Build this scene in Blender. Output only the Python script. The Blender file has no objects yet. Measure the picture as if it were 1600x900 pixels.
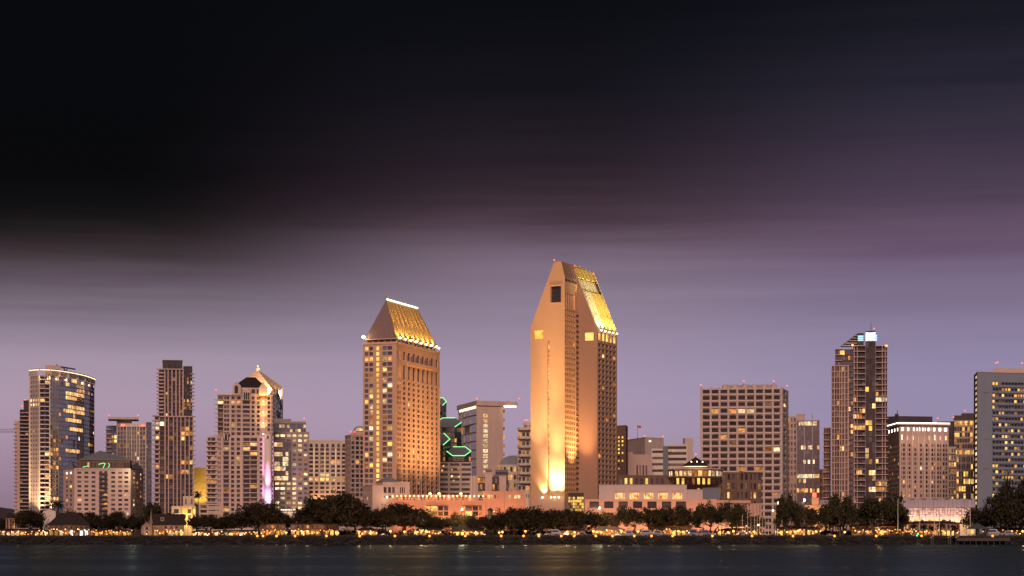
import bpy, bmesh, math, random
from mathutils import Vector, Matrix
R = math.radians
rnd = random.Random(7)
scene = bpy.context.scene

# ---------------------------------------------------------------- camera
F, HC, HY, G = 3020.0, 4.17, 837.0, 3.6          # focal length in photo pixels, eye height, horizon row, quay level
cam_data = bpy.data.cameras.new('camera')
cam = bpy.data.objects.new('camera', cam_data); scene.collection.objects.link(cam)
cam.location = (0, 0, HC); cam.rotation_euler = (R(90), 0, 0)
cam_data.sensor_width = 36; cam_data.lens = 36 * F / 1600
cam_data.shift_y = (HY - 450) / 1600
cam_data.clip_start = 1; cam_data.clip_end = 30000
scene.camera = cam

# ---------------------------------------------------------------- sky
SUN_AZ, SUN_EL = 183.0, 33.0                       # afterglow behind the camera (deg from +Y, clockwise)
world = bpy.data.worlds.new('World'); scene.world = world; world.use_nodes = True
nt = world.node_tree; nt.nodes.clear()
def wn(kind, **k):
    n = nt.nodes.new(kind)
    for a, b in k.items(): setattr(n, a, b)
    return n
def wmath(op, a, b=None, c=None, clamp=False):
    n = wn('ShaderNodeMath', operation=op, use_clamp=clamp)
    for i, v in enumerate((a, b, c)):
        if v is None: continue
        if isinstance(v, (int, float)): n.inputs[i].default_value = v
        else: nt.links.new(v, n.inputs[i])
    return n.outputs[0]
def lin(c):
    return tuple(((v / 255) / 12.92 if v / 255 <= .04045 else ((v / 255 + .055) / 1.055) ** 2.4) for v in c) + (1,)
tc = wn('ShaderNodeTexCoord'); sep = wn('ShaderNodeSeparateXYZ'); nt.links.new(tc.outputs['Generated'], sep.inputs[0])
dx, dy, dz = sep.outputs
hor = wmath('SQRT', wmath('ADD', wmath('MULTIPLY', dx, dx), wmath('MULTIPLY', dy, dy)))
tan_el = wmath('DIVIDE', dz, wmath('MAXIMUM', hor, .02))
comb = wn('ShaderNodeCombineXYZ')
nt.links.new(wmath('MULTIPLY', dx, 2.2), comb.inputs[0]); nt.links.new(wmath('MULTIPLY', dy, 2.2), comb.inputs[1])
nt.links.new(wmath('MULTIPLY', tan_el, 26.0), comb.inputs[2])
comb2 = wn('ShaderNodeCombineXYZ')
nt.links.new(wmath('MULTIPLY', dx, 3.0), comb2.inputs[0]); nt.links.new(wmath('MULTIPLY', dy, 3.0), comb2.inputs[1]); nt.links.new(wmath('MULTIPLY', tan_el, 110.0), comb2.inputs[2])
nz2 = wn('ShaderNodeTexNoise'); nz2.inputs['Scale'].default_value = 1.0; nz2.inputs['Detail'].default_value = 4; nt.links.new(comb2.outputs[0], nz2.inputs['Vector'])
nz = wn('ShaderNodeTexNoise'); nz.inputs['Scale'].default_value = 1.0; nz.inputs['Detail'].default_value = 5; nz.inputs['Roughness'].default_value = .55
nt.links.new(comb.outputs[0], nz.inputs['Vector'])
n1 = wmath('ADD', wmath('SUBTRACT', nz.outputs['Fac'], .5), wmath('MULTIPLY', wmath('SUBTRACT', nz2.outputs['Fac'], .5), .45))
# streaky cloud edge: the height that is looked up wanders with the noise, more so high up
tt = wmath('ADD', tan_el, wmath('MULTIPLY', n1, wmath('MULTIPLY', wmath('MINIMUM', wmath('MAXIMUM', tan_el, 0.0), .3), .26)))
def ramp(stops, fac):
    n = wn('ShaderNodeValToRGB'); e = n.color_ramp.elements
    n.color_ramp.interpolation = 'B_SPLINE'
    while len(e) < len(stops): e.new(.5)
    for el, (p, c) in zip(e, stops): el.position = p; el.color = lin(c)
    nt.links.new(fac, n.inputs[0]); return n.outputs[0]
fac = wmath('DIVIDE', tt, .6, clamp=True)
def ty(y): return (HY - y) / F / .6
left_sky = ramp([(0, (134, 110, 126)), (ty(760), (148, 124, 146)), (ty(660), (172, 150, 174)), (ty(570), (160, 145, 167)), (ty(515), (132, 119, 139)),
                 (ty(475), (100, 88, 104)), (ty(440), (68, 55, 65)), (ty(400), (40, 30, 35)), (ty(365), (16, 14, 16)), (ty(325), (9, 9, 11)), (ty(150), (9, 10, 13)), (1.0, (9, 10, 14))], fac)
mid_sky = ramp([(0, (148, 127, 146)), (ty(760), (158, 138, 158)), (ty(660), (166, 150, 178)), (ty(570), (159, 144, 172)), (ty(500), (139, 124, 147)),
                (ty(430), (122, 105, 125)), (ty(380), (96, 78, 93)), (ty(345), (66, 48, 58)), (ty(280), (42, 34, 42)), (ty(150), (19, 19, 26)), (ty(0), (12, 13, 18)), (1.0, (9, 10, 14))], fac)
right_sky = ramp([(0, (132, 119, 147)), (ty(760), (140, 128, 158)), (ty(660), (146, 138, 174)), (ty(570), (140, 132, 168)), (ty(500), (125, 115, 147)),
                  (ty(430), (116, 98, 127)), (ty(372), (98, 77, 101)), (ty(320), (78, 63, 83)), (ty(220), (52, 47, 62)), (ty(100), (30, 30, 41)), (ty(0), (18, 19, 27)), (1.0, (9, 10, 14))], fac)
def wmix(f, a, b):
    n = wn('ShaderNodeMix', data_type='RGBA'); nt.links.new(f, n.inputs[0])
    for s, v in ((6, a), (7, b)): nt.links.new(v, n.inputs[s])
    return n.outputs[2]
def sstep(v, a, b):
    n = wn('ShaderNodeMapRange', interpolation_type='SMOOTHSTEP'); nt.links.new(v, n.inputs[0])
    n.inputs[1].default_value = a; n.inputs[2].default_value = b; return n.outputs[0]
dxn = wmath('ADD', dx, wmath('MULTIPLY', n1, .10))
sky_col = wmix(sstep(dxn, .02, .22), wmix(sstep(dxn, -.19, .0), left_sky, mid_sky), right_sky)
nish = wn('ShaderNodeTexSky', sky_type='NISHITA'); nish.sun_disc = False
nish.sun_elevation = R(1.5); nish.sun_rotation = R(SUN_AZ); nish.dust_density = 2.0
EXPO = 0.65
bg_c = wn('ShaderNodeBackground'); nt.links.new(sky_col, bg_c.inputs[0]); bg_c.inputs[1].default_value = 0.98 / 2 ** EXPO
clear = sstep(tt, .19, .06)                        # the clear band below the cloud deck, all round the horizon
bg_n = wn('ShaderNodeBackground'); 
tint = wn('ShaderNodeMix', data_type='RGBA', blend_type='MULTIPLY'); tint.inputs[0].default_value = 1; nt.links.new(nish.outputs[0], tint.inputs[6]); tint.inputs[7].default_value = (.95, .74, 1, 1)   # dusk purple
nt.links.new(tint.outputs[2], bg_n.inputs[0]); nt.links.new(wmath('MULTIPLY', clear, 0.02), bg_n.inputs[1])
add = wn('ShaderNodeAddShader'); nt.links.new(bg_c.outputs[0], add.inputs[0]); nt.links.new(bg_n.outputs[0], add.inputs[1])
nt.links.new(add.outputs[0], wn('ShaderNodeOutputWorld').inputs[0])

# ---------------------------------------------------------------- sun (afterglow) and exposure
sun_d = bpy.data.lights.new('sun', 'SUN'); sun_d.energy = 1.55; sun_d.angle = R(20); sun_d.color = (1.0, .675, .555)
sun = bpy.data.objects.new('sun', sun_d); scene.collection.objects.link(sun)
_d = Vector((math.sin(R(SUN_AZ)) * math.cos(R(SUN_EL)), math.cos(R(SUN_AZ)) * math.cos(R(SUN_EL)), math.sin(R(SUN_EL))))
sun.rotation_euler = _d.to_track_quat('Z', 'Y').to_euler()
vs = scene.view_settings; vs.view_transform = 'Standard'; vs.look = 'None'; vs.exposure = EXPO; vs.gamma = 1; vs.use_curve_mapping = False
scene.cycles.max_bounces = 5; scene.cycles.diffuse_bounces = 2; scene.cycles.glossy_bounces = 3; scene.cycles.transmission_bounces = 2
scene.cycles.sample_clamp_indirect = 3.0; scene.cycles.caustics_reflective = False; scene.cycles.caustics_refractive = False
scene.cycles.use_denoising = True

# ---------------------------------------------------------------- materials
def _pr(name):
    m = bpy.data.materials.new(name); m.use_nodes = True; return m, m.node_tree, m.node_tree.nodes['Principled BSDF']
def mat(name, col, rough=.75, metal=0., var=.18, scale=.25, streak=True, bump=0., spec=.4):
    """plaster, metal, stone: base colour with weathering noise"""
    m, t, p = _pr(name)
    tcn = t.nodes.new('ShaderNodeTexCoord'); mp = t.nodes.new('ShaderNodeMapping'); t.links.new(tcn.outputs['Object'], mp.inputs[0])
    mp.inputs['Scale'].default_value = (1, 1, .22 if streak else 1)
    n = t.nodes.new('ShaderNodeTexNoise'); n.inputs['Scale'].default_value = scale; n.inputs['Detail'].default_value = 6; n.inputs['Roughness'].default_value = .65
    t.links.new(mp.outputs[0], n.inputs['Vector'])
    oi = t.nodes.new('ShaderNodeObjectInfo'); ad = t.nodes.new('ShaderNodeMath'); ad.operation = 'MULTIPLY_ADD'
    t.links.new(oi.outputs['Random'], ad.inputs[0]); ad.inputs[1].default_value = .25; t.links.new(n.outputs['Fac'], ad.inputs[2])
    r = t.nodes.new('ShaderNodeValToRGB'); r.color_ramp.elements[0].position = .3; r.color_ramp.elements[1].position = .85
    r.color_ramp.elements[0].color = tuple(c * (1 - var) for c in col) + (1,); r.color_ramp.elements[1].color = tuple(min(1, c * (1 + var * .6)) for c in col) + (1,)
    t.links.new(ad.outputs[0], r.inputs[0]); t.links.new(r.outputs[0], p.inputs['Base Color'])
    p.inputs['Roughness'].default_value = rough; p.inputs['Metallic'].default_value = metal; p.inputs['Specular IOR Level'].default_value = spec
    if bump:
        b = t.nodes.new('ShaderNodeBump'); b.inputs['Strength'].default_value = bump; t.links.new(n.outputs['Fac'], b.inputs['Height']); t.links.new(b.outputs[0], p.inputs['Normal'])
    return m
def glass(name, col, rough=.12, ior=1.9):
    m, t, p = _pr(name)
    oi = t.nodes.new('ShaderNodeObjectInfo'); ge = t.nodes.new('ShaderNodeNewGeometry')
    ad = t.nodes.new('ShaderNodeMath'); ad.operation = 'ADD'; t.links.new(oi.outputs['Random'], ad.inputs[0]); t.links.new(ge.outputs['Random Per Island'], ad.inputs[1])
    fr = t.nodes.new('ShaderNodeMath'); fr.operation = 'FRACT'; t.links.new(ad.outputs[0], fr.inputs[0])
    r = t.nodes.new('ShaderNodeValToRGB'); e = r.color_ramp.elements
    e[1].color = tuple(min(1, c * 2.4 + .02) for c in col) + (1,); e[0].color = tuple(c * .45 for c in col) + (1,)
    x = e.new(.8); x.color = tuple(c * 1.2 for c in col) + (1,)
    t.links.new(fr.outputs[0], r.inputs[0]); t.links.new(r.outputs[0], p.inputs['Base Color'])
    p.inputs['Roughness'].default_value = rough; p.inputs['IOR'].default_value = ior
    return m
def lit(name, cols, s0, s1, nscale=.8):
    """a window with the lights on inside: colour and brightness differ from room to room, blotchy with curtains and furniture"""
    m = bpy.data.materials.new(name); m.use_nodes = True; t = m.node_tree; t.nodes.clear()
    oi = t.nodes.new('ShaderNodeObjectInfo'); ge = t.nodes.new('ShaderNodeNewGeometry')
    def mt(op, a, b, c=None):
        n = t.nodes.new('ShaderNodeMath'); n.operation = op
        for i, v in enumerate((a, b, c)):
            if v is None: continue
            if isinstance(v, (int, float)): n.inputs[i].default_value = v
            else: t.links.new(v, n.inputs[i])
        return n.outputs[0]
    r0 = mt('FRACT', mt('ADD', oi.outputs['Random'], ge.outputs['Random Per Island']), 0)
    r1 = mt('FRACT', mt('MULTIPLY', r0, 7.31), 0)
    ra = t.nodes.new('ShaderNodeValToRGB'); e = ra.color_ramp.elements
    while len(e) < len(cols): e.new(.5)
    for i, c in enumerate(cols): e[i].position = i / (len(cols) - 1); e[i].color = tuple(c) + (1,)
    t.links.new(r0, ra.inputs[0])
    n = t.nodes.new('ShaderNodeTexNoise'); n.inputs['Scale'].default_value = nscale; n.inputs['Detail'].default_value = 2
    t.links.new(ge.outputs['Position'], n.inputs['Vector'])
    nn = t.nodes.new('ShaderNodeMapRange'); t.links.new(n.outputs['Fac'], nn.inputs[0]); nn.inputs[1].default_value = .32; nn.inputs[2].default_value = .68; nn.inputs[3].default_value = .3; nn.inputs[4].default_value = 1.25
    st = mt('MULTIPLY', mt('MULTIPLY_ADD', mt('POWER', r1, 1.6), s1 - s0, s0), nn.outputs[0])
    em = t.nodes.new('ShaderNodeEmission'); t.links.new(ra.outputs[0], em.inputs[0]); t.links.new(st, em.inputs[1])
    t.links.new(em.outputs[0], t.nodes.new('ShaderNodeOutputMaterial').inputs[0])
    m.cycles.emission_sampling = 'NONE'
    return m
def glow(name, col, s):
    m = bpy.data.materials.new(name); m.use_nodes = True; t = m.node_tree; t.nodes.clear()
    em = t.nodes.new('ShaderNodeEmission'); em.inputs[0].default_value = tuple(col) + (1,); em.inputs[1].default_value = s
    t.links.new(em.outputs[0], t.nodes.new('ShaderNodeOutputMaterial').inputs[0]); m.cycles.emission_sampling = 'NONE'
    return m
M = {}
M['dark'] = glass('window_glass', (.045, .036, .038), .16, 1.65)
M['blue'] = glass('blue_glass', (.045, .055, .080), .10, 2.1)
M['lav'] = glass('tower_glass', (.15, .15, .19), .10, 3.0)
M['curt'] = mat('window_curtain', (.20, .15, .12), .5, var=.4)
M['warm'] = lit('lit_warm', [(1, .33, .07), (1, .42, .11), (1, .52, .17), (1, .62, .26)], .3, 1.6)
M['band'] = lit('lit_floor', [(1, .46, .15), (1, .54, .20), (1, .60, .26)], .7, 1.3, .5)
M['dimstrip'] = glow('dim_light_strip', (1, .60, .28), .55)
M['amber'] = lit('lit_amber', [(1, .30, .06), (1, .40, .10), (1, .50, .14)], .2, .9)
M['white'] = lit('lit_white', [(1, .53, .21), (1, .64, .31), (1, .78, .50)], .5, 1.6)
M['yell'] = lit('lit_yellow', [(1, .52, .09), (1, .58, .13), (1, .60, .16)], .85, 1.25, .15)
M['dimw'] = lit('lit_dim', [(1, .38, .16), (1, .50, .24)], .10, .38)
M['cool'] = lit('lit_cool', [(.85, .92, 1), (1, .97, .92)], .8, 2.0)
# ---------------------------------------------------------------- geometry helpers
COL = scene.collection
def Xp(px, Y): return (px - 800) / F * Y
def Zp(py, Y): return HC + (HY - py) / F * Y
def W(px, Y): return Vector((Xp(px, Y), Y, 0))
def P3(px, py, Y): return Vector((Xp(px, Y), Y, Zp(py, Y)))
def proj(v): return 800 + v.x / v.y * F, HY - (v.z - HC) / v.y * F
def rfp(pl, pr, Y, d, skew=0.):
    """rectangular footprint whose front runs from pixel column pl to pr, turned to face the bay; left, right, back right, back left"""
    m = (W(pl, Y) + W(pr, Y)) / 2; r = m.normalized(); r = Matrix.Rotation(R(skew), 3, 'Z') @ r; p = Vector((r.y, -r.x, 0))
    def at(px):
        k = (px - 800) / F; return m + p * ((k * m.y - m.x) / (p.x - k * p.y))
    a, b = at(pl), at(pr); return [a, b, b + r * d, a + r * d]
def cfp(l, n, r):
    """footprint with two faces seen: left corner, near corner, right corner"""
    L, N, Rr = W(*l), W(*n), W(*r); return [L, N, Rr, L + Rr - N]
def nrm(a, b):
    d = (b - a); d.z = 0; d.normalize(); return d, Vector((d.y, -d.x, 0))
class MB:
    def __init__(s): s.v = []; s.f = []; s.m = []; s.mi = 0
    def poly(s, *p):
        i = len(s.v); s.v += [Vector(q) for q in p]; s.f.append(tuple(range(i, i + len(p)))); s.m.append(s.mi)
    def hexa(s, b, t):
        """b, t: four points each, counter-clockwise from above"""
        i = len(s.v); s.v += [Vector(q) for q in b] + [Vector(q) for q in t]
        for f in ((3, 2, 1, 0), (4, 5, 6, 7), (0, 1, 5, 4), (1, 2, 6, 5), (2, 3, 7, 6), (3, 0, 4, 7)): s.f.append(tuple(i + k for k in f)); s.m.append(s.mi)
    def box(s, x0, x1, y0, y1, z0, z1):
        q = ((x0, y0), (x1, y0), (x1, y1), (x0, y1)); s.hexa([(a, b, z0) for a, b in q], [(a, b, z1) for a, b in q])
    def bar(s, a, b, u0, u1, out, inn, z0, z1):
        """box along the wall a-b, from u0 to u1 metres, sticking out by `out` and in by `inn`"""
        d, n = nrm(a, b); q = [a + d * u0 + n * out, a + d * u1 + n * out, a + d * u1 - n * inn, a + d * u0 - n * inn]
        s.hexa([(p.x, p.y, z0) for p in q], [(p.x, p.y, z1) for p in q])
    def prism(s, pts, z0, z1, bottom=True):
        n = len(pts); i = len(s.v); s.v += [Vector((p[0], p[1], z0)) for p in pts] + [Vector((p[0], p[1], z1)) for p in pts]
        for k in range(n): j = (k + 1) % n; s.f.append((i + k, i + j, i + n + j, i + n + k)); s.m.append(s.mi)
        s.f.append(tuple(i + n + k for k in range(n))); s.m.append(s.mi)
        if bottom: s.f.append(tuple(i + k for k in reversed(range(n)))); s.m.append(s.mi)
    def tube(s, a, b, r0, r1=None, n=6):
        a, b = Vector(a), Vector(b); r1 = r0 if r1 is None else r1; d = (b - a).normalized()
        u = d.orthogonal().normalized(); w = d.cross(u); i = len(s.v)
        for c, r in ((a, r0), (b, r1)):
            for k in range(n): t = 2 * math.pi * k / n; s.v.append(c + u * (r * math.cos(t)) + w * (r * math.sin(t)))
        for k in range(n): j = (k + 1) % n; s.f.append((i + k, i + j, i + n + j, i + n + k)); s.m.append(s.mi)
        s.f.append(tuple(i + k for k in reversed(range(n)))); s.f.append(tuple(i + n + k for k in range(n))); s.m += [s.mi] * 2
    def lathe(s, c, prof, n=10):
        """prof: (radius, z) from bottom to top around c"""
        i = len(s.v); c = Vector(c)
        for r, z in prof:
            for k in range(n): t = 2 * math.pi * k / n; s.v.append(c + Vector((r * math.cos(t), r * math.sin(t), z)))
        for q in range(len(prof) - 1):
            for k in range(n): j = (k + 1) % n; a = i + q * n; s.f.append((a + k, a + j, a + n + j, a + n + k)); s.m.append(s.mi)
        a = i + (len(prof) - 1) * n; s.f.append(tuple(a + k for k in range(n))); s.f.append(tuple(i + k for k in reversed(range(n)))); s.m += [s.mi] * 2
    def data(s, name, mats, org=Vector((0, 0, 0)), smooth=False):
        me = bpy.data.meshes.new(name); me.from_pydata([v - org for v in s.v], [], s.f)
        for m in (mats if isinstance(mats, (list, tuple)) else [mats]): me.materials.append(m)
        if isinstance(mats, (list, tuple)) and len(mats) > 1: me.polygons.foreach_set('material_index', s.m)
        if smooth: me.polygons.foreach_set('use_smooth', [True] * len(s.f))
        me.update(); return me
def link(name, data, parent=None, loc=(0, 0, 0), rot=(0, 0, 0), sc=(1, 1, 1), **props):
    o = bpy.data.objects.new(name, data); COL.objects.link(o); o.parent = parent; o.location = loc; o.rotation_euler = rot; o.scale = sc
    for k, v in props.items():
        if v is not None: o[k] = v
    return o
def struct(name, mb, m, **k): return link(name, mb.data(name, m), kind='structure', **k)
def lamp_light(parent, loc, power, col, kind='POINT', target=None, angle=60, radius=.3, blend=.6, org=Vector((0, 0, 0))):
    d = bpy.data.lights.new('light', kind); d.energy = power; d.color = col; d.shadow_soft_size = radius
    o = bpy.data.objects.new('light', d); COL.objects.link(o); o.parent = parent; o.location = Vector(loc) - org
    if kind == 'SPOT':
        d.spot_size = R(angle); d.spot_blend = blend; o.rotation_euler = (Vector(target) - Vector(loc)).to_track_quat('-Z', 'Y').to_euler()
    return o
_pane = {}
def pane_mesh(st):
    if st not in _pane:
        b = MB(); b.box(-.5, .5, -.5, .5, -.5, .5); _pane[st] = b.data('window', M[st])
    return _pane[st]
class T:
    """one thing: an Empty at its base with its parts below it"""
    def __init__(s, name, label, cat, loc, group=None):
        s.org = Vector(loc); s.o = link(name, None, None, s.org, label=label, category=cat, group=group); s.o.empty_display_size = 1; s.wins = []
        s.walls = {}
    def part(s, name, mb, m, parent=None, smooth=False, **props):
        off = s.org if parent is None else s.org + parent.location
        return link(name, mb.data(name, m, off, smooth), parent or s.o, **props)
    def stack(s, name, mb, m, zs, parent=None):
        """the same piece at several heights (mb drawn at z = 0), sharing one mesh"""
        me = mb.data(name, m, Vector((s.org.x, s.org.y, 0)))
        return [link(name, me, parent or s.o, (0, 0, z - s.org.z)) for z in zs]
    def wall(s, key):
        if key not in s.walls: s.walls[key] = MB()
        return s.walls[key]
    def win(s, c, w, h, rz, st, th=.12): s.wins.append((c, w, h, rz, st, th))
    def opening(s, key, a, b, u0, u1, z0, z1, dep, st, blind=False):
        d, n = nrm(a, b); mb = s.wall(key)
        q = [a + d * u0, a + d * u1]; r = [p - n * dep for p in q]
        def v(p, z): return (p.x, p.y, z)
        mb.poly(v(q[0], z0), v(q[1], z0), v(r[1], z0), v(r[0], z0)); mb.poly(v(q[0], z1), v(r[0], z1), v(r[1], z1), v(q[1], z1))
        mb.poly(v(q[0], z0), v(r[0], z0), v(r[0], z1), v(q[0], z1)); mb.poly(v(q[1], z0), v(q[1], z1), v(r[1], z1), v(r[1], z0))
        c = (r[0] + r[1]) / 2 - n * .06; c.z = (z0 + z1) / 2
        if not blind: s.win(c, (u1 - u0) + .1, z1 - z0 + .1, math.atan2(d.y, d.x), st)
    def facade(s, key, a, b, z0, z1, cols, rows, wf=.6, hf=.6, dep=.4, base=.05, rects=(), glass='dark', litst=('warm', 'warm', 'amber', 'white', 'dimw'), skip=None, sill=.5, curt=.08):
        """wall a-b with recessed windows. cols: number or [(u0,u1)] fractions; rows: number or [(z0,z1)] metres"""
        mb = s.wall(key); d, n = nrm(a, b); Lw = (b - a).length
        if isinstance(cols, int): cols = [((i + .5 - wf / 2) / cols, (i + .5 + wf / 2) / cols) for i in range(cols)]
        if isinstance(rows, int):
            h = (z1 - z0) / rows; rows = [(z0 + h * (i + (1 - hf) * sill), z0 + h * (i + (1 - hf) * sill + hf)) for i in range(rows)]
        cols = [(p * Lw, q * Lw) for p, q in cols]
        def v(u, z): p = a + d * u; return (p.x, p.y, z)
        zz = z0
        for j, (za, zb) in enumerate(rows):
            if za > zz + 1e-4: mb.poly(v(0, zz), v(Lw, zz), v(Lw, za), v(0, za))
            uu = 0
            for i, (ua, ub) in enumerate(cols):
                if skip and skip(i, j): continue
                if ua > uu + 1e-4: mb.poly(v(uu, za), v(ua, za), v(ua, zb), v(uu, zb))
                c = a + d * ((ua + ub) / 2); px, py = proj(Vector((c.x, c.y, (za + zb) / 2)))
                st = None
                for (x0, y0, x1, y1, p, q) in rects:
                    if x0 <= px <= x1 and y0 <= py <= y1:
                        if rnd.random() < p: st = q if isinstance(q, str) else rnd.choice(q)
                        else: st = glass
                        break
                if st is None:
                    x = rnd.random(); st = rnd.choice(litst) if x < base else ('curt' if x > 1 - curt else glass)
                s.opening(key, a, b, ua, ub, za, zb, dep, st); uu = ub
            if uu < Lw - 1e-4: mb.poly(v(uu, za), v(Lw, za), v(Lw, zb), v(uu, zb))
            zz = zb
        if z1 > zz + 1e-4: mb.poly(v(0, zz), v(Lw, zz), v(Lw, z1), v(0, z1))
    def plain(s, key, a, b, z0, z1): s.wall(key).poly((a.x, a.y, z0), (b.x, b.y, z0), (b.x, b.y, z1), (a.x, a.y, z1))
    def block(s, key, pts, z0, z1, fac=None, cap=True, parapet=0.):
        n = len(pts)
        for k in range(n):
            a, b = pts[k], pts[(k + 1) % n]; f = (fac or {}).get(k)
            if f is None: s.plain(key, a, b, z0, z1)
            else: s.facade(key, a, b, z0, z1, **f)
        if cap: s.wall(key).poly(*[(p.x, p.y, z1) for p in pts])
        if parapet:
            for k in range(n):
                a, b = pts[k], pts[(k + 1) % n]; s.wall(key).bar(a, b, .01 * k, (b - a).length - .01 * k, .12, .3, z1 - .25, z1 + parapet - .004 * k)
    def done(s, mats, capn=300):
        """close the thing: one wall part for each wall colour, windows as parts (the 300 that show most), the rest joined"""
        for key, mb in s.walls.items(): s.part('wall', mb, mats[key] if isinstance(mats, dict) else mats)
        order = sorted(range(len(s.wins)), key=lambda i: (s.wins[i][4] in ('dark', 'blue', 'curt', 'lav'), -s.wins[i][1] * s.wins[i][2]))
        rest = MB(); keys = ['dark', 'blue', 'curt', 'warm', 'amber', 'white', 'yell', 'dimw', 'cool', 'band', 'lav']
        for q, i in enumerate(order):
            c, w, h, rz, st, th = s.wins[i]
            if q < capn: link('window', pane_mesh(st), s.o, c - s.org, (0, 0, rz), (w, th, h))
            else:
                rest.mi = keys.index(st); d = Vector((math.cos(rz), math.sin(rz), 0)); rest.bar(c - d * w / 2, c + d * w / 2, 0, w, th / 2, th / 2, c.z - h / 2, c.z + h / 2)
        if rest.v: s.part('window', rest, [M[k] for k in keys], kind='stuff')
        return s.o
def rows_px(y0, y1, n, Y, hf):
    """n storeys between photo rows y0 (top) and y1 (bottom) at distance Y; windows fill hf of each"""
    a, b = Zp(y1, Y), Zp(y0, Y); h = (b - a) / n
    return [(a + h * (i + (1 - hf) / 2), a + h * (i + (1 + hf) / 2)) for i in range(n)]
def even(n, wf, a=0., b=1.):
    w = (b - a) / n; return [(a + w * (i + .5 - wf / 2), a + w * (i + .5 + wf / 2)) for i in range(n)]
def beacon(t, p, parent=None):
    """red warning light on a short stem"""
    mb = MB(); mb.tube(p, p + Vector((0, 0, .9)), .08, n=5); q = t.part('beacon', mb, M['metal'], parent)
    g = MB(); g.lathe(p + Vector((0, 0, .9)), [(.1, 0), (.38, .25), (.38, .6), (.08, .85)], 6)
    link('beacon_lens', g.data('beacon_lens', M['red'], t.org + q.location), q)
M['metal'] = mat('grey_metal', (.25, .24, .25), .45, .6, .15)
M['red'] = glow('red_beacon', (1, .11, .06), 2.2)
M['dkmetal'] = mat('dark_metal', (.06, .055, .055), .5, .3, .15)
# ---------------------------------------------------------------- setting: water, shore, ground
def water_mat():
    m, t, p = _pr('bay_water'); t.nodes.remove(p); out = t.nodes['Material Output']
    tcn = t.nodes.new('ShaderNodeTexCoord'); mp = t.nodes.new('ShaderNodeMapping'); t.links.new(tcn.outputs['Object'], mp.inputs[0]); mp.inputs['Scale'].default_value = (.06, .30, 1)
    n = t.nodes.new('ShaderNodeTexNoise'); n.inputs['Scale'].default_value = 1; n.inputs['Detail'].default_value = 5; t.links.new(mp.outputs[0], n.inputs['Vector'])
    mp2 = t.nodes.new('ShaderNodeMapping'); t.links.new(tcn.outputs['Object'], mp2.inputs[0]); mp2.inputs['Scale'].default_value = (.006, .022, 1)
    n2 = t.nodes.new('ShaderNodeTexNoise'); n2.inputs['Scale'].default_value = 1; n2.inputs['Detail'].default_value = 4; t.links.new(mp2.outputs[0], n2.inputs['Vector'])
    b = t.nodes.new('ShaderNodeBump'); b.inputs['Strength'].default_value = .14; b.inputs['Distance'].default_value = .5; t.links.new(n.outputs['Fac'], b.inputs['Height'])
    mr = t.nodes.new('ShaderNodeMapRange'); t.links.new(n2.outputs['Fac'], mr.inputs[0]); mr.inputs[1].default_value = .3; mr.inputs[2].default_value = .7; mr.inputs[3].default_value = .22; mr.inputs[4].default_value = .36   # calmer and more ruffled patches
    g = t.nodes.new('ShaderNodeBsdfGlossy'); g.inputs['Color'].default_value = (.235, .325, .385, 1); t.links.new(mr.outputs[0], g.inputs['Roughness']); t.links.new(b.outputs[0], g.inputs['Normal'])
    d = t.nodes.new('ShaderNodeBsdfDiffuse'); d.inputs[0].default_value = (.008, .022, .032, 1); mx = t.nodes.new('ShaderNodeMixShader'); mx.inputs[0].default_value = .75
    t.links.new(d.outputs[0], mx.inputs[1]); t.links.new(g.outputs[0], mx.inputs[2]); t.links.new(mx.outputs[0], out.inputs[0])
    return m
w = MB(); w.poly((-4000, -600, 0), (4000, -600, 0), (4000, 903, 0), (-4000, 903, 0)); struct('water', w, water_mat())
M['grass_g'] = mat('park_ground', (.035, .040, .022), .95, var=.4, scale=.08, streak=False)
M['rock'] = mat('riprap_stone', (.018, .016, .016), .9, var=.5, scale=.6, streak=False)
M['paving'] = mat('promenade_paving', (.09, .072, .062), .85, var=.2, scale=.4, streak=False)
M['asphalt'] = mat('asphalt', (.05, .048, .047), .9, var=.25, scale=.3, streak=False)
g = MB(); g.poly((-4000, 905.6, G), (4000, 905.6, G), (9000, 12000, G), (-9000, 12000, G)); struct('ground', g, M['grass_g'])
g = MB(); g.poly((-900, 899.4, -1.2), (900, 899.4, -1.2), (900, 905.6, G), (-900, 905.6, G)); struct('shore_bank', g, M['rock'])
g = MB(); g.poly((-600, 906, G + .004), (600, 906, G + .004), (600, 911, G + .004), (-600, 911, G + .004)); struct('promenade_path', g, M['paving'])
g = MB(); g.poly((-600, 968, G + .004), (600, 968, G + .004), (600, 986, G + .004), (-600, 986, G + .004)); struct('harbour_road', g, M['asphalt'])
# riprap: loose stones on the bank
ico = bmesh.new(); bmesh.ops.create_icosphere(ico, subdivisions=1, radius=1); iv = [v.co.copy() for v in ico.verts]; iff = [tuple(v.index for v in f.verts) for f in ico.faces]; ico.free()
rr = MB(); q = random.Random(3)
for k in range(3600):
    u = q.random(); x = q.uniform(-290, 290); y = 899.2 + u * 6.4 + q.uniform(-.9, .1); z = -1.2 + 4.8 * u
    s = q.uniform(.3, 1.0) * (1.5 if q.random() < .12 else 1); c = Vector((x, y, z)); i = len(rr.v); sq = Vector((q.uniform(.8, 1.4), q.uniform(.7, 1.1), q.uniform(.5, .85)))
    rr.v += [c + Vector((v.x * sq.x, v.y * sq.y, v.z * sq.z)) * s * q.uniform(.75, 1.2) for v in iv]
    rr.f += [tuple(i + a for a in f) for f in iff]; rr.m += [0] * len(iff)
link('riprap', rr.data('riprap', M['rock']), kind='stuff', label='dark boulders of the riprap bank along the waterline', category='rocks')
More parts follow.
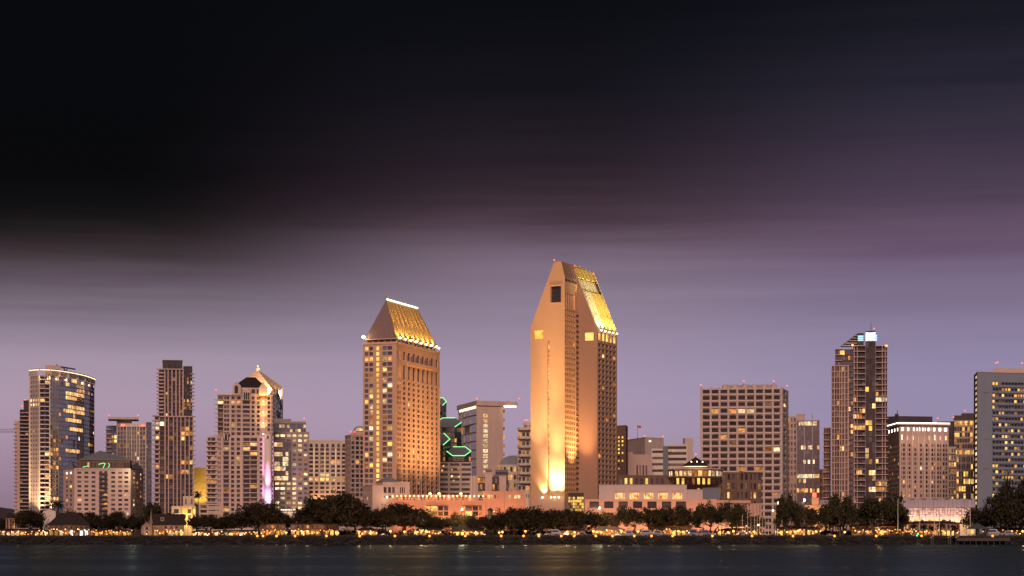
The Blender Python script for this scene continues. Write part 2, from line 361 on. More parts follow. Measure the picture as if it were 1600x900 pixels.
# low kerb wall on top of the bank
kw = T('seawall', 'low dark concrete seawall running along the top of the rocky bank', 'seawall', (0, 905.9, G))
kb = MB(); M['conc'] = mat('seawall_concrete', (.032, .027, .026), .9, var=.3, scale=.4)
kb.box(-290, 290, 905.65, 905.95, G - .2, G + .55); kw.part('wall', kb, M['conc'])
kb = MB(); kb.box(-290, 290, 905.58, 906.02, G + .551, G + .66); kw.part('coping', kb, M['paving'])
# far tree-covered rise behind the left edge
hb = MB(); q = random.Random(5); prof = []
for i in range(60): prof.append((-720 + i * 26, 14 + 8 * math.sin(i * .37 + 1) + q.uniform(-4, 4) + (16 if i < 12 else 0)))
for i in range(59):
    (x0, h0), (x1, h1) = prof[i], prof[i + 1]
    hb.poly((x0, 2300, G - 1), (x1, 2300, G - 1), (x1, 2400, h1), (x0, 2400, h0)); hb.poly((x0, 2400, h0), (x1, 2400, h1), (x1, 2700, G - 1), (x0, 2700, G - 1))
struct('hills', hb, mat('hill_scrub', (.05, .042, .046), .95, var=.4, scale=.02, streak=False))
# ---------------------------------------------------------------- towers, left third
M['pink'] = mat('pink_plaster', (.60, .44, .38), .8)
M['pink2'] = mat('rose_plaster', (.52, .37, .33), .8)
M['beige'] = mat('beige_precast', (.58, .47, .40), .8)
M['pale'] = mat('pale_concrete', (.66, .56, .50), .8)
M['taupe'] = mat('taupe_stone', (.36, .29, .27), .8)
M['brown'] = mat('brown_brick', (.17, .105, .08), .85, var=.3)
M['dkbrown'] = mat('dark_cladding', (.068, .052, .052), .7, var=.25)
M['slate'] = mat('slate_panels', (.15, .165, .21), .5, var=.12)
M['roofgrey'] = mat('grey_metal_roof', (.20, .21, .24), .5, .2)
M['roofdark'] = mat('dark_roof_tiles', (.022, .014, .014), .85, var=.35, scale=.8)
M['silver'] = mat('silver_cladding', (.50, .43, .40), .4, .35)
M['green'] = glow('green_neon', (.25, 1, .30), 1.25)
M['strip'] = glow('warm_light_strip', (1, .74, .42), 1.6)
M['stripw'] = glow('white_light_strip', (1, .88, .76), 2.2)
M['lens'] = glow('flood_lens', (1, .84, .55), 9.0)
M['orange'] = glow('orange_lens', (1, .34, .08), 2.0)
WARM = (1, .62, .28)

# tower crane
Y = 1350
t = T('tower_crane', 'lattice jib of a tower crane poking in at the far left edge', 'crane', W(-60, Y) + Vector((0, 0, G)))
zj = Zp(675, Y); x0, x1 = Xp(-120, Y), Xp(24, Y); mb = MB(); n = 26
for i in range(n):
    a = x0 + (x1 - x0) * i / n; b = x0 + (x1 - x0) * (i + 1) / n
    mb.tube((a, Y, zj), ((a + b) / 2, Y + .8, zj + 2.0), .10, n=4); mb.tube(((a + b) / 2, Y + .8, zj + 2.0), (b, Y, zj), .10, n=4)
for yy, zz in ((Y, zj), (Y + 1.6, zj), (Y + .8, zj + 2.0)): mb.tube((x0, yy, zz), (x1, yy, zz), .16, n=4)
t.part('jib', mb, M['dkmetal'])
mb = MB(); xm = Xp(-60, Y)
for sx in (-.8, .8):
    for sy in (0, 1.6): mb.tube((xm + sx, Y + sy, G), (xm + sx, Y + sy, zj + 6), .15, n=4)
for k in range(40):
    z = G + k * 2.2
    if z < zj: mb.tube((xm - .8, Y, z), (xm + .8, Y, z + 2.2), .08, n=4)
t.part('mast', mb, M['dkmetal'])
mb = MB(); mb.box(xm + 1, xm + 2.6, Y - .4, Y + 1.4, zj - 2.6, zj - .2); t.part('cab', mb, M['pale'])

# slim dark balcony tower behind the glass tower
t = T('balcony_tower', 'slim dark balcony tower standing behind the curved glass tower', 'tower', W(38, 1260) + Vector((0, 0, G)))
fp = rfp(31, 62, 1260, 26); z1 = Zp(640, 1260)
t.block('a', fp, G, z1, {0: dict(cols=7, rows=34, wf=.86, hf=.62, base=.07, dep=.8)})
fp2 = rfp(37, 62, 1262, 20); t.block('a', fp2, z1 + .01, Zp(627, 1262), {0: dict(cols=4, rows=2, wf=.6, hf=.6, base=0)}, parapet=.6)
L = (fp[1] - fp[0]).length; mb = MB(); mb.bar(fp[0], fp[1], -.4, L * .45, 1.3, -.05, 0, .55); t.stack('balcony', mb, M['pink2'], [G + (z1 - G) * i / 34 for i in range(1, 34)])
fpl = rfp(23, 31, 1264, 22); z2 = Zp(657, 1264); t.block('b', fpl, G, z2, None)
mb = MB(); mb.bar(fpl[0], fpl[1], -1.1, 1.2, .8, 3, 0, .3); t.stack('balcony', mb, M['pink2'], [G + (z2 - G) * i / 30 for i in range(2, 30)])
for a in ((34, 636), (39, 626)): beacon(t, P3(a[0], a[1] + 2, 1262))
t.done({'a': M['dkbrown'], 'b': M['pink2']})

# curved glass tower with the lit crown
t = T('glass_tower', 'curved blue glass tower with a glowing slatted crown at left', 'tower', W(98, 1210) + Vector((0, 0, G)))
pts = [W(46.5, 1203), W(62.5, 1197), W(78, 1199), W(92, 1206), W(106, 1216), W(120, 1229), W(132, 1243), W(140, 1256), W(147.5, 1272)]
back = [W(147.5, 1272) + Vector((-14, 16, 0)), W(46.5, 1203) + Vector((-2, 34, 0))]
fp = pts + back; z1 = Zp(587, 1200); nr = 36
RC = [(103, 595, 119, 601, 1, 'band'), (103, 612, 131.5, 623.6, 1, 'band'), (91, 635, 131.5, 640.9, .95, 'band'), (99, 641, 131.5, 647, 1, 'band'), (104, 653, 130, 658.9, 1, 'band'),
      (104, 670, 130, 675.9, 1, 'band'), (104, 700, 130, 705.9, 1, 'band'), (122, 683, 126, 688, 1, 'cool'), (97, 683, 107, 688, .9, 'amber'),
      (74, 676, 92, 688, .7, ('warm', 'amber')), (72, 699, 92, 712, .75, 'warm'), (70, 718, 90, 735, .55, ('amber', 'warm')), (48, 625, 64, 633, .8, 'white'), (48, 735, 66, 742, .9, 'warm'), (66, 755, 90, 780, .35, 'warm'), (140, 640, 149, 646, .9, 'amber'), (139, 690, 148, 696, 1, 'warm')]
for k in range(8):
    c = dict(cols=(4, 2, 3, 4, 5, 5, 4, 3)[k], rows=nr, wf=.93, hf=.80, dep=.12, base=.012 if k > 1 else .04, rects=RC, glass='lav', curt=.02)
    key = 'f'
    if k == 0: c.update(wf=.62, hf=.55, dep=.3, glass='curt'); key = 'p'
    if k == 1: c.update(dep=1.4, hf=.62, glass='dark')
    if k == 2: c.update(wf=.72, hf=.7); key = 'p'  # pale cladding and smaller panes stand in for warm light reflected here
    if k == 3: c.update(wf=.84, hf=.76); key = 'p'  # reflected warm light painted by cladding again, with larger panes
    if k == 7: c.update(wf=.5, hf=.6, glass='dark', base=.10); key = 'b'
    t.facade(key, fp[k], fp[k + 1], G, z1, **c)
for k in (8, 9, 10): t.plain('p', fp[k], fp[(k + 1) % 11], G, z1)
t.wall('p').poly(*[(p.x, p.y, z1) for p in fp])
mb = MB(); L = (fp[2] - fp[1]).length; mb.bar(fp[1], fp[2], -.1, L + .1, .9, 1, 0, .32); t.stack('balcony', mb, M['pale'], [G + (z1 - G) * i / nr for i in range(1, nr)])
for k, u in ((0, .02), (0, .98), (1, .98)):
    mb = MB(); L = (fp[k + 1] - fp[k]).length; mb.bar(fp[k], fp[k + 1], u * L - .35, u * L + .35, .55, 0, G, z1); t.part('pier', mb, M['pale'])
zc = z1 + 3.6; nf = 0
for k in range(8):
    a, b = fp[k], fp[k + 1]; L = (b - a).length; mb = MB(); mb.bar(a, b, -.05, L + .05, 1.0 + .01 * k, 1.2, zc, zc + .5); t.part('crown_rail', mb, M['silver'])
    mb = MB(); mb.bar(a, b, 0, L, .9, -.6, zc - .36, zc - .02); t.part('crown_light', mb, M['strip'])
    m2 = MB()
    for i in range(max(2, int(L / 1.1))): m2.bar(a, b, 1.1 * i + .1, 1.1 * i + .38, .75, -.2, z1 + .05, zc - .4)
    t.part('crown_fin', m2, M['silver'])
ph = [p * .985 + Vector((0, 18, 0)) for p in (W(60, 1203), W(84, 1206), W(84, 1216), W(60, 1214))]
mb = MB(); mb.prism(ph, z1, Zp(573, 1215)); t.part('penthouse', mb, M['pink2'])
# window-cleaning crane on the roof
mb = MB(); a, b = P3(91, 572.5, 1222), P3(118, 577, 1226); mb.tube(a, b, .45, n=6); mb.tube(a, a + Vector((-1.2, 0, 1.4)), .3, n=5)
for k in (.35, .5): p = a.lerp(b, k); mb.tube(p, Vector((p.x, p.y, z1)), .35, n=5)
mb.tube(a.lerp(b, .12), a.lerp(b, .5) + Vector((0, 0, -2)), .2, n=5); t.part('roof_crane', mb, M['dkmetal'])
for k in range(1, 8):
    p = fp[k] + (fp[k] - Vector((fp[5].x, fp[5].y + 20, 0))).normalized() * 1.8
    lamp_light(t.o, (p.x, p.y, z1 - 1.5), 200, WARM, org=t.org, radius=.4)
lamp_light(t.o, W(52, 1180) + Vector((0, 0, G + 6)), 110000, (1, .62, .32), 'SPOT', W(56, 1203) + Vector((0, 0, 50)), 60, org=t.org)
t.done({'f': mat('tower_mullions', (.30, .29, .34), .5, .1, .1), 'p': M['silver'], 'b': M['brown']})

# hip-roofed hotel in front
Y = 1080
t = T('hotel_block', 'pink hotel block with grey hip roof below the glass tower', 'hotel', W(160, Y) + Vector((0, 0, G)))
zt = Zp(733, Y); fr = [W(116, Y), W(204, Y + 4), W(212, Y + 16), W(224, Y + 40)]
rw = rows_px(735, 806, 10, Y, .50)
t.facade('a', fr[0], fr[1], G, zt, [(.055, .125), (.18, .25), (.305, .375), (.655, .725), (.78, .85), (.89, .96)], rw, dep=.5, base=.06)
t.opening  # balcony stack in the middle of the front
t.facade('b', fr[1], fr[2], G, zt, [(.55, .8)], rw, dep=.4, base=.6, litst=('white', 'warm'))
t.facade('a', fr[2], fr[3], G, Zp(731, Y), [(.15, .3), (.6, .75)], rw, dep=.4, base=.3)
lf = [W(99, Y + 12), W(116, Y)]
t.facade('c', lf[0], lf[1], G, zt, [(.2, .4), (.55, .78)], rw, dep=.5, base=.25, rects=[(99, 745, 116, 753, 1, ('amber', 'curt')), (99, 736, 116, 743, 1, 'cool')])
bk = [fr[3] + Vector((-8, 26, 0)), lf[0] + Vector((-3, 40, 0))]
for a, b in ((fr[3], bk[0]), (bk[0], bk[1]), (bk[1], lf[0])): t.plain('a', a, b, G, zt)
allp = [lf[0], fr[0], fr[1], fr[2], fr[3], bk[0], bk[1]]
t.wall('a').poly(*[(p.x, p.y, zt) for p in allp])
mb = MB(); L = (fr[1] - fr[0]).length; mb.bar(fr[0], fr[1], 0, L, .35, .3, zt - .3, zt + .55); t.part('parapet', mb, M['beige'])
zs = [(a + b) / 2 for a, b in rw]
mb = MB(); mb.bar(fr[0], fr[1], L * .44, L * .59, 1.2, -.02, 0, .2); mb.bar(fr[0], fr[1], L * .44, L * .59, 1.2, -1.1, .2, 1.0); t.stack('balcony', mb, M['dkmetal'], [z - 1.1 for z in zs])
for z in zs:
    for u in (.455, .545):
        st = rnd.choice(('dark', 'dark', 'dark', 'amber', 'blue')); d, n = nrm(fr[0], fr[1]); c = fr[0] + d * (L * (u + .015)); c.z = z; t.win(c + n * .03, L * .055, 1.9, math.atan2(d.y, d.x), st)
# set-back attic and hip roof
at = [W(120, Y + 6), W(203, Y + 10), W(206, Y + 40), W(124, Y + 36)]; za = Zp(719, Y + 8)
t.block('d', at, zt, za, {0: dict(cols=16, rows=1, wf=.5, hf=.5, base=.12, dep=.3)})
def hip(t, pts, z0, apex, zt, m, over=.0, name='roof', parent=None):
    c = sum(pts, Vector()) / len(pts); mb = MB(); q = [c + (p - c) * (1 + over) for p in pts]
    for k in range(len(q)):
        a, b = q[k], q[(k + 1) % len(q)]
        if len(apex) == 1: mb.poly((a.x, a.y, z0), (b.x, b.y, z0), (apex[0].x, apex[0].y, zt))
    if len(apex) == 2:
        A, B = [(p.x, p.y, zt) for p in apex]; v = [(p.x, p.y, z0) for p in q]
        mb.poly(v[0], v[1], B, A); mb.poly(v[1], v[2], B); mb.poly(v[2], v[3], A, B); mb.poly(v[3], v[0], A)
    mb.poly(*[(p.x, p.y, z0) for p in reversed(q)])
    mb.prism([(p.x, p.y) for p in q], z0 - .25, z0 - .01); return t.part(name, mb, m, parent)
rp = [W(124, Y + 6), W(203, Y + 10), W(206, Y + 42), W(127, Y + 38)]
hip(t, rp, za + .3, [W(156, Y + 22), W(158, Y + 24)], Zp(704, Y + 20), M['roofgrey'], .03)
hip(t, [W(99.5, Y + 12), W(115.5, Y + 1), W(121, Y + 18), W(105, Y + 28)], zt + .3, [W(111, Y + 15)], Zp(719, Y + 10), M['roofgrey'], .02, 'tower_roof')
hip(t, [W(208, Y + 10), W(224, Y + 36), W(214, Y + 46), W(200, Y + 22)], Zp(731, Y) + .3, [W(213, Y + 26)], Zp(721, Y + 20), M['roofgrey'], .02, 'tower_roof')
# green neon marks on the attic
def neon(t, path, Y, m, r=.28, name='neon_tube', parent=None):
    mb = MB(); p = [P3(a, b, Y) for a, b in path]
    for a, b in zip(p, p[1:]): mb.tube(a, b, r, n=5)
    return t.part(name, mb, m, parent)
sg = neon(t, [(154, 725.5), (161, 723.5), (164.5, 724.2), (161, 731.5)], Y + 3, M['green'], .15, 'neon_sign'); neon(t, [(169, 723.5), (171, 726), (170.5, 729), (168.5, 731)], Y + 3, M['green'], .13, 'neon_sign'); neon(t, [(129, 730), (133, 729), (137, 728)], Y + 3, M['green'], .13, 'neon_sign')
lamp_light(t.o, P3(207, 740, Y - 2), 1500, (1, .8, .5), org=t.org)
t.done({'a': M['pink'], 'b': M['pale'], 'c': M['pink2'], 'd': M['brown']})

# white-framed block with the floating roof slab
Y = 1340
t = T('framed_tower', 'grey residential tower with flat floating roof slab and red lamps', 'tower', W(205, Y) + Vector((0, 0, G)))
za = Zp(667, Y); fp = rfp(183, 228, Y, 24)
t.block('a', fp, G, za, {0: dict(cols=[(.02, .09), (.12, .20), (.23, .31), (.36, .40), (.44, .48), (.53, .57), (.62, .66), (.71, .75), (.80, .87), (.90, .97)], rows=26, hf=.74, dep=.5, base=.05, glass='blue', rects=[(184, 690, 200, 702, .4, 'amber'), (184, 710, 198, 716, .5, 'amber')])})
mb = MB(); L = (fp[1] - fp[0]).length; mb.bar(fp[0], fp[1], L * .12, L * 1.0, .5, 5, za + .01, Zp(662, Y)); pt = t.part('parapet', mb, M['pale'])
for u in (.16, .22, .86, .92):
    d, n = nrm(fp[0], fp[1]); p = fp[0] + d * (L * u) + n * .9; mb = MB(); mb.lathe(Vector((p.x, p.y, za + .2)), [(.2, 0), (.55, .4), (.5, 1.0), (.1, 1.3)], 8); t.part('red_lamp', mb, M['red'])
for u in (.0, .335, .5, .68, .78, 1.):
    mb = MB(); mb.bar(fp[0], fp[1], L * u - .28, L * u + .28, .4, 0, G, za); t.part('pier', mb, M['pale'])
fr2 = rfp(228.2, 237, Y + 4, 22); t.block('b', fr2, G, Zp(659, Y), {0: dict(cols=3, rows=26, wf=.8, hf=.75, dep=.3, base=.03, glass='blue')})
fl = rfp(166, 182.6, Y + 8, 20); zl = Zp(664, Y); t.block('b', fl, G, zl, {0: dict(cols=4, rows=25, wf=.85, hf=.7, dep=.6, base=.07, glass='blue', rects=[(174, 682, 182, 690, .8, 'warm')])})
mb = MB(); L2 = (fl[1] - fl[0]).length; mb.bar(fl[0], fl[1], -.7, L2 * .5, 1.2, -.05, 0, .7); t.stack('balcony', mb, M['pink2'], [G + (zl - G) * i / 25 for i in range(2, 25)])
p2 = rfp(182.3, 206, Y + 2, 16); mb = MB(); mb.prism(p2, za + .01, Zp(655.5, Y)); t.part('penthouse', mb, M['taupe'])
p3 = rfp(169, 217, Y - 2, 24); mb = MB(); mb.prism(p3, Zp(655.3, Y), Zp(652, Y)); t.part('roof_slab', mb, M['beige'])
for a in (170, 216): beacon(t, P3(a, 652, Y))
t.done({'a': M['taupe'], 'b': M['slate']})

# tall brown tower with setback
Y = 1190
t = T('setback_tower', 'tall brown tower with pink piers, side balconies and a mid-height setback', 'tower', W(271, Y) + Vector((0, 0, G)))
zm, zu = Zp(651, Y), Zp(578, Y); lo = rfp(242, 302, Y, 30)
RC = [(285, 666, 298, 682, .8, ('warm', 'amber')), (287, 694, 300, 704, .7, 'amber'), (286, 718, 300, 728, .8, ('amber', 'warm')), (285, 736, 298, 744, .7, 'warm'), (243, 706, 256, 714, .6, 'warm'), (258, 742, 268, 749, .8, 'warm'), (243, 652, 258, 672, .3, 'white')]
cl = [(.02, .10), (.13, .24), (.29, .34), (.37, .47), (.50, .56), (.60, .66), (.69, .77), (.80, .88), (.91, .98)]
t.block('a', lo, G, zm, {0: dict(cols=cl, rows=25, hf=.80, dep=.7, base=.04, rects=RC, curt=.12), 1: dict(cols=4, rows=25, base=.05, wf=.6, hf=.6)})
L = (lo[1] - lo[0]).length
for u in (.115, .265, .355, .485, .58, .675, .785, .895, .995):
    mb = MB(); mb.bar(lo[0], lo[1], L * u - .32, L * u + .32, .55, 0, G, zm + .6); t.part('pier', mb, M['pink2'])
mb = MB(); mb.bar(lo[0], lo[1], -1.6, L * .11, 1.4, 2.0, 0, .9); t.stack('balcony', mb, M['pink2'], [G + (zm - G) * i / 25 for i in range(2, 26)])
mb = MB(); mb.bar(lo[0], lo[1], L - 1.0, L + 1.5, .9, 3, 0, .5); t.stack('balcony', mb, M['pink2'], [G + (zm - G) * i / 25 for i in range(2, 26)])
mb = MB(); mb.bar(lo[0], lo[1], -.4, L + .4, .9, 1, zm - .3, zm + .4); t.part('cornice', mb, M['pink2'])
up = rfp(248, 286, Y + 2, 26); t.block('a', up, zm + .01, zu, {0: dict(cols=[(.03, .20), (.29, .36), (.41, .52), (.57, .68), (.74, .83), (.89, .97)], rows=13, hf=.82, dep=.7, base=.05, curt=.1)})
L = (up[1] - up[0]).length
for u in (.25, .385, .545, .71, .86, 1.0):
    mb = MB(); mb.bar(up[0], up[1], L * u - .38, L * u + .38, .6, 0, zm + .5, zu + .3); t.part('pier', mb, M['pink2'])
mb = MB(); mb.bar(up[0], up[1], -1.3, L * .2, 1.3, 2, 0, .9); t.stack('balcony', mb, M['pink2'], [zm + (zu - zm) * i / 13 for i in range(1, 13)])
mb = MB(); mb.bar(up[0], up[1], -1.2, L + .5, 1.1, 2, zu + .3, zu + .9); t.part('cornice', mb, M['pink2'])
ur = rfp(286.3, 300.5, Y + 5, 22); t.block('b', ur, zm + .01, Zp(571, Y), {0: dict(cols=5, rows=14, wf=.85, hf=.78, dep=.25, base=.03, rects=[(287, 626, 300, 642, .55, ('amber', 'dimw')), (287, 592, 296, 599, .5, 'warm')])})
L = (ur[1] - ur[0]).length; mb = MB(); mb.bar(ur[0], ur[1], L - 1.2, L + 1.4, .7, 3, 0, .5); t.stack('balcony', mb, M['pink2'], [zm + (zu - zm) * i / 13 for i in range(2, 13)])
ph = rfp(254, 285, Y + 6, 18); t.block('c', ph, zu + .01, Zp(563, Y), {0: dict(cols=[(.3, .4), (.6, .68)], rows=[(zu + 2, zu + 3.6)], base=0)}, parapet=.7)
t.done({'a': M['brown'], 'b': M['dkbrown'], 'c': M['dkbrown']})

# yellow lit block
Y = 1230
t = T('yellow_block', 'plain yellow-lit block squeezed between the two brown and pink towers', 'building', W(313, Y) + Vector((0, 0, G)))
fp = rfp(303, 323, Y, 20); zt = Zp(731, Y); t.block('a', fp, G, zt, None); M['yellow'] = mat('yellow_panels', (.66, .44, .16), .6, var=.1)
L = (fp[1] - fp[0]).length; mb = MB(); mb.bar(fp[0], fp[1], .1, L * .46, .12, 0, 0, 4.1); mb.bar(fp[0], fp[1], L * .475, L * .72, .12, 0, 0, 4.1); mb.bar(fp[0], fp[1], L * .735, L - .1, .12, 0, 0, 4.1)
t.stack('wall_panel', mb, M['yellow'], [zt - 4.3 * (i + 1) for i in range(9)])
lamp_light(t.o, P3(313, 795, Y - 16), 15000, (1, .72, .25), 'SPOT', P3(313, 755, Y), 75, org=t.org)
t.done({'a': M['yellow']})
# ---------------------------------------------------------------- gabled condominium and its neighbours
def arch_win(t, a, b, u, w, z0, z1, st='dark', out=.04):
    """tall window with a round head, framed"""
    d, n = nrm(a, b); p = a + d * u; q = []
    for k in range(9): th = math.pi * k / 8; q.append((w / 2 * math.cos(th), z1 - w / 2 + w / 2 * math.sin(th)))
    pr = [(w / 2, z0)] + q + [(-w / 2, z0)]
    mb = MB()
    for s, o in ((1.0, out + .10), (1.28, out)):
        mb.poly(*[(p.x + d.x * x * s + n.x * o, p.y + d.y * x * s + n.y * o, (z0 + (z - z0) * (1.04 if s > 1 else 1))) for x, z in pr]); mb.mi = 1
    m2 = MB(); m2.poly(*mb.v[:len(pr)]); o = t.part('window', m2, M[st]); m3 = MB(); m3.poly(*mb.v[len(pr):]); t.part('frame', m3, M['pale'], o)
Y = 1130
t = T('gabled_condominium', 'stepped pink condominium tower with dark hipped roof and gables', 'tower', W(375, Y) + Vector((0, 0, G)))
zl, zu = Zp(682, Y), Zp(617, Y)
lo = rfp(323, 427, Y, 30); L = (lo[1] - lo[0]).length
def fr(x): return (x - 323) / 104
RC = [(378, 690, 403, 699, .9, ('warm', 'amber')), (378, 705, 403, 712, .8, ('amber', 'warm')), (378, 755, 402, 763, .7, 'amber'), (323, 740, 340, 765, .3, 'amber'), (345, 766, 360, 772, .5, 'amber')]
cl = [(fr(a), fr(b)) for a, b in ((325, 329), (330, 336.5), (340, 341.6), (343, 344.6), (349, 357.5), (361, 365.8), (369.8, 374.8), (380, 390), (391.2, 401.5), (406, 409.5), (425, 426.4))]
z0 = Zp(812, Y); rl = rows_px(683, 807, 17, Y, .64)
t.facade('a', lo[0], lo[1], G, zl, cl, rl, dep=.7, base=.05, rects=RC, curt=.05)
for k in (1, 2, 3): t.plain('a', lo[k], lo[(k + 1) % 4], G, zl)
t.wall('a').poly(*[(p.x, p.y, zl) for p in lo])
mb = MB(); mb.bar(lo[0], lo[1], -.9, L * fr(338), 1.1, -.02, 0, .7); t.stack('balcony', mb, M['pink'], [a - .75 for a, b in rl[3:]])
mb = MB(); mb.bar(lo[0], lo[1], L * fr(348.4), L * fr(358.2), .6, -.02, 0, .35); t.stack('sill_band', mb, M['pink'], [a - .5 for a, b in rl])
mb = MB(); mb.bar(lo[0], lo[1], L * fr(379), L * fr(402.5), .7, -.02, 0, .35); t.stack('sill_band', mb, M['pink'], [a - .5 for a, b in rl])
for x, w in ((359.4, 1.0), (377.2, 1.2), (403.6, 1.0), (390.6, .35)):
    mb = MB(); mb.bar(lo[0], lo[1], L * fr(x) - w / 2, L * fr(x) + w / 2, .45, -.01, G, zl - .2); t.part('pier', mb, M['pink'])
for x in (353, 358): arch_win(t, lo[0], lo[1], L * fr(x), 1.5, Zp(688, Y), Zp(677.5, Y))
up = rfp(340, 426, Y + 2.5, 27); Lu = (up[1] - up[0]).length
def fu(x): return (x - 340) / 86
cu = [(fu(a), fu(b)) for a, b in ((340.6, 348.6), (350.2, 353.6), (354.2, 358), (361.6, 366.5), (368.2, 369), (370.4, 376), (379.2, 390.4), (393, 397.6), (401.5, 405.8), (418, 422), (424.3, 425.6))]
ru = rows_px(618, 681, 9, Y, .66)
RU = [(360, 626, 377, 632, .9, 'amber'), (384, 634, 392, 640, .8, 'amber'), (360, 660, 369, 667, .8, 'amber'), (340, 630, 349, 680, .25, 'dimw')]
t.block('a', up, zl + .01, zu, {0: dict(cols=cu, rows=ru, dep=.7, base=.05, rects=RU, curt=.1)})
mb = MB(); mb.bar(up[0], up[1], -2.2, Lu * .10, 1.0, 1.5, 0, .28); t.stack('balcony', mb, M['pink'], [a - .4 for a, b in ru])
mb = MB(); mb.bar(up[0], up[1], -.5, Lu + .3, .7, .8, zu - .2, zu + .5); t.part('cornice', mb, M['pink'])
# the bay with three arched lights
mb = MB(); d, n = nrm(up[0], up[1]); c0 = up[0] + d * (Lu * fu(385)); bay = [c0 - d * 2.6, c0 - d * 1.9 + n * 1.5, c0 + d * 1.9 + n * 1.5, c0 + d * 2.6, c0 + d * 2.6 - n * 2, c0 - d * 2.6 - n * 2]
mb.prism(bay, Zp(625, Y), Zp(608.5, Y)); t.part('bay', mb, M['pink'])
for x in (-1.1, .1, 1.25): arch_win(t, bay[1], bay[2], 1.9 + x, .9, Zp(624, Y), Zp(612.5, Y))
# top storey, gables and hipped roof
zp = Zp(604, Y); tp = rfp(365, 414, Y + 4, 18); t.block('a', tp, zu + .01, zp, {0: dict(cols=[(.45, .52), (.58, .68), (.74, .8)], rows=1, hf=.5, base=0, dep=.3)})
def gable(t, pl, pr, y0, ye, yp, Yg, dpt, m, name='gable'):
    f = rfp(pl, pr, Yg, dpt); z0, ze, zp = Zp(y0, Yg), Zp(ye, Yg), Zp(yp, Yg); A, B, C, D = f; mf, mk = (A + B) / 2, (C + D) / 2; mb = MB()
    v = lambda p, z: (p.x, p.y, z)
    mb.poly(v(A, z0), v(B, z0), v(B, ze), v(mf, zp), v(A, ze)); mb.poly(v(C, z0), v(D, z0), v(D, ze), v(mk, zp), v(C, ze))
    mb.poly(v(B, z0), v(C, z0), v(C, ze), v(B, ze)); mb.poly(v(D, z0), v(A, z0), v(A, ze), v(D, ze)); mb.poly(v(A, ze), v(mf, zp), v(mk, zp), v(D, ze)); mb.poly(v(B, ze), v(C, ze), v(mk, zp), v(mf, zp))
    t.part(name, mb, m); return f
f = gable(t, 363, 376.5, 616, 603, 596, Y + 1, 8, M['pink']); arch_win(t, f[0], f[1], (f[1] - f[0]).length * .46, 2.2, Zp(614, Y), Zp(602, Y))
f = gable(t, 404.5, 418, 618, 606, 597, Y + 1.2, 8, M['pink']); 
hip(t, tp, zp + .2, [W(385, Y + 12), W(399, Y + 12)], Zp(589.5, Y + 12), M['roofdark'], .05)
# yellow lit recess running down the front
mb = MB(); L = Lu; a, b = up[0], up[1]
mb.bar(a, b, L * fu(407.6), L * fu(408.4), .5, 0, Zp(681, Y), zu); mb.bar(a, b, L * fu(413.4), L * fu(414.2), .5, 0, Zp(681, Y), zu); t.part('recess_jamb', mb, M['pink'])
for y in (678, 661, 644, 627): 
    p = P3(411, y, Y - .2); mb = MB(); mb.box(p.x - .3, p.x + .3, p.y - .2, p.y + .3, p.z - .15, p.z + .15); t.part('floodlight', mb, M['lens'])
    lamp_light(t.o, p + Vector((0, -.5, .3)), 3600, (1, .55, .10), 'SPOT', P3(411, y - 20, Y + 2.2), 70, org=t.org, radius=.15)
# round corner shaft washed with violet light
c = P3(418.5, 790, Y - .3); mb = MB(); mb.lathe(Vector((c.x, c.y + 1.2, G)), [(2.15, 0), (2.15, Zp(678, Y) - G)], 20); t.part('round_shaft', mb, M['pale'], smooth=True)
mb = MB(); mb.lathe(Vector((c.x, c.y + 1.2, Zp(678, Y) + .01)), [(2.5, 0), (2.5, .6), (1.6, .9)], 20); t.part('shaft_cap', mb, M['pink'])
mb = MB(); q = P3(418.3, 683, Y - 1.45); mb.box(q.x - .5, q.x + .5, q.y, q.y + .3, q.z - .9, q.z + .9); t.part('window', mb, M['dark'])
for (dx, dz, pw, cc, th, sa) in ((-1, 4, 60000, (.52, .38, 1), 13, 24), (1, 4, 90000, (.60, .40, 1), 24, 18), (0, 6, 170000, (.76, .42, .95), 37, 15), (0, 6, 200000, (.85, .42, .85), 50, 13)):
    lamp_light(t.o, Vector((c.x + dx, c.y - 20, G + dz)), pw, cc, 'SPOT', Vector((c.x, c.y, G + th)), sa, org=t.org, blend=1.)
# two-storey base reaching left
pb = rfp(309, 345, Y - 3, 16); t.block('a', pb, G, Zp(787, Y), {0: dict(cols=[(.12, .42), (.48, .93)], rows=rows_px(788, 810, 3, Y, .6), dep=.6, base=.05)})
beacon(t, P3(337, 613, Y + 3))
t.done({'a': M['pink']})

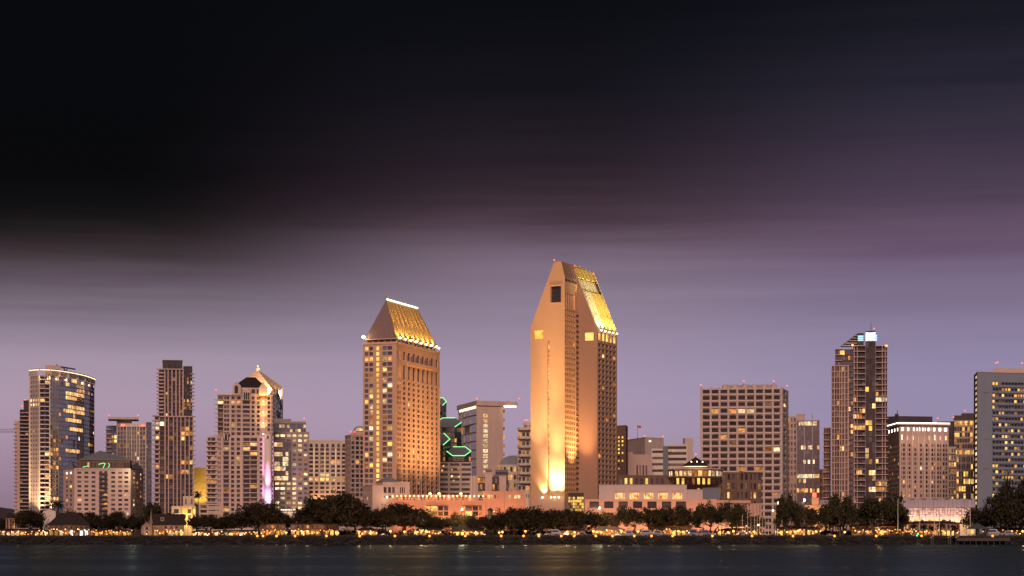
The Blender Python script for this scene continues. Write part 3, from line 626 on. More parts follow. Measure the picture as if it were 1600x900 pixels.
# faceted bronze roof tower behind
Y = 1420
t = T('pyramid_tower', 'glass tower with faceted bronze pyramid roof behind the pink condominium', 'tower', W(405, Y) + Vector((0, 0, G)))
B = [W(366, Y + 14), W(431.5, Y - 18), W(442, Y + 12), W(395, Y + 40)]; zc = [Zp(602, Y), Zp(619, Y), Zp(602, Y), Zp(602, Y)]
zb = Zp(619, Y); t.facade('a', B[0], B[1], G, zb, 9, 34, .82, .8, .3, base=.05, glass='blue'); t.facade('a', B[1], B[2], G, zb, 3, 34, .9, .85, .25, base=.03, glass='blue')
t.plain('a', B[2], B[3], G, zb); t.plain('a', B[3], B[0], G, zb)
ap = P3(403, 578, Y + 8); M['bronze'] = mat('bronze_panels', (.72, .50, .34), .4, .0, .12)
cor = [Vector((p.x, p.y, zb if i == 1 else Zp(604, Y))) for i, p in enumerate(B)]
for k in range(4):
    a, b = cor[k], cor[(k + 1) % 4]
    nrow = 7
    for r in range(nrow):
        f0, f1 = r / nrow, (r + .93) / nrow; mb = MB(); nb = (b - a).cross(ap - a).normalized() * .25
        q = [a.lerp(ap, f0), b.lerp(ap, f0), b.lerp(ap, f1), a.lerp(ap, f1)]; mb.poly(*[x + nb for x in q]); mb.poly(q[0], q[1], q[1] + nb, q[0] + nb); mb.poly(q[2], q[3], q[3] + nb, q[2] + nb); t.part('roof_panel', mb, M['bronze'])
mb = MB()
for k in range(4):
    a, b = cor[k], cor[(k + 1) % 4]; mb.poly(a, b, ap); mb.poly((B[k].x, B[k].y, zb), (B[(k + 1) % 4].x, B[(k + 1) % 4].y, zb), b, a)
t.part('roof', mb, M['taupe'])
mb = MB(); mb.lathe(ap - Vector((0, 0, .5)), [(1.0, 0), (1.2, 1.5), (.5, 2.6), (.1, 4)], 8); t.part('finial', mb, M['bronze'])
mb = MB(); mb.lathe(ap + Vector((0, -1, 2.2)), [(.3, 0), (.5, .5), (.2, 1)], 6); t.part('beacon', mb, M['strip'])
for y0, y1 in ((606, 640), (640, 606), (640, 672)):
    mb = MB(); mb.tube(P3(432.5, y0, Y - 17), P3(441.5, y1, Y + 10), .35, n=5); t.part('brace', mb, M['silver'])
d, n = nrm(B[0], B[1]); 
for u, pw in ((.45, 30000), (.80, 70000)): 
    p = B[0].lerp(B[1], u) + n * 5; lamp_light(t.o, Vector((p.x, p.y, zb - 2)), pw, (1, .72, .45), 'SPOT', B[0].lerp(B[1], u) + Vector((0, 8, zb + 14)), 90, org=t.org)
p = (B[1] + B[2]) / 2 + Vector((7, -4, zb - 2)); lamp_light(t.o, p, 60000, (1, .72, .45), 'SPOT', (B[1] + B[2]) / 2 + Vector((0, 6, zb + 10)), 100, org=t.org)
t.done({'a': M['taupe']})

# taupe office with scattered white lights
Y = 1175
t = T('taupe_office', 'taupe office block with dark glass bay and scattered white-lit windows', 'building', W(455, Y) + Vector((0, 0, G)))
zt = Zp(676, Y); fp = rfp(428, 483, Y, 26); rw = rows_px(677, 797, 16, Y, .5)
M['whiteb'] = glow('festoon_bulb', (1, .84, .62), 2.5)
RC = [(428, 684, 484, 690, .75, 'white'), (428, 676, 484, 683, .35, 'white'), (455, 690, 484, 712, .4, 'white'), (428, 690, 440, 697, 1, 'white'), (428, 705, 440, 712, 1, 'white'), (455, 712, 484, 745, .35, ('white', 'dimw')), (428, 750, 484, 765, .85, 'white'), (428, 765, 484, 778, .12, 'white'), (428, 778, 484, 790, .6, 'white'), (428, 790, 484, 800, .6, 'white')]
cl = [(.04, .15), (.19, .31), (.36, .47), (.53, .63), (.69, .79), (.85, .95)]
t.block('a', fp, G, zt, {0: dict(cols=cl, rows=rw, dep=.45, base=.2, rects=RC, glass='blue', skip=lambda i, j: i < 3 and 5 < j < 14)}, parapet=.5)
L = (fp[1] - fp[0]).length; bayf = [fp[0] + (fp[1] - fp[0]) * .01, fp[0] + (fp[1] - fp[0]) * .49]; d, n = nrm(*bayf); bq = [bayf[0] + n * .35, bayf[1] + n * .35]
t.facade('b', bq[0], bq[1], Zp(751, Y), Zp(691, Y), 6, 8, .95, .86, .1, base=.12, glass='blue', litst=('white',), rects=[(428, 691, 441, 698, 1, 'white'), (428, 705, 441, 712, 1, 'white'), (428, 728, 440, 734, .9, 'white'), (433, 719, 455, 726, .5, 'white'), (430, 744, 452, 751, .5, 'white')], curt=0)
for za, zb2 in ((Zp(751, Y), Zp(691, Y)),): t.wall('b').poly((bq[0].x, bq[0].y, zb2), (bq[1].x, bq[1].y, zb2), (bayf[1].x, bayf[1].y, zb2), (bayf[0].x, bayf[0].y, zb2))
u1 = rfp(428, 478, Y + 8, 16); t.block('b', u1, zt + .01, Zp(661, Y), {0: dict(cols=12, rows=2, wf=.9, hf=.7, dep=.15, base=.15, glass='blue', litst=('white',))}, parapet=.4)
u2 = rfp(428, 455, Y + 9, 12); t.block('c', u2, Zp(661, Y) + .01, Zp(653, Y), None); u3 = rfp(455, 478, Y + 10, 10); t.block('c', u3, Zp(661, Y) + .01, Zp(657, Y), None); beacon(t, P3(475, 657, Y + 11))
st = rfp(430, 497, Y - 10, 8); t.block('d', st, G, Zp(800, Y), {0: dict(cols=12, rows=1, wf=.6, hf=.5, base=.4)})
for k in range(17):
    p = P3(433 + k * 3.1 + rnd.uniform(-.6, .6), 797.5, Y - 11); mb = MB(); mb.lathe(p, [(.1, 0), (.3, .2), (.3, .5), (.1, .7)], 6); t.part('bulb', mb, M['whiteb'])
lamp_light(t.o, P3(450, 796, Y - 13), 250, (1, .8, .55), org=t.org)
t.done({'a': M['taupe'], 'b': M['slate'], 'c': M['taupe'], 'd': M['pale']})

# pale hotel with arched top row
Y = 1260
t = T('arched_hotel', 'pale hotel slab with arched top windows and one glowing orange floor', 'hotel', W(512, Y) + Vector((0, 0, G)))
fp = rfp(482, 541, Y, 24); zt = Zp(689, Y); rw = rows_px(699, 792, 14, Y, .62); L = (fp[1] - fp[0]).length
cl = [(.02, .12), (.17, .26), (.31, .42), (.46, .54), (.60, .70), (.755, .835), (.88, .99)]
t.block('a', fp, G, zt, {0: dict(cols=cl, rows=rw, dep=.4, base=.12, litst=('amber', 'warm', 'dimw'), rects=[(482, 745, 541, 752, .95, ('yell', 'warm')), (498, 739, 520, 745, .8, 'white')])}, parapet=.6)
for k, (a, b) in enumerate(cl): arch_win(t, fp[0], fp[1], L * (a + b) / 2, L * (b - a) * .8, Zp(699, Y), Zp(695, Y) + .8, 'dark')
for u in (.145, .43, .72):
    mb = MB(); mb.bar(fp[0], fp[1], L * u - .22, L * u + .22, .1, -.02, Zp(745, Y), Zp(701, Y)); t.part('light_strip', mb, M['dimstrip'])
for k in range(6):
    p = fp[0].lerp(fp[1], (k + .5) / 6); lamp_light(t.o, p + Vector((0, -5, Zp(786, Y))), 700, (1, .5, .2), org=t.org)
t.done({'a': M['beige']})

# narrow block beside the big hotel tower
Y = 1150
t = T('narrow_block', 'narrow rose block with arched penthouse beside the gold-roofed tower', 'building', W(552, Y) + Vector((0, 0, G)))
fp = cfp((539, Y + 14), (548, Y), (572, Y + 4)); zt = Zp(680, Y)
t.block('a', fp, G, zt, {0: dict(cols=2, rows=17, wf=.4, hf=.5, base=.15), 1: dict(cols=[(.05, .25), (.33, .55), (.63, .85)], rows=rows_px(681, 806, 17, Y, .68), dep=.5, base=.08, glass='blue')}, parapet=.5)
p2 = rfp(549, 570, Y + 4, 10); t.block('a', p2, zt + .01, Zp(674, Y), None); mb = MB(); c = P3(562, 674, Y + 8)
q = [(4 * math.cos(math.pi * k / 10), 3.2 * math.sin(math.pi * k / 10)) for k in range(11)]
f0 = [(c.x + a, c.y, c.z + b) for a, b in q]; f1 = [(c.x + a, c.y + 6, c.z + b) for a, b in q]; mb.poly(*f0); mb.poly(*reversed(f1))
for k in range(10): mb.poly(f0[k], f1[k], f1[k + 1], f0[k + 1])
t.part('vault', mb, M['roofgrey']); mb = MB(); mb.poly(*[(c.x + a * .6, c.y - .08, c.z + .2 + b * .6) for a, b in q]); t.part('vault_window', mb, M['white'])
for a in (548, 554): beacon(t, P3(a, 678, Y + 2))
t.done({'a': M['pink2']})

# ---------------------------------------------------------------- hotel tower with gold hipped roof
M['rosew'] = mat('rose_precast', (.60, .375, .26), .8, var=.10)
M['rooflit'] = mat('copper_roof_lit', (.56, .35, .13), .5, .0, .06, scale=.10)  # long slopes: gold of the floodlight put into the copper colour
M['roofunlit'] = mat('copper_roof_unlit', (.20, .13, .125), .6, .0, .12)  # same copper on the unlit end slopes, their dimness put into the colour
M['cyanlt'] = glow('ridge_light', (.70, 1.0, .78), 2.0)
t = T('gold_roof_tower', 'rose hotel tower with steep gold floodlit hipped roof and ridge spikes', 'hotel', W(622, 1075) + Vector((0, 0, G)))
fp = cfp((567, 1067), (619, 1060), (687, 1120)); Lc, Nc, Rc, Bc = fp
zt = Zp(536, 1060); RC = [(587, 540, 594, 760, 1, 'yell'), (566, 540, 585, 552, .5, 'yell'), (595, 540, 613, 552, .4, 'yell'), (566, 555, 613, 563, .9, 'warm'), (595, 590, 604, 640, .5, 'white'), (566, 600, 585, 630, .45, ('warm', 'yell')), (566, 630, 585, 690, .4, ('white', 'warm')), (566, 690, 585, 730, .6, ('warm', 'yell'))]
rw = rows_px(539, 764, 27, 1060, .68)
t.facade('a', Lc, Nc, G, zt, [(.055, .165), (.195, .305), (.40, .49), (.59, .715), (.74, .88)], rw, dep=.5, base=.28, rects=RC, glass='blue', litst=('warm', 'white', 'dimw', 'yell'), curt=.2)
cr = [(.03, .06), (.075, .105)]; 
for i in range(8): cr.append((.155 + i * .107, .155 + i * .107 + .052))
rr_ = rows_px(592, 772, 22, 1060, .62); slots = [(Zp(590, 1060), Zp(568, 1060)), (Zp(560, 1060), Zp(547, 1060))]
t.facade('b', Nc, Rc, G, zt, cr, rr_ + slots, dep=.6, base=.05, litst=('warm', 'amber', 'dimw'), curt=.05, rects=[(619, 550, 627, 600, .6, 'amber'), (683, 560, 690, 680, .15, 'amber')])
t.plain('b', Rc, Bc, G, zt); t.plain('b', Bc, Lc, G, zt); t.wall('a').poly(*[(p.x, p.y, zt) for p in fp])
dN, nN = nrm(Nc, Rc); LR = (Rc - Nc).length; LL = (Nc - Lc).length
for i in range(9):
    u = (.138 + i * .107) * LR if i < 8.5 else 0; mb = MB(); mb.bar(Nc, Rc, u - .55, u + .35, .35, -.01, G, Zp(592, 1060)); t.part('pier', mb, M['rosew'])
mb = MB(); mb.bar(Nc, Rc, LR * .24, LR * .86, 1.1, -.02, Zp(566.5, 1060), Zp(561, 1060)); t.part('balcony_band', mb, M['rosew'])
mb = MB(); mb.bar(Lc, Nc, 0, LL, .3, -.02, Zp(537, 1060), Zp(533.5, 1060)); mb.bar(Nc, Rc, .02, LR, .3, -.02, Zp(537, 1060), Zp(533.5, 1060)); t.part('cornice', mb, M['rosew'])
for a in (.345, .535): mb = MB(); mb.bar(Lc, Nc, LL * a - .4, LL * a + .4, .3, -.01, G, Zp(540, 1060)); t.part('pier', mb, M['rosew'])
mb = MB(); mb.bar(Lc, Nc, LL - 1.9, LL + .3, .32, -.01, G, Zp(538, 1060)); mb.bar(Nc, Rc, -.3, 1.0, .33, -.01, G, Zp(538.4, 1060)); t.part('corner_pier', mb, M['rosew'])
# recessed attic and roof
cen = (Lc + Nc + Rc + Bc) / 4; ins = [p + (cen - p) * .10 for p in fp]; zr = Zp(527.5, 1060)
t.block('c', ins, zt + .01, zr, {0: dict(cols=5, rows=1, wf=.7, hf=.7, base=.2, litst=('yell',)), 1: dict(cols=10, rows=1, wf=.6, hf=.6, base=0)})
eav = [p + (cen - p) * .045 for p in fp]; m0, m1 = (eav[0] + eav[1]) / 2, (eav[2] + eav[3]) / 2
A = m0 + dN * 8; Bq = m1 - dN * 8; zR = Zp(467, 1069)
E = [Vector((p.x, p.y, zr)) for p in eav]; A3 = Vector((A.x, A.y, zR)); B3 = Vector((Bq.x, Bq.y, zR))
mb = MB(); mb.poly(E[0], E[1], A3); mb.poly(E[2], E[3], B3); r0 = t.part('roof', mb, M['roofunlit'])
mb = MB(); mb.poly(E[1], E[2], B3, A3); mb.poly(E[3], E[0], A3, B3); t.part('roof_slope', mb, M['rooflit'])
mb = MB(); mb.prism(eav, zr - .5, zr - .02); t.part('eave', mb, M['rosew'])
up = (A3 - E[1]); sn = (E[2] - E[1]).cross(A3 - E[1]).normalized()
for i in range(1, 10):
    f = i / 10; mb = MB(); a = E[1].lerp(E[2], f); b = A3.lerp(B3, f); mb.tube(a + sn * .05, b + sn * .05, .12, n=4); t.part('roof_seam', mb, M['rooflit'], r0)
sl = (E[0] - E[1])
for i in range(1, 12):
    f = i / 12; a = E[0].lerp(E[1], f); g2 = 1 - abs(2 * f - 1); mid = (E[0] + E[1]) / 2; b = a + (A3 - mid) * g2; mb = MB(); mb.tube(a, b, .09, n=4); t.part('roof_seam', mb, M['roofunlit'], r0)
# eave floodlights: eight scallops of light
for i in range(8):
    f = (i + .35) / 8; p = E[1].lerp(E[2], f) + nN * 1.1 + Vector((0, 0, .25)); mb = MB(); mb.lathe(p - Vector((0, 0, .5)), [(.25, 0), (.55, .3), (.62, .7), (.3, .9)], 8); fl = t.part('floodlight', mb, M['lens'])
    tg = A3.lerp(B3, f); lamp_light(t.o, p + nN * .5 + Vector((0, 0, .5)), 3600, (1, .70, .28), 'SPOT', E[1].lerp(E[2], f) + (tg - E[1].lerp(E[2], f)) * .30, 95, org=t.org, radius=.25, blend=.8)
    lamp_light(t.o, p + nN * 3.4 + Vector((0, 0, .2)), 16000, (1, .60, .18), 'SPOT', E[1].lerp(E[2], f) + (tg - E[1].lerp(E[2], f)) * .62, 17, org=t.org, radius=.25, blend=.9)
p = E[0] + Vector((-.6, -1, .2)); mb = MB(); mb.lathe(p, [(.3, 0), (.8, .5), (.8, 1.2), (.2, 1.7)], 8); t.part('floodlight', mb, M['lens']); lamp_light(t.o, p + Vector((0, -1, 1.0)), 900, (1, .7, .35), org=t.org)
p = E[2] + Vector((.6, -1, -.6)); mb = MB(); mb.lathe(p, [(.3, 0), (.5, .4), (.2, .9)], 8); t.part('floodlight', mb, M['lens'])
# lit ridge with spikes
mb = MB(); mb.tube(A3 + Vector((0, 0, .3)), B3 + Vector((0, 0, .3)), .5, n=6); rg = t.part('ridge_light', mb, M['cyanlt'])
M['ridgemetal'] = mat('ridge_metal', (.60, .52, .34), .4, .4)
for i in range(17):
    f = i / 16; p = A3.lerp(B3, f); h = 5.0 if i == 0 else (3.6 if i in (14, 15, 16) else (3.0 if i % 3 == 1 else 1.8)); mb = MB(); mb.tube(p, p + Vector((0, 0, h)), .22, .08, n=5); t.part('spike', mb, M['ridgemetal'])
p = A3 - dN * .8; mb = MB(); mb.tube(p - Vector((0, 0, .5)), p + Vector((0, 0, 4.0)), .24, .1, n=5); t.part('spike', mb, M['ridgemetal'])
for u, pw, tz in ((.2, 120000, 75), (.5, 120000, 75), (.8, 120000, 75)):
    p = Nc.lerp(Rc, u) + nN * 30; lamp_light(t.o, (p.x, p.y, G + 10), pw, (1, .55, .20), 'SPOT', Nc.lerp(Rc, u) + Vector((0, 0, tz)), 60, org=t.org, radius=.5, blend=.9)
t.done({'a': M['rosew'], 'b': M['rosew'], 'c': M['rosew']})

# ---------------------------------------------------------------- green neon hexagon cluster
Y = 1190
t = T('hexagon_towers', 'cluster of dark hexagonal glass towers edged with green neon', 'tower', W(708, Y) + Vector((0, 0, G)))
def hexp(cx, Yc, w, yb, yf, yl, key, edges=(0, 1, 2, 3, 4, 5)):
    """hexagonal shaft with a roof tilted to the bay: yb back edge, yf front edge (photo rows)"""
    r = w / 2 / F * Yc; c = W(cx, Yc); h = [c + Vector((r * math.cos(R(a)), r * .9 * math.sin(R(a)), 0)) for a in (180, 240, 300, 0, 60, 120)]
    zf, zb = Zp(yf, Yc), Zp(yb, Yc); zz = [(zf + zb) / 2, zf, zf, (zf + zb) / 2, zb, zb]; lo = Zp(yl, Yc)
    for k in (0, 1, 2):
        a, b = h[k], h[k + 1]; zc = min(zz[k], zz[k + 1]); n = max(1, int((zc - lo) / 3.3))
        t.facade(key, a, b, lo, zc, 3, n, .92, .72, .2, base=.22, glass='blue', litst=('amber', 'warm', 'dimw'), curt=0)
        if abs(zz[k] - zz[k + 1]) > .01: t.wall(key).poly((a.x, a.y, zc), (b.x, b.y, zc), (b.x, b.y, zz[k + 1]), (a.x, a.y, zz[k]))
    for k in (3, 4, 5): a, b = h[k], h[(k + 1) % 6]; t.wall(key).poly((a.x, a.y, lo), (b.x, b.y, lo), (b.x, b.y, zz[(k + 1) % 6]), (a.x, a.y, zz[k]))
    top = [Vector((p.x, p.y, z)) for p, z in zip(h, zz)]; mb = MB(); mb.poly(*[p - Vector((0, 0, .05)) for p in top]); t.part('roof', mb, M['slate'])
    for k in edges: mb = MB(); mb.tube(top[k], top[(k + 1) % 6], .22, n=5); t.part('neon_tube', mb, M['green'])
hexp(686, Y + 40, 23, 621, 634, 800, 'h', (2, 3, 4)); hexp(701, Y + 24, 40, 652, 668, 800, 'h', (2, 4, 5)); hexp(683, Y + 12, 40, 676, 696, 800, 'h', (2, 3)); hexp(717, Y + 8, 38, 697.5, 712.5, 722, 'h', (0, 1, 2, 3, 4))
fb = rfp(684, 737, Y, 26); zt = Zp(722, Y); t.block('w', fb, G, zt, {0: dict(cols=[(.02, .30), (.36, .64), (.70, .98)], rows=15, hf=.5, dep=.5, base=.0)})
for (x, y) in ((706, 744), (706, 734), (716, 733), (691, 735), (693, 728), (724, 730), (717, 745), (709, 751)): mb = MB(); p = P3(x, y, Y - .2); mb.box(p.x - .5, p.x + .5, p.y - .1, p.y + .2, p.z - .5, p.z + .5); t.part('lit_window', mb, M['warm'])
t.done({'h': mat('dark_teal_panels', (.045, .07, .075), .4, .1, .15), 'w': M['beige']})

# ---------------------------------------------------------------- tower with cantilevered roof
Y = 1250
t = T('cantilever_tower', 'pink slab tower with one lit window column and cantilevered roof', 'tower', W(762, Y) + Vector((0, 0, G)))
fp = cfp((716, Y + 50), (744.5, Y), (786, Y + 8)); zt = Zp(634, Y); Lc, Nc, Rc, Bc = fp
t.facade('p', Nc, Rc, G, zt, [(.25, .43)], rows_px(645, 740, 12, Y, .72), dep=.4, base=1, litst=('white',), rects=[(744, 737, 790, 745, 0, 'dark')])
t.facade('g', Lc, Nc, G, zt, [(.03, .12), (.14, .25), (.32, .64), (.66, .98)], 15, hf=.86, dep=.3, base=.03, glass='lav', rects=[(716, 640, 724, 760, .5, ('dimw', 'blue'))])
mb = MB(); L = (Nc - Lc).length; mb.bar(Lc, Nc, L * .3, L, .25, -.01, 0, .45); t.stack('floor_band', mb, M['pale'], [G + (zt - G) * i / 15 for i in range(2, 15)])
t.plain('p', Rc, Bc, G, zt); t.plain('p', Bc, Lc, G, zt)
zz0, zz1 = Zp(633.5, Y), Zp(626, Y); mb = MB(); q = [Nc, Rc, Bc, Lc]; mb.prism([Lc + Vector((-1, -.5, 0)), Nc + Vector((0, -.9, 0)), Rc + Vector((0, -.9, 0)), Bc], zz0 + .0, zz1); t.part('roof', mb, M['pink'])
d, n = nrm(Nc, Rc); mb = MB(); mb.bar(Nc, Rc, (Rc - Nc).length + .01, (Rc - Nc).length + 10.5, .5, 14, zz0 + .6, zz1 - .02); rf = t.part('roof_cantilever', mb, M['pink'])
for i in range(6): p = Rc + d * (1.2 + i * 1.5) + n * .2; mb = MB(); mb.lathe(Vector((p.x, p.y, zz0 - .5)), [(.2, 0), (.5, .3), (.45, .9)], 6); t.part('downlight', mb, M['lens'])
lamp_light(t.o, Rc + d * 5 + n * 1 + Vector((0, 0, zz0 - 2.5)), 900, WARM, org=t.org)
mb = MB(); mb.bar(Lc, Nc, L * .1, L * .99, .5, -.3, zz0 - 1.6, zz0 - .2); t.part('light_cove', mb, M['strip'])
for i in range(15):
    z = G + (zt - G) * (i + .3) / 15; mb = MB(); mb.bar(Nc, Rc, (Rc - Nc).length + .02, (Rc - Nc).length + 1.4, -.3, 3, z, z + 2); t.part('window', mb, M['amber' if i % 3 else 'dimw'])
for a in (745, 811): beacon(t, P3(a, 626, Y))
t.done({'p': M['pink'], 'g': M['pale']})

# low blocks in front of it
Y = 1120
t = T('stub_blocks', 'pair of pink service towers rising with dark glass between', 'building', W(765, Y) + Vector((0, 0, G)))
for a, b, yt in ((734, 747, 744), (758, 769, 738), (780, 791, 744)): f = rfp(a, b, Y, 12); t.block('a', f, G, Zp(yt, Y), None, parapet=.3)
mb = MB(); f = rfp(758.4, 768.4, Y - .5, 11); mb.prism(f, Zp(738, Y) + .35, Zp(736, Y) + 1); t.part('cap', mb, M['slate'])
for k in (736.5, 741): mb = MB(); p = W(k, Y - 1); mb.box(p.x - .3, p.x + .3, p.y - .2, p.y + .3, G, Zp(744.5, Y)); t.part('fin', mb, M['pale'])
f = rfp(746, 781, Y + 4, 10); t.block('b', f, G, Zp(745, Y), {0: dict(cols=9, rows=9, wf=.85, hf=.8, dep=.2, base=.3, litst=('amber', 'warm'), glass='dark')})
t.done({'a': M['pink'], 'b': M['dkbrown']})

# curved arcade block with vaulted roof
Y = 1200
t = T('vaulted_block', 'small lit block under a round vaulted roof behind pink podium', 'building', W(795, Y) + Vector((0, 0, G)))
f = rfp(776, 812, Y, 18); t.block('a', f, G, Zp(727, Y), {0: dict(cols=7, rows=9, wf=.7, hf=.6, base=.55, litst=('amber', 'warm'))}, parapet=.4)
for k, (x0, y0) in enumerate(((778, 734), (775, 742))): f2 = rfp(x0 - 4, x0 + 16, Y - 3 - k * 3, 6); t.block('b', f2, G, Zp(y0, Y), {0: dict(cols=1, rows=8, wf=.95, hf=.4, base=.1)})
mb = MB(); c = P3(802, 726.5, Y + 4); q = [(8.5 * math.cos(math.pi * k / 12), 6 * math.sin(math.pi * k / 12)) for k in range(13)]
f0 = [(c.x + a, c.y, c.z + b) for a, b in q]; f1 = [(c.x + a, c.y + 12, c.z + b) for a, b in q]; mb.poly(*f0)
for k in range(12): mb.poly(f0[k], f1[k], f1[k + 1], f0[k + 1])
t.part('vault', mb, M['roofgrey'])
for k in range(0, 13, 2): mb = MB(); mb.tube(f0[k], (f0[k][0], f0[k][1], c.z - .2), .15, n=4); t.part('mullion', mb, M['metal'])
t.done({'a': M['beige'], 'b': M['slate']})

# terraced white block
Y = 1160
t = T('terraced_block', 'white terraced block with rounded balconies beside the tallest tower', 'building', W(820, Y) + Vector((0, 0, G)))
f = rfp(809, 840, Y, 20); zt = Zp(672, Y); t.block('a', f, G, zt, {0: dict(cols=5, rows=12, wf=.7, hf=.45, dep=.5, base=.25, litst=('warm', 'amber', 'dimw'))})
f2 = rfp(817, 842, Y + 2, 16); t.block('a', f2, zt + .01, Zp(661, Y), {0: dict(cols=3, rows=1, wf=.5, hf=.5, base=0)}, parapet=.4)
L = (f[1] - f[0]).length; mb = MB(); d, n = nrm(f[0], f[1]); c0 = f[0] + d * (L * .5); bal = [f[0] - d * .4, f[0] + d * 1.2 + n * 1.9, f[0] + d * 3 + n * 2.3, f[1] + n * 2.3, f[1]]; mb.prism(bal, 0, 1.5)
t.stack('balcony', mb, M['pale'], [G + (zt - G) * (i + .0) / 12 for i in range(3, 13)])
for a in (821, 824): beacon(t, P3(a, 660, Y + 3))
t.done({'a': M['pale']})
# ---------------------------------------------------------------- tallest tower: two offset slabs with raked tops
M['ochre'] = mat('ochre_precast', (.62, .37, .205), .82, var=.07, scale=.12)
M['brownunlit'] = mat('brown_unlit_precast', (.38, .225, .155), .82, var=.07, scale=.12)  # second slab's unlit tone put into the colour; plain brown elsewhere
M['goldpan'] = mat('gold_glass_panel', (.62, .46, .12), .4, .0, .14, scale=.3)
M['goldlit'] = mat('floodlit_roof_panel', (.70, .64, .44), .45, .0, .15, scale=.6)  # panels lit whitish: the floodlight is put into their colour
t = T('raked_slab_tower', 'tallest hotel tower, two offset slabs with raked tops and gold-lit roof', 'hotel', W(885, 1065) + Vector((0, 0, G)))
L1, N1, R1 = W(829, 1070), W(882.5, 1060), W(903, 1076)
dS = (R1 - N1).normalized(); dE = (N1 - L1).normalized(); E1 = (N1 - L1).length
zE = lambda py, Y=1064: Zp(py, Y)
z0 = zE(779); v = lambda p, z: (p.x, p.y, z)
def U(px): # metres along the end wall for a photo column
    k = (px - 800) / F; return (k * L1.y - L1.x) / (dE.x - k * dE.y)
def strip(key, a, d, za, zb, ua0, ub0, ua1, ub1): p = lambda u, z: v(a + d * u, z); t.wall(key).poly(p(ua0, za), p(ub0, za), p(ub1, zb), p(ua1, zb))
zs, zt = zE(509), zE(409.5); uT = U(866); uT2 = U(877)
def slope_u(z): return uT * max(0, (z - zs) / (zt - zs))
# end wall in strips around its openings
g0, g1 = U(855.2), U(858.2)
sq0, sq1, sza, szb = U(834.5), U(849), zE(528.5), zE(515.5)
bo0, bo1, boa, bob = U(860.3), U(876.8), zE(473), zE(447)
zr1 = zE(434)                                            # eave of the small right-hand rake
def ur(z): return E1 if z <= zr1 else E1 + (uT2 - E1) * (z - zr1) / (zt - zr1)
ggt = zE(531)
strip('e', L1, dE, z0, sza, 0, g0, 0, g0); 
strip('e', L1, dE, sza, szb, 0, sq0, 0, sq0); strip('e', L1, dE, sza, szb, sq1, g0, sq1, g0); t.opening('e', L1, N1, sq0, sq1, sza, szb, .8, 'yell')
strip('e', L1, dE, szb, zs, 0, g0, 0, g0); strip('e', L1, dE, z0, zs, g1, E1, g1, E1); strip('e', L1, dE, ggt, zs, g0, g1, g0, g1)
strip('e', L1, dE, zs, boa, 0, E1, slope_u(boa), E1)
strip('e', L1, dE, boa, bob, slope_u(boa), bo0, slope_u(bob), bo0); strip('e', L1, dE, boa, zr1 - 1.5, bo1, E1, bo1, E1); strip('e', L1, dE, zr1 - 1.5, zr1, bo1, E1, bo1, E1)
strip('e', L1, dE, bob, zr1, slope_u(bob), bo1, slope_u(zr1), bo1); strip('e', L1, dE, zr1, zt, slope_u(zr1), E1, uT, uT2)
t.opening('e', L1, N1, bo0, bo1, boa, bob, 1.6, 'dark')
mb = MB(); fw = .5
mb.bar(L1, N1, bo0 - fw, bo0, .25, 0, boa - fw, bob + fw); mb.bar(L1, N1, bo1, bo1 + fw, .25, 0, boa - fw, bob + fw); mb.bar(L1, N1, bo0 + .01, bo1 - .01, .22, 0, bob, bob + fw); mb.bar(L1, N1, bo0 + .01, bo1 - .01, .22, 0, boa - fw, boa); t.part('opening_frame', mb, M['ochre'])
# groove with a ladder of small lit windows
nE = Vector((dE.y, -dE.x, 0)); gp = [L1 + dE * g0 - nE * .9, L1 + dE * g1 - nE * .9]
t.facade('e', gp[0], gp[1], z0, ggt, [(.2, .8)], 36, hf=.55, dep=.15, base=.85, litst=('warm', 'yell', 'white'))
for p in (g0, g1): a = L1 + dE * p; t.wall('e').poly(v(a, z0), v(a - nE * .9, z0), v(a - nE * .9, ggt), v(a, ggt))
a, b = L1 + dE * g0, L1 + dE * g1; t.wall('e').poly(v(a, ggt), v(b, ggt), v(b - nE * .9, ggt), v(a - nE * .9, ggt))
for y in range(540, 778, 17): 
    z = zE(y); mb = MB(); mb.bar(L1, N1, .02, g0 - .02, .012, 0, z, z + .12); mb.bar(L1, N1, g1 + .02, E1 - .02, .012, 0, z, z + .12); t.part('panel_joint', mb, M['ochre'])
# long side of the first slab
LS = (R1 - N1).length; zsd = zE(441)
rwA = rows_px(481, 772, 35, 1060, .66); slot = [(zE(480, 1060), zE(457, 1060))]
t.facade('s', N1, R1, z0, zsd, [(.04, .14), (.20, .30), (.36, .46), (.52, .62), (.68, .78)], rwA + slot, dep=.6, base=.045, litst=('warm', 'amber', 'yell'), curt=.06)
mb = MB(); mb.bar(N1, R1, LS * .86, LS * 1.02, .5, -.02, 0, .7); t.stack('balcony', mb, M['dkbrown'], [a - .5 for a, b in rwA])
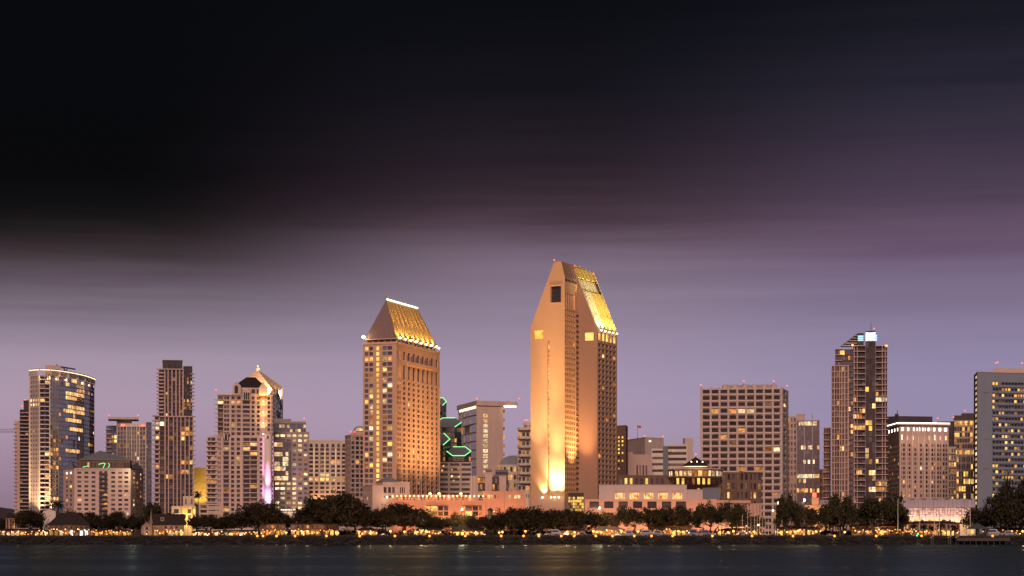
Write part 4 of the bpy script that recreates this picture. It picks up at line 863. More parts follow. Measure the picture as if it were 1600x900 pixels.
# raked tops of slab one
k1 = dS * 34; top = [L1 + dE * uT, L1 + dE * uT2]; mb = MB()
mb.poly(v(top[0], zt), v(top[1], zt), v(top[1] + k1, zt), v(top[0] + k1, zt)); mb.poly(v(L1, zs), v(top[0], zt), v(top[0] + k1, zt), v(L1 + k1, zs)); t.part('roof', mb, M['ochre'])
mb = MB(); mb.poly(v(N1, zr1), v(N1 + dS * 17, zr1), v(top[1] + dS * 17, zt), v(top[1], zt)); mb.poly(v(N1, zsd), v(N1 + dS * 17, zsd), v(N1 + dS * 17, zr1), v(N1, zr1)); rk = t.part('raked_roof', mb, M['brownunlit'])
for i in range(7):
    a = N1 + dS * (i * 2.4 + .3); b = top[1] + dS * (i * 2.4 + .3); mb = MB(); mb.tube(v(a, zr1), v(b, zt), .22, n=4); t.part('roof_rib', mb, M['dkbrown'], rk)
for i in range(4): mb = MB(); mb.bar(N1, R1, LS * (.02 + .24 * i), LS * (.2 + .24 * i), .08, -.02, zsd + .4, zsd + 1.4); t.part('vent', mb, M['dkbrown'])
t.plain('e', L1 + k1, L1, z0, zs); t.plain('e', R1 + k1 * .1, L1 + k1, z0, zs)
# second slab
L2, N2 = R1, W(933.5, 1071); R2 = W(964, 1094); d2 = (N2 - L2).normalized(); E2 = (N2 - L2).length; zs2 = Zp(516, 1071); zt2 = Zp(417, 1080)
uA = -3.2                                                # ridge of slab two sits behind slab one
def su(z): return E2 + (uA - E2) * max(0, (z - zs2) / (zt2 - zs2))
U2 = lambda px: ((px - 800) / F * L2.y - L2.x) / (d2.x - (px - 800) / F * d2.y)
q0, q1, qa, qb = U2(913.5), U2(927.5), Zp(532, 1073), Zp(519.5, 1073)
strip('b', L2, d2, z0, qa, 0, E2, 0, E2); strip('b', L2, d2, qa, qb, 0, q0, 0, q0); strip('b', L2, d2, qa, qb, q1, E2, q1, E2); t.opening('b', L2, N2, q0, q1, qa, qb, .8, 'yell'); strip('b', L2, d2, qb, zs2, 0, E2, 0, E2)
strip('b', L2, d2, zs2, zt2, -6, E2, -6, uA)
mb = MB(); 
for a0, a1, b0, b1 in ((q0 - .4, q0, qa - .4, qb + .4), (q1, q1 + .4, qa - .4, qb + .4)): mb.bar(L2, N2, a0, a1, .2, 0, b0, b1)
t.part('opening_frame', mb, M['brownunlit'])
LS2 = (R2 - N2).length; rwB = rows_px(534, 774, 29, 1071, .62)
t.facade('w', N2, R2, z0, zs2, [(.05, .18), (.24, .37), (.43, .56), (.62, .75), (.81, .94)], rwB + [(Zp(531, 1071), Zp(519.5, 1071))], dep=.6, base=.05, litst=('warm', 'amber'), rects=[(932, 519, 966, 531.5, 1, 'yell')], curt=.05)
t.plain('w', R2, R2 + (L2 - N2), z0, zs2)
# gold roof slope: panels between ribs
d2s = (R2 - N2).normalized(); A = Vector(v(N2, zs2)); Bp = Vector(v(R2, zs2)); C = Vector(v(L2 + d2 * uA, zt2)); D = C + d2s * LS2
nn = (Bp - A).cross(C - A).normalized(); mb = MB(); mb.poly(A, Bp, D, C); mb.poly(Vector(v(L2 - d2 * 6, zt2)), C, D, Vector(v(L2 - d2 * 6 + d2s * LS2, zt2))); mb.poly(D, Bp, Vector(v(R2 - d2 * 20, zs2))); gr = t.part('gold_roof', mb, M['brownunlit'])
def pt(f, g): return A.lerp(Bp, f).lerp(C.lerp(D, f), g)
for g0_, g1_, mm in ((.02, .62, 'goldpan'), (.64, .80, 'goldlit'), (.82, .985, 'goldpan')):
    for i in range(5):
        f0_, f1_ = i / 5 + .010, (i + 1) / 5 - .010; mb = MB(); q = [pt(f0_, g0_), pt(f1_, g0_), pt(f1_, g1_), pt(f0_, g1_)]; h = nn * (.45 if mm == 'goldpan' else .25)
        mb.hexa(q, [x + h for x in q]); t.part('roof_panel', mb, M['dkbrown' if (mm == 'goldlit' and i == 4) else ('goldlit' if (mm == 'goldpan' and g0_ < .1 and i in (0, 1)) else mm)], gr)
for i in range(6): f = min(.995, max(.005, i / 5)); mb = MB(); mb.tube(pt(f, 0) + nn * .5, pt(f, 1) + nn * .5, .14, n=4); t.part('roof_rib', mb, M['goldpan'], gr)
n2s = Vector((d2s.y, -d2s.x, 0))
for i in range(5):
    f = (i + .5) / 5; p = A.lerp(Bp, f) + n2s * 1.2 + Vector((0, 0, .2)); mb = MB(); mb.box(p.x - .35, p.x + .35, p.y - .35, p.y + .35, p.z - .4, p.z + .25); t.part('floodlight', mb, M['lens'])
    lamp_light(t.o, p + n2s * 1.5 + Vector((0, 0, .6)), 11000, (1, .84, .42), 'SPOT', pt(f, .40), 80, org=t.org, radius=.3, blend=.9)
    lamp_light(t.o, p + n2s * 5 + Vector((0, 0, .4)), 26000, (1, .82, .40), 'SPOT', pt(f, .85), 34, org=t.org, radius=.3, blend=.9)
for px, py in ((898, 419), (927, 432), (866, 410)): beacon(t, P3(px, py, 1080))
# base plinth
pl = [L1 - nE * -.5 - dE * .3, N1 + nE * .5, N1 + nE * .5 + dS * 1.2, R1 + dS * 30, L1 + dS * 30]; t.wall('k').prism(pl, G, z0 + .3)
pl2 = [R1 - d2 * .1, N2 + Vector((.2, -.4, 0)), R2 + Vector((.4, 0, 0)), R2 + dS * 5 - d2 * 14]; t.wall('b').prism(pl2, G, z0 - .004)
# ground floodlights washing the end wall
for u, out, pw, tz, ang, w in ((U(871), 3.4, 120000, 20, 75, (1, .76, .42)), (U(865), 3.0, 9000, 14, 80, (1, .76, .42)), (U(877), 3.0, 9000, 14, 80, (1, .76, .42)), (U(871), 10, 240000, 75, 34, (1, .62, .28)), (U(871), 14, 380000, 125, 22, (1, .60, .24)), (U(850.5), 2.2, 12000, 9, 80, (1, .70, .34)), (U(841), 12, 240000, 85, 32, (1, .62, .30))):
    p = L1 + dE * u + nE * out; mb = MB(); mb.box(p.x - .35, p.x + .35, p.y - .3, p.y + .3, z0 + .31, z0 + 1.0)
    if out < 5: t.part('floodlight', mb, M['lens'])
    q = L1 + dE * u; lamp_light(t.o, (p.x, p.y, z0 + 1.4), pw, w, 'SPOT', (q.x, q.y, z0 + tz), ang, org=t.org, radius=.4, blend=.9)
for a, b, u in ((N1, R1, .5), (N2, R2, .5)):
    d_, n_ = nrm(a, b); p = a.lerp(b, u) + n_ * 13; lamp_light(t.o, (p.x, p.y, z0 + 2), 280000, (1, .56, .22), 'SPOT', a.lerp(b, u) + Vector((0, 0, 75)), 46, org=t.org, radius=.5, blend=.9)
t.done({'e': M['ochre'], 's': M['ochre'], 'b': M['brownunlit'], 'w': mat('tan_precast', (.50, .31, .20), .82, var=.07, scale=.12), 'k': M['rosew']})

# glass entrance hall at its foot
Y = 1030
t = T('entrance_hall', 'small glazed entrance hall glowing yellow between tower and podium', 'building', W(899, Y) + Vector((0, 0, G)))
f = rfp(888, 912, Y, 10); t.block('a', f, G, Zp(770, Y), {0: dict(cols=7, rows=rows_px(776, 799, 5, Y, .86), wf=.86, dep=.2, base=.92, litst=('yell', 'dimw', 'yell'), curt=0)}); t.done({'a': M['dkbrown']})

# ---------------------------------------------------------------- pink podium left of the tall tower
Y = 1000
M['globe'] = glow('terrace_globe', (1, .62, .28), 2.4)
M['salmon'] = mat('salmon_plaster', (.64, .32, .215), .85, var=.10)
t = T('terrace_podium', 'long salmon podium with balustraded lamp terrace between the hotel towers', 'building', W(730, Y) + Vector((0, 0, G)))
f = [W(610, Y), W(758, Y + 2), W(758, Y + 22), W(610, Y + 22)]; zt = Zp(782, Y); L = (f[1] - f[0]).length
cl = [(.04, .21), (.37, .62), (.75, .97)]
t.facade('a', f[0], f[1], G, zt, [(.05, .09), (.10, .14), (.15, .19), (.36, .415), (.425, .495), (.505, .555), (.565, .61), (.75, .785), (.795, .86), (.87, .925), (.935, .965)], rows_px(790, 815, 3, Y, .82), dep=.7, base=.6, litst=('warm', 'dimw', 'amber'), curt=.1)
for a, b in ((f[1], f[2]), (f[2], f[3]), (f[3], f[0])): t.plain('a', a, b, G, zt)
t.wall('a').poly(*[v(p, zt) for p in f])
for a, b in cl:
    mb = MB(); d, n = nrm(f[0], f[1]); c = [f[0] + d * L * a, f[0] + d * L * a + n * .8 + d * 1, f[0] + d * L * (a + b) / 2 + n * 2.2, f[0] + d * L * b + n * .8 - d * 1, f[0] + d * L * b]; mb.prism(c, Zp(789, Y), Zp(783.5, Y)); t.part('bow_balcony', mb, M['salmon'])
mb = MB(); mb.bar(f[0], f[1], 0, L, .15, .3, zt + 1.1, zt + 1.3); t.part('rail', mb, M['salmon'])
mb = MB()
for i in range(int(L / 1.2)): mb.bar(f[0], f[1], i * 1.2, i * 1.2 + .3, .1, .2, zt, zt + 1.1)
t.part('baluster', mb, M['salmon'], kind='stuff')
for i in range(22):
    u = L * (i + .5) / 22; d, n = nrm(f[0], f[1]); p = f[0] + d * u + n * -.6; mb = MB(); mb.tube(v(p, zt), v(p, zt + 1.9), .09, n=5); po = t.part('lamp_post', mb, M['pale'])
    mb = MB(); mb.lathe(Vector(v(p, zt + 1.9)), [(.15, 0), (.42, .35), (.36, .75), (.08, .95)], 7); t.part('lamp_globe', mb, M['globe'], po)
    if i % 2 == 0: lamp_light(t.o, p + n * 1.2 + Vector((0, 0, zt + 2.2)), 220, (1, .52, .22), org=t.org, radius=.3)
for px in (628, 652, 690, 712, 745, 772, 800):
    p = P3(px, 812 if px < 750 else 800, Y - 3); mb = MB(); mb.tube((p.x, p.y + .4, G), p + Vector((0, .4, 0)), .08, n=5); q_ = t.part('uplight_post', mb, M['dkmetal']); mb = MB(); mb.lathe(p, [(.1, 0), (.3, .3), (.1, .6)], 6); t.part('uplight', mb, M['globe'], q_); lamp_light(t.o, p + Vector((0, -.9, .6)), 650, (1, .42, .14), org=t.org, radius=.3)
# set-back block behind the terrace with its own lamps
f2 = [W(612, Y + 16), W(742, Y + 18), W(742, Y + 30), W(612, Y + 30)]; t.block('a', f2, zt + .01, Zp(774, Y + 16), {0: dict(cols=24, rows=1, wf=.5, hf=.6, base=.5, litst=('warm', 'amber'))}, parapet=.3)
for px in (672, 686, 720): p = P3(px, 773, Y + 15); mb = MB(); mb.lathe(p, [(.2, 0), (.9, .4), (.7, .9), (.1, 1.2)], 8); t.part('roof_lamp', mb, M['globe']); lamp_light(t.o, p + Vector((0, -1, 1)), 500, (1, .55, .22), org=t.org)
t.done({'a': M['salmon']})
t = T('blank_podium', 'blank salmon wall block with a strip of small windows left of tall tower', 'building', W(794, Y) + Vector((0, 0, G)))
f = [W(754, Y + 4), W(821, Y + 4), W(821, Y + 24), W(754, Y + 24)]; zt = Zp(768, Y + 4)
t.block('a', f, G, zt, {0: dict(cols=[(.05, .09), (.11, .17), (.19, .23), (.28, .31), (.35, .38), (.56, .66), (.74, .80), (.82, .88), (.89, .93)], rows=[(Zp(778.5, Y), Zp(773, Y))], dep=.3, base=.75, litst=('warm', 'white'))}, parapet=.3)
mb = MB(); c = P3(824.5, 800, Y + 2); mb.lathe(Vector((c.x, c.y, G)), [(1.45, 0), (1.45, zt - G + .4), (1.2, zt - G + .8)], 16); t.part('round_turret', mb, M['beige'], smooth=True)
for dx in (-.55, .45): mb = MB(); mb.box(c.x + dx - .2, c.x + dx + .2, c.y - 1.5, c.y - 1.2, Zp(777, Y), Zp(771.5, Y)); t.part('window', mb, M['dark'])
mb = MB(); p = W(788, Y + 3.9); mb.box(p.x - .08, p.x + .08, p.y - .05, p.y + .2, G, zt); t.part('joint', mb, M['brownunlit']); t.done({'a': M['salmon']})

# gate building under the gold-roofed tower
Y = 1015
t = T('corner_pavilion', 'pink corner block with square dark windows below the gold-roofed tower', 'building', W(600, Y) + Vector((0, 0, G)))
f = cfp((566, Y + 16), (582, Y), (640, Y + 6)); zt = Zp(752, Y)
t.block('a', f, G, Zp(759, Y), {0: dict(cols=5, rows=rows_px(762, 806, 4, Y, .5), wf=.5, dep=.3, base=.1), 1: dict(cols=[(.30, .38), (.42, .50), (.53, .60), (.74, .77), (.79, .82), (.84, .87)], rows=[(Zp(777.5, Y), Zp(775, Y)), (Zp(770, Y), Zp(761, Y))], dep=.5, base=.08)}, parapet=.3)
f2 = cfp((588, Y + 14), (598, Y + 4), (640, Y + 9)); t.block('a', f2, Zp(759, Y) + .01, zt, None)
hip(t, [f2[0], f2[1], f2[1].lerp(f2[2], .6), f2[0].lerp(f2[3], .6)], zt + .15, [W(603, Y + 12), W(610, Y + 12)], Zp(745, Y + 8), M['roofgrey'], .06)
mb = MB(); p = P3(604.6, 778, Y - 1); mb.lathe(p, [(.15, 0), (.5, .4), (.2, .9)], 7); t.part('wall_lamp', mb, M['lens']); lamp_light(t.o, p + Vector((0, -1.5, 0)), 250, WARM, org=t.org)
t.done({'a': M['pink']})

# ---------------------------------------------------------------- podium right of the tall tower
M['greypink'] = mat('grey_pink_concrete', (.54, .43, .40), .85, var=.10)
M['rosepale'] = mat('pale_rose_plaster', (.60, .365, .285), .85, var=.08)
Y = 985
t = T('niche_podium', 'long pale pink podium with five glowing niches above dark openings', 'building', W(1010, Y) + Vector((0, 0, G)))
f = [W(914, Y), W(1073, Y), W(1073, Y + 14), W(914, Y + 14)]; zt = Zp(781, Y); Lw = 159.
t.block('a', f, G, zt, {0: dict(cols=[((a - 914) / Lw, (b - 914) / Lw) for a, b in ((921, 936), (944, 958.5), (966.5, 981), (989, 1003.5), (1011.5, 1026), (1034, 1049), (1056, 1072))], rows=[(Zp(811, Y), Zp(801, Y)), (Zp(794, Y), Zp(783.5, Y))], dep=1.4, base=.12, litst=('dimw',))}, parapet=.25)
f2 = [W(936, Y + 6), W(1073, Y + 6), W(1073, Y + 20), W(936, Y + 20)]; z2 = Zp(758, Y + 6); Lw = 137.
f3 = [W(955, Y + 6), W(1073, Y + 6)]
t.block('u', f2, zt + .01, z2, {0: dict(cols=[((a - 936) / Lw, (a + 15 - 936) / Lw) for a in (961.5, 984, 1006.3, 1028.5, 1051)], rows=[(Zp(779.5, Y), Zp(766, Y))], dep=2.2, base=1, litst=('band',))}, parapet=.2)
for a in (961.5, 984, 1006.3, 1028.5, 1051):
    p = P3(a + 7.5, 779, Y + 5.4); q = P3(a + 7.5, 767, Y + 5.2); mb = MB(); mb.box(q.x - 2.5, q.x + 2.5, q.y - .4, q.y + 2.0, q.z - 1.0, q.z + .2); t.part('niche_hood', mb, M['rosepale'])
    for dx in (-1.6, 1.6): mb = MB(); mb.box(p.x + dx - .12, p.x + dx + .12, p.y + 1.6, p.y + 1.8, p.z, p.z + 4.0); t.part('mullion', mb, M['brown'])
    lamp_light(t.o, p + Vector((0, .3, 1.2)), 150, (1, .62, .26), org=t.org, radius=.2)
f4 = [W(1073.3, Y + 8), W(1098, Y + 8), W(1098, Y + 20), W(1073.3, Y + 20)]; t.block('b', f4, zt + .01, Zp(765, Y), None, parapet=.2)
f5 = [W(1098.3, Y + 10), W(1125, Y + 9), W(1125, Y + 22), W(1098.3, Y + 22)]; t.block('c', f5, zt + .01, Zp(762, Y), None, parapet=.2)
f6 = [W(1073.2, Y + .2), W(1120, Y + .2), W(1120, Y + 14), W(1073.2, Y + 14)]; t.block('a', f6, G, Zp(780.6, Y), None, parapet=.2)
for px in (931, 1012, 1100, 960, 1050): lamp_light(t.o, P3(px, 826, Y - 9), 1900, (1, .42, .14), org=t.org, radius=.4)
t.done({'a': M['rosepale'], 'b': M['greypink'], 'c': M['slate'], 'u': M['greypink']})
t = T('fin_colonnade', 'low curved hall fronted by tall warm-lit vertical fins', 'building', W(1155, Y) + Vector((0, 0, G)))
f = [W(1120.5, Y), W(1190, Y + 12), W(1190, Y + 28), W(1120.5, Y + 20)]; zt = Zp(786, Y); t.block('a', f, G, zt, None); L = (f[1] - f[0]).length
for i in range(13): mb = MB(); u = L * (i + .5) / 13; mb.bar(f[0], f[1], u - .35, u + .35, 1.0, -.02, G, zt - .3); t.part('fin', mb, M['rosepale'])
mb = MB(); mb.bar(f[0], f[1], -.2, L * .72, 1.4, 4, zt + .01, Zp(781.5, Y)); t.part('cornice', mb, M['rosepale'])
for i in range(6): p = f[0].lerp(f[1], (i + .5) / 6); lamp_light(t.o, p + Vector((0, -3.0, G + 3)), 480, (1, .55, .22), org=t.org)
t.done({'a': M['pink2']})

# brick block and lantern pavilion
Y = 1060
t = T('brick_block', 'long brown brick block with warm windows behind the pink podium', 'building', W(1085, Y) + Vector((0, 0, G)))
f = [W(966, Y), W(1128, Y), W(1128, Y + 24), W(966, Y + 24)]; t.block('a', f, G, Zp(744, Y), {0: dict(cols=20, rows=6, wf=.5, hf=.6, dep=.4, base=.22, litst=('amber', 'yell', 'dimw'), rects=[(978, 744, 992, 757, .9, 'yell'), (1052, 744, 1112, 753, .8, ('yell', 'amber'))])}, parapet=.6)
f = [W(1128.3, Y - 4), W(1190, Y + 2), W(1190, Y + 26), W(1128.3, Y + 20)]; t.block('a', f, G, Zp(738, Y), {0: dict(cols=9, rows=7, wf=.6, hf=.65, dep=.4, base=.25, litst=('amber', 'warm', 'dimw'), rects=[(1132, 745, 1144, 790, .6, ('warm', 'dimw'))])})
L = (f[1] - f[0]).length; mb = MB(); mb.bar(f[0], f[1], L * .48, L + .4, .9, 3, Zp(738, Y) + .01, Zp(735.5, Y)); t.part('cornice', mb, M['pink2'])
for i in range(6): u = L * (i + .2) / 6; mb = MB(); mb.bar(f[0], f[1], u - .3, u + .3, .35, -.01, G, Zp(739, Y)); t.part('pier', mb, M['brown'])
t.done({'a': M['brown']})
Y = 1045
t = T('lantern_pavilion', 'glowing octagonal lantern pavilion under dark pyramid roof on brick block', 'pavilion', W(1087, Y) + Vector((0, 0, Zp(746, Y))))
z0, z1 = Zp(745.5, Y), Zp(733, Y); c = W(1087, Y + 14); r = Xp(1130, Y) - Xp(1087, Y)
oc = [c + Vector((r * math.cos(R(a)), r * .8 * math.sin(R(a)), 0)) for a in (180, 215, 247.5, 292.5, 325, 0, 60, 120)]
for k in range(5): t.facade('a', oc[k], oc[k + 1], z0, z1, (3, 3, 4, 3, 3)[k], [(z0 + .8, z1 - .7)], wf=.74, dep=.35, base=.95, litst=('white', 'warm'))
for k in (5, 6, 7): t.plain('a', oc[k], oc[(k + 1) % 8], z0, z1)
mb = MB(); big = [c + (p - c) * 1.03 for p in oc]; mb.prism(big, z1 + .01, z1 + .7); rf = t.part('eave', mb, M['pink2'])
ic = [c + (p - c) * .5 for p in oc]; mb = MB(); n8 = len(oc)
for k in range(8): a, b = big[k], big[(k + 1) % 8]; e, g_ = ic[k], ic[(k + 1) % 8]; mb.poly(v(a, z1 + .7), v(b, z1 + .7), v(g_, z1 + 1.3), v(e, z1 + 1.3))
t.part('lower_roof', mb, M['brown'])
mb = MB(); mb.prism([c + (p - c) * .47 for p in oc], z1 + 1.9, Zp(727.5, Y)); t.part('clerestory', mb, M['strip'])
mb = MB(); e8 = [c + (p - c) * .52 for p in oc]; ze = Zp(727, Y); ap = v(c, Zp(712, Y))
for k in range(8): mb.poly(v(e8[k], ze), v(e8[(k + 1) % 8], ze), ap)
mb.poly(*[v(p, ze) for p in reversed(e8)]); t.part('roof', mb, M['roofdark'])
for dx, py in ((-2.2, 722), (1.2, 722), (4.5, 722.5)): p = P3(1086 + dx * 2.6, py, Y + 5); mb = MB(); mb.lathe(p, [(.1, 0), (.28, .2), (.1, .5)], 6); t.part('roof_light', mb, M['lens'])
beacon(t, Vector(ap)); lamp_light(t.o, v(c + Vector((0, -r * .8 - 3, 0)), z0 + 2), 260, WARM, org=t.org)
t.done({'a': M['brown']})
# ---------------------------------------------------------------- blocks right of the tall tower
Y = 1240
t = T('dark_office', 'narrow dark brown office with two columns of yellow windows', 'building', W(972, Y) + Vector((0, 0, G)))
f = cfp((960, Y + 6), (978, Y), (981, Y + 20)); t.block('a', f, G, Zp(665, Y), {0: dict(cols=[(.30, .45), (.62, .77)], rows=rows_px(680, 735, 9, Y, .5), base=.8, litst=('yell',), dep=.3)}, parapet=.3); t.done({'a': M['brown']})
Y = 1330
t = T('angled_hall', 'pale windowless hall with sloping lit parapet in the distance', 'building', W(1008, Y) + Vector((0, 0, G)))
f = cfp((981, Y + 34), (1008, Y), (1037, Y + 14)); t.block('a', f, G, Zp(684, Y), None, parapet=.5)
for px, py in ((981, 688), (1007, 684), (1036, 685)): beacon(t, P3(px, py, Y))
mb = MB(); mb.bar(f[1], f[2], 4, 6, .3, -.01, Zp(690, Y), Zp(688, Y)); t.part('sign_light', mb, M['strip'])
t.done({'a': M['greypink']})
Y = 1270
t = T('slotted_block', 'grey-pink block with four tall dark slots behind brick block', 'building', W(998, Y) + Vector((0, 0, G)))
f = rfp(981, 1018, Y, 16); t.block('a', f, G, Zp(710, Y), {0: dict(cols=[(.36, .43), (.49, .56), (.62, .69), (.75, .82)], rows=[(Zp(742, Y), Zp(727, Y))], base=0, dep=.5)}); f2 = rfp(981, 989, Y + 1, 10); t.block('a', f2, Zp(710, Y) + .01, Zp(706, Y), None); t.done({'a': M['pink2']})
Y = 1290
t = T('striped_block', 'small grey block of thin white stripes with lit window', 'building', W(1030, Y) + Vector((0, 0, G)))
f = rfp(1018, 1044, Y, 16); t.block('a', f, G, Zp(701, Y), {0: dict(cols=1, rows=14, wf=.92, hf=.4, dep=.3, base=.08, litst=('white',))}); f2 = rfp(1036, 1044, Y - 1, 10); t.block('b', f2, G, Zp(697, Y), None); t.done({'a': M['pale'], 'b': M['slate']})
Y = 1300
t = T('banded_office', 'pale office with dark ribbon windows beside a plain stair tower', 'building', W(1062, Y) + Vector((0, 0, G)))
f = rfp(1043, 1074, Y, 18); t.block('a', f, G, Zp(695, Y), {0: dict(cols=[(.03, .95)], rows=16, hf=.5, dep=.4, base=.0, rects=[])}, parapet=.3)
for x, y in ((1049, 705), (1066, 706)): p = P3(x, y, Y - .1); mb = MB(); mb.box(p.x - (1.6 if x < 1060 else .4), p.x + (1.6 if x < 1060 else .4), p.y, p.y + .25, p.z - .5, p.z + .5); t.part('lit_window', mb, M['amber'])
f2 = rfp(1070.5, 1083, Y + 3, 12); t.block('b', f2, G, Zp(684, Y), None); f3 = rfp(1067, 1070.4, Y + 2, 8); t.block('c', f3, Zp(695, Y) + .1, Zp(684.5, Y), None); t.done({'a': M['pale'], 'b': M['greypink'], 'c': M['slate']})
Y = 1320
t = T('flagpole', 'distant roof flagpole with a small red flag above pale hall', 'flagpole', P3(996, 690, Y))
mb = MB(); mb.tube(P3(996, 690, Y), P3(996, 664, Y), .16, .1, n=5); t.part('pole', mb, M['metal']); mb = MB(); p = P3(996.2, 664.5, Y); mb.hexa([p + Vector((0, -.04, -1.6)), p + Vector((2.4, -.04, -2.1)), p + Vector((2.4, .04, -2.1)), p + Vector((0, .04, -1.6))], [p + Vector((0, -.04, 0)), p + Vector((2.4, -.04, -.4)), p + Vector((2.4, .04, -.4)), p + Vector((0, .04, 0))]); M['flag'] = mat('red_flag', (.5, .08, .07)); t.part('flag', mb, M['flag'])

# wide balconied condominium slab
Y = 1180
t = T('balcony_slab', 'broad condominium slab of white piers and dark recessed balconies', 'tower', W(1160, Y) + Vector((0, 0, G)))
f = cfp((1094, Y + 6), (1222, Y), (1232, Y + 26)); zt = Zp(606, Y); nr = 23; Lw = (f[1] - f[0]).length
cl = even(9, .76, .02, .995); cl[-1] = (cl[-1][0], cl[-1][1] - .01); RC = [(1153, 636, 1180, 642, .9, ('warm', 'white')), (1140, 637, 1152, 643, .7, 'amber'), (1131, 686, 1138, 700, .8, 'warm'), (1110, 693, 1138, 700, .9, 'warm'), (1139, 645, 1146, 652, .6, 'amber'), (1125, 683, 1138, 690, .8, 'warm'), (1212, 697, 1224, 703, .9, 'white'), (1198, 697, 1212, 703, .6, 'amber'), (1154, 667, 1170, 674, .6, 'amber'), (1168, 682, 1178, 688, .6, 'warm'), (1170, 640, 1184, 644, .8, 'amber')]
cl2 = []
for a, b in cl: m_ = (a + b) / 2; w_ = (b - a); cl2 += [(a, a + w_ * .47), (a + w_ * .53, b)]
t.block('a', f, G, zt, {0: dict(cols=cl, rows=nr, hf=.60, dep=3.0, base=.05, rects=RC, litst=('amber', 'warm', 'dimw'), curt=.05), 1: dict(cols=[(.25, .6)], rows=nr, hf=.5, dep=.5, base=.02)})
for i in range(10): u = Lw * (.02 + .975 * i / 9); mb = MB(); mb.bar(f[0], f[1], u - .5, u + .5, .8, -.01, G, zt + .9); t.part('pier', mb, M['greypink'])
mb = MB(); mb.bar(f[0], f[1], Lw * .02, Lw * .995, .55, -.02, 0, .5); t.stack('balcony', mb, M['greypink'], [G + (zt - G) * (i + .0) / nr - .3 for i in range(1, nr)])
f2 = rfp(1128, 1214, Y + 6, 14); t.block('b', f2, zt + .01, Zp(600, Y), None); L2 = (f2[1] - f2[0]).length
for i in range(6): u = L2 * (i + .15) / 5.6; mb = MB(); mb.bar(f2[0], f2[1], u, u + 2.0, .7, -.01, zt, Zp(598.5, Y)); t.part('penthouse_pier', mb, M['greypink'])
for px, py in ((1095, 605), (1162, 599), (1209, 599), (1230, 606)): beacon(t, P3(px, py, Y + 3))
t.done({'a': M['greypink'], 'b': M['taupe']})

# blue glass office
Y = 1240
t = T('blue_office', 'blue glass office with slim white masts and lit floor bands', 'building', W(1258, Y) + Vector((0, 0, G)))
f0 = rfp(1230, 1244.5, Y + 2, 20); t.block('a', f0, G, Zp(651, Y), {0: dict(cols=3, rows=20, wf=.4, hf=.6, base=.2, litst=('amber', 'dimw'))}, parapet=.3)
f = rfp(1244.5, 1280, Y, 22); zt = Zp(657, Y)
t.block('b', f, G, zt, {0: dict(cols=10, rows=rows_px(658, 800, 19, Y, .82), wf=.94, dep=.1, base=.02, glass='blue', litst=('white',), curt=0, rects=[(1248, 658, 1280, 664, .9, 'white'), (1248, 695, 1280, 702, .5, 'white'), (1248, 702, 1280, 716, .0, 'white'), (1256, 720, 1280, 728, .5, 'white'), (1244, 740, 1276, 747, .95, 'white'), (1244, 748, 1262, 754, .8, 'warm'), (1244, 760, 1280, 768, .8, 'warm')])})
f3 = rfp(1245, 1258, Y + 4, 12); t.block('a', f3, zt + .01, Zp(647, Y), None, parapet=.3)
for px, y in ((1244.5, 652), (1256.5, 654), (1269.5, 645), (1280, 655)): p = W(px, Y - .6); mb = MB(); mb.box(p.x - .25, p.x + .25, p.y - .2, p.y + .3, G, Zp(y, Y)); t.part('mast_fin', mb, M['silver'])
t.done({'a': M['pink2'], 'b': M['slate']})
Y = 1260
t = T('rose_infill', 'small dull rose block tucked behind left wing of stepped tower', 'building', W(1286, Y) + Vector((0, 0, G)))
f = rfp(1276, 1294, Y, 14); t.block('a', f, G, Zp(733, Y), {0: dict(cols=4, rows=9, wf=.5, hf=.5, base=.15, litst=('amber',))}); t.done({'a': M['brownunlit']})

# stepped residential tower with the lit crown box
Y = 1130
t = T('stepped_tower', 'dark stepped residential tower crowned by a bright white light box', 'tower', W(1340, Y) + Vector((0, 0, G)))
RC = [(1310, 697, 1321, 703, .9, 'warm'), (1331, 648, 1347, 656, .9, ('warm', 'amber')), (1352, 655, 1362, 672, .9, 'yell'), (1328, 663, 1350, 672, .9, ('amber', 'warm')), (1340, 735, 1350, 742, .9, 'warm'), (1352, 735, 1362, 742, .7, 'yell'), (1352, 757, 1362, 764, .9, 'yell'), (1368, 618, 1386, 625, 1, 'white'), (1369, 748, 1388, 757, .9, 'warm'), (1369, 763, 1388, 772, .9, 'amber'), (1340, 640, 1352, 647, .7, 'warm'), (1352, 602, 1359, 609, 1, 'yell'), (1340, 712, 1350, 718, .8, 'amber'), (1314, 572, 1320, 580, .9, 'yell'), (1316, 616, 1322, 625, .8, 'warm'), (1303, 627, 1310, 634, .7, 'amber'), (1330, 624, 1337, 632, .8, 'amber'), (1329, 703, 1335, 711, .9, 'amber')]
def tw(key, pl, pr, yt, Yb, cols, wf, hf, m=None, **k):
    f = rfp(pl, pr, Yb, 22); z = Zp(yt, Yb); n = round((806 - yt) / 7.9); t.block(key, f, G, z, {0: dict(cols=cols, rows=n, wf=wf, hf=hf, base=.04, rects=RC, **k)}); return f, z, n
f, z, n = tw('a', 1287, 1298, 668, Y + 10, 3, .7, .7, dep=.6); L = (f[1] - f[0]).length
mb = MB(); mb.bar(f[0], f[1], -.9, L, 1.0, -.02, 0, .4); t.stack('balcony', mb, M['pink2'], [G + (z - G) * i / n for i in range(1, n)])
f, z, n = tw('a', 1299.5, 1326, 572, Y, [(.03, .13), (.18, .28), (.33, .43), (.50, .58), (.63, .71), (.82, .90)], .6, .72, dep=.6); L = (f[1] - f[0]).length
mb = MB(); mb.bar(f[0], f[1], -.3, L + .3, .5, -.02, 0, .45); t.stack('floor_band', mb, M['pink2'], [G + (z - G) * i / n for i in range(1, n + 1)])
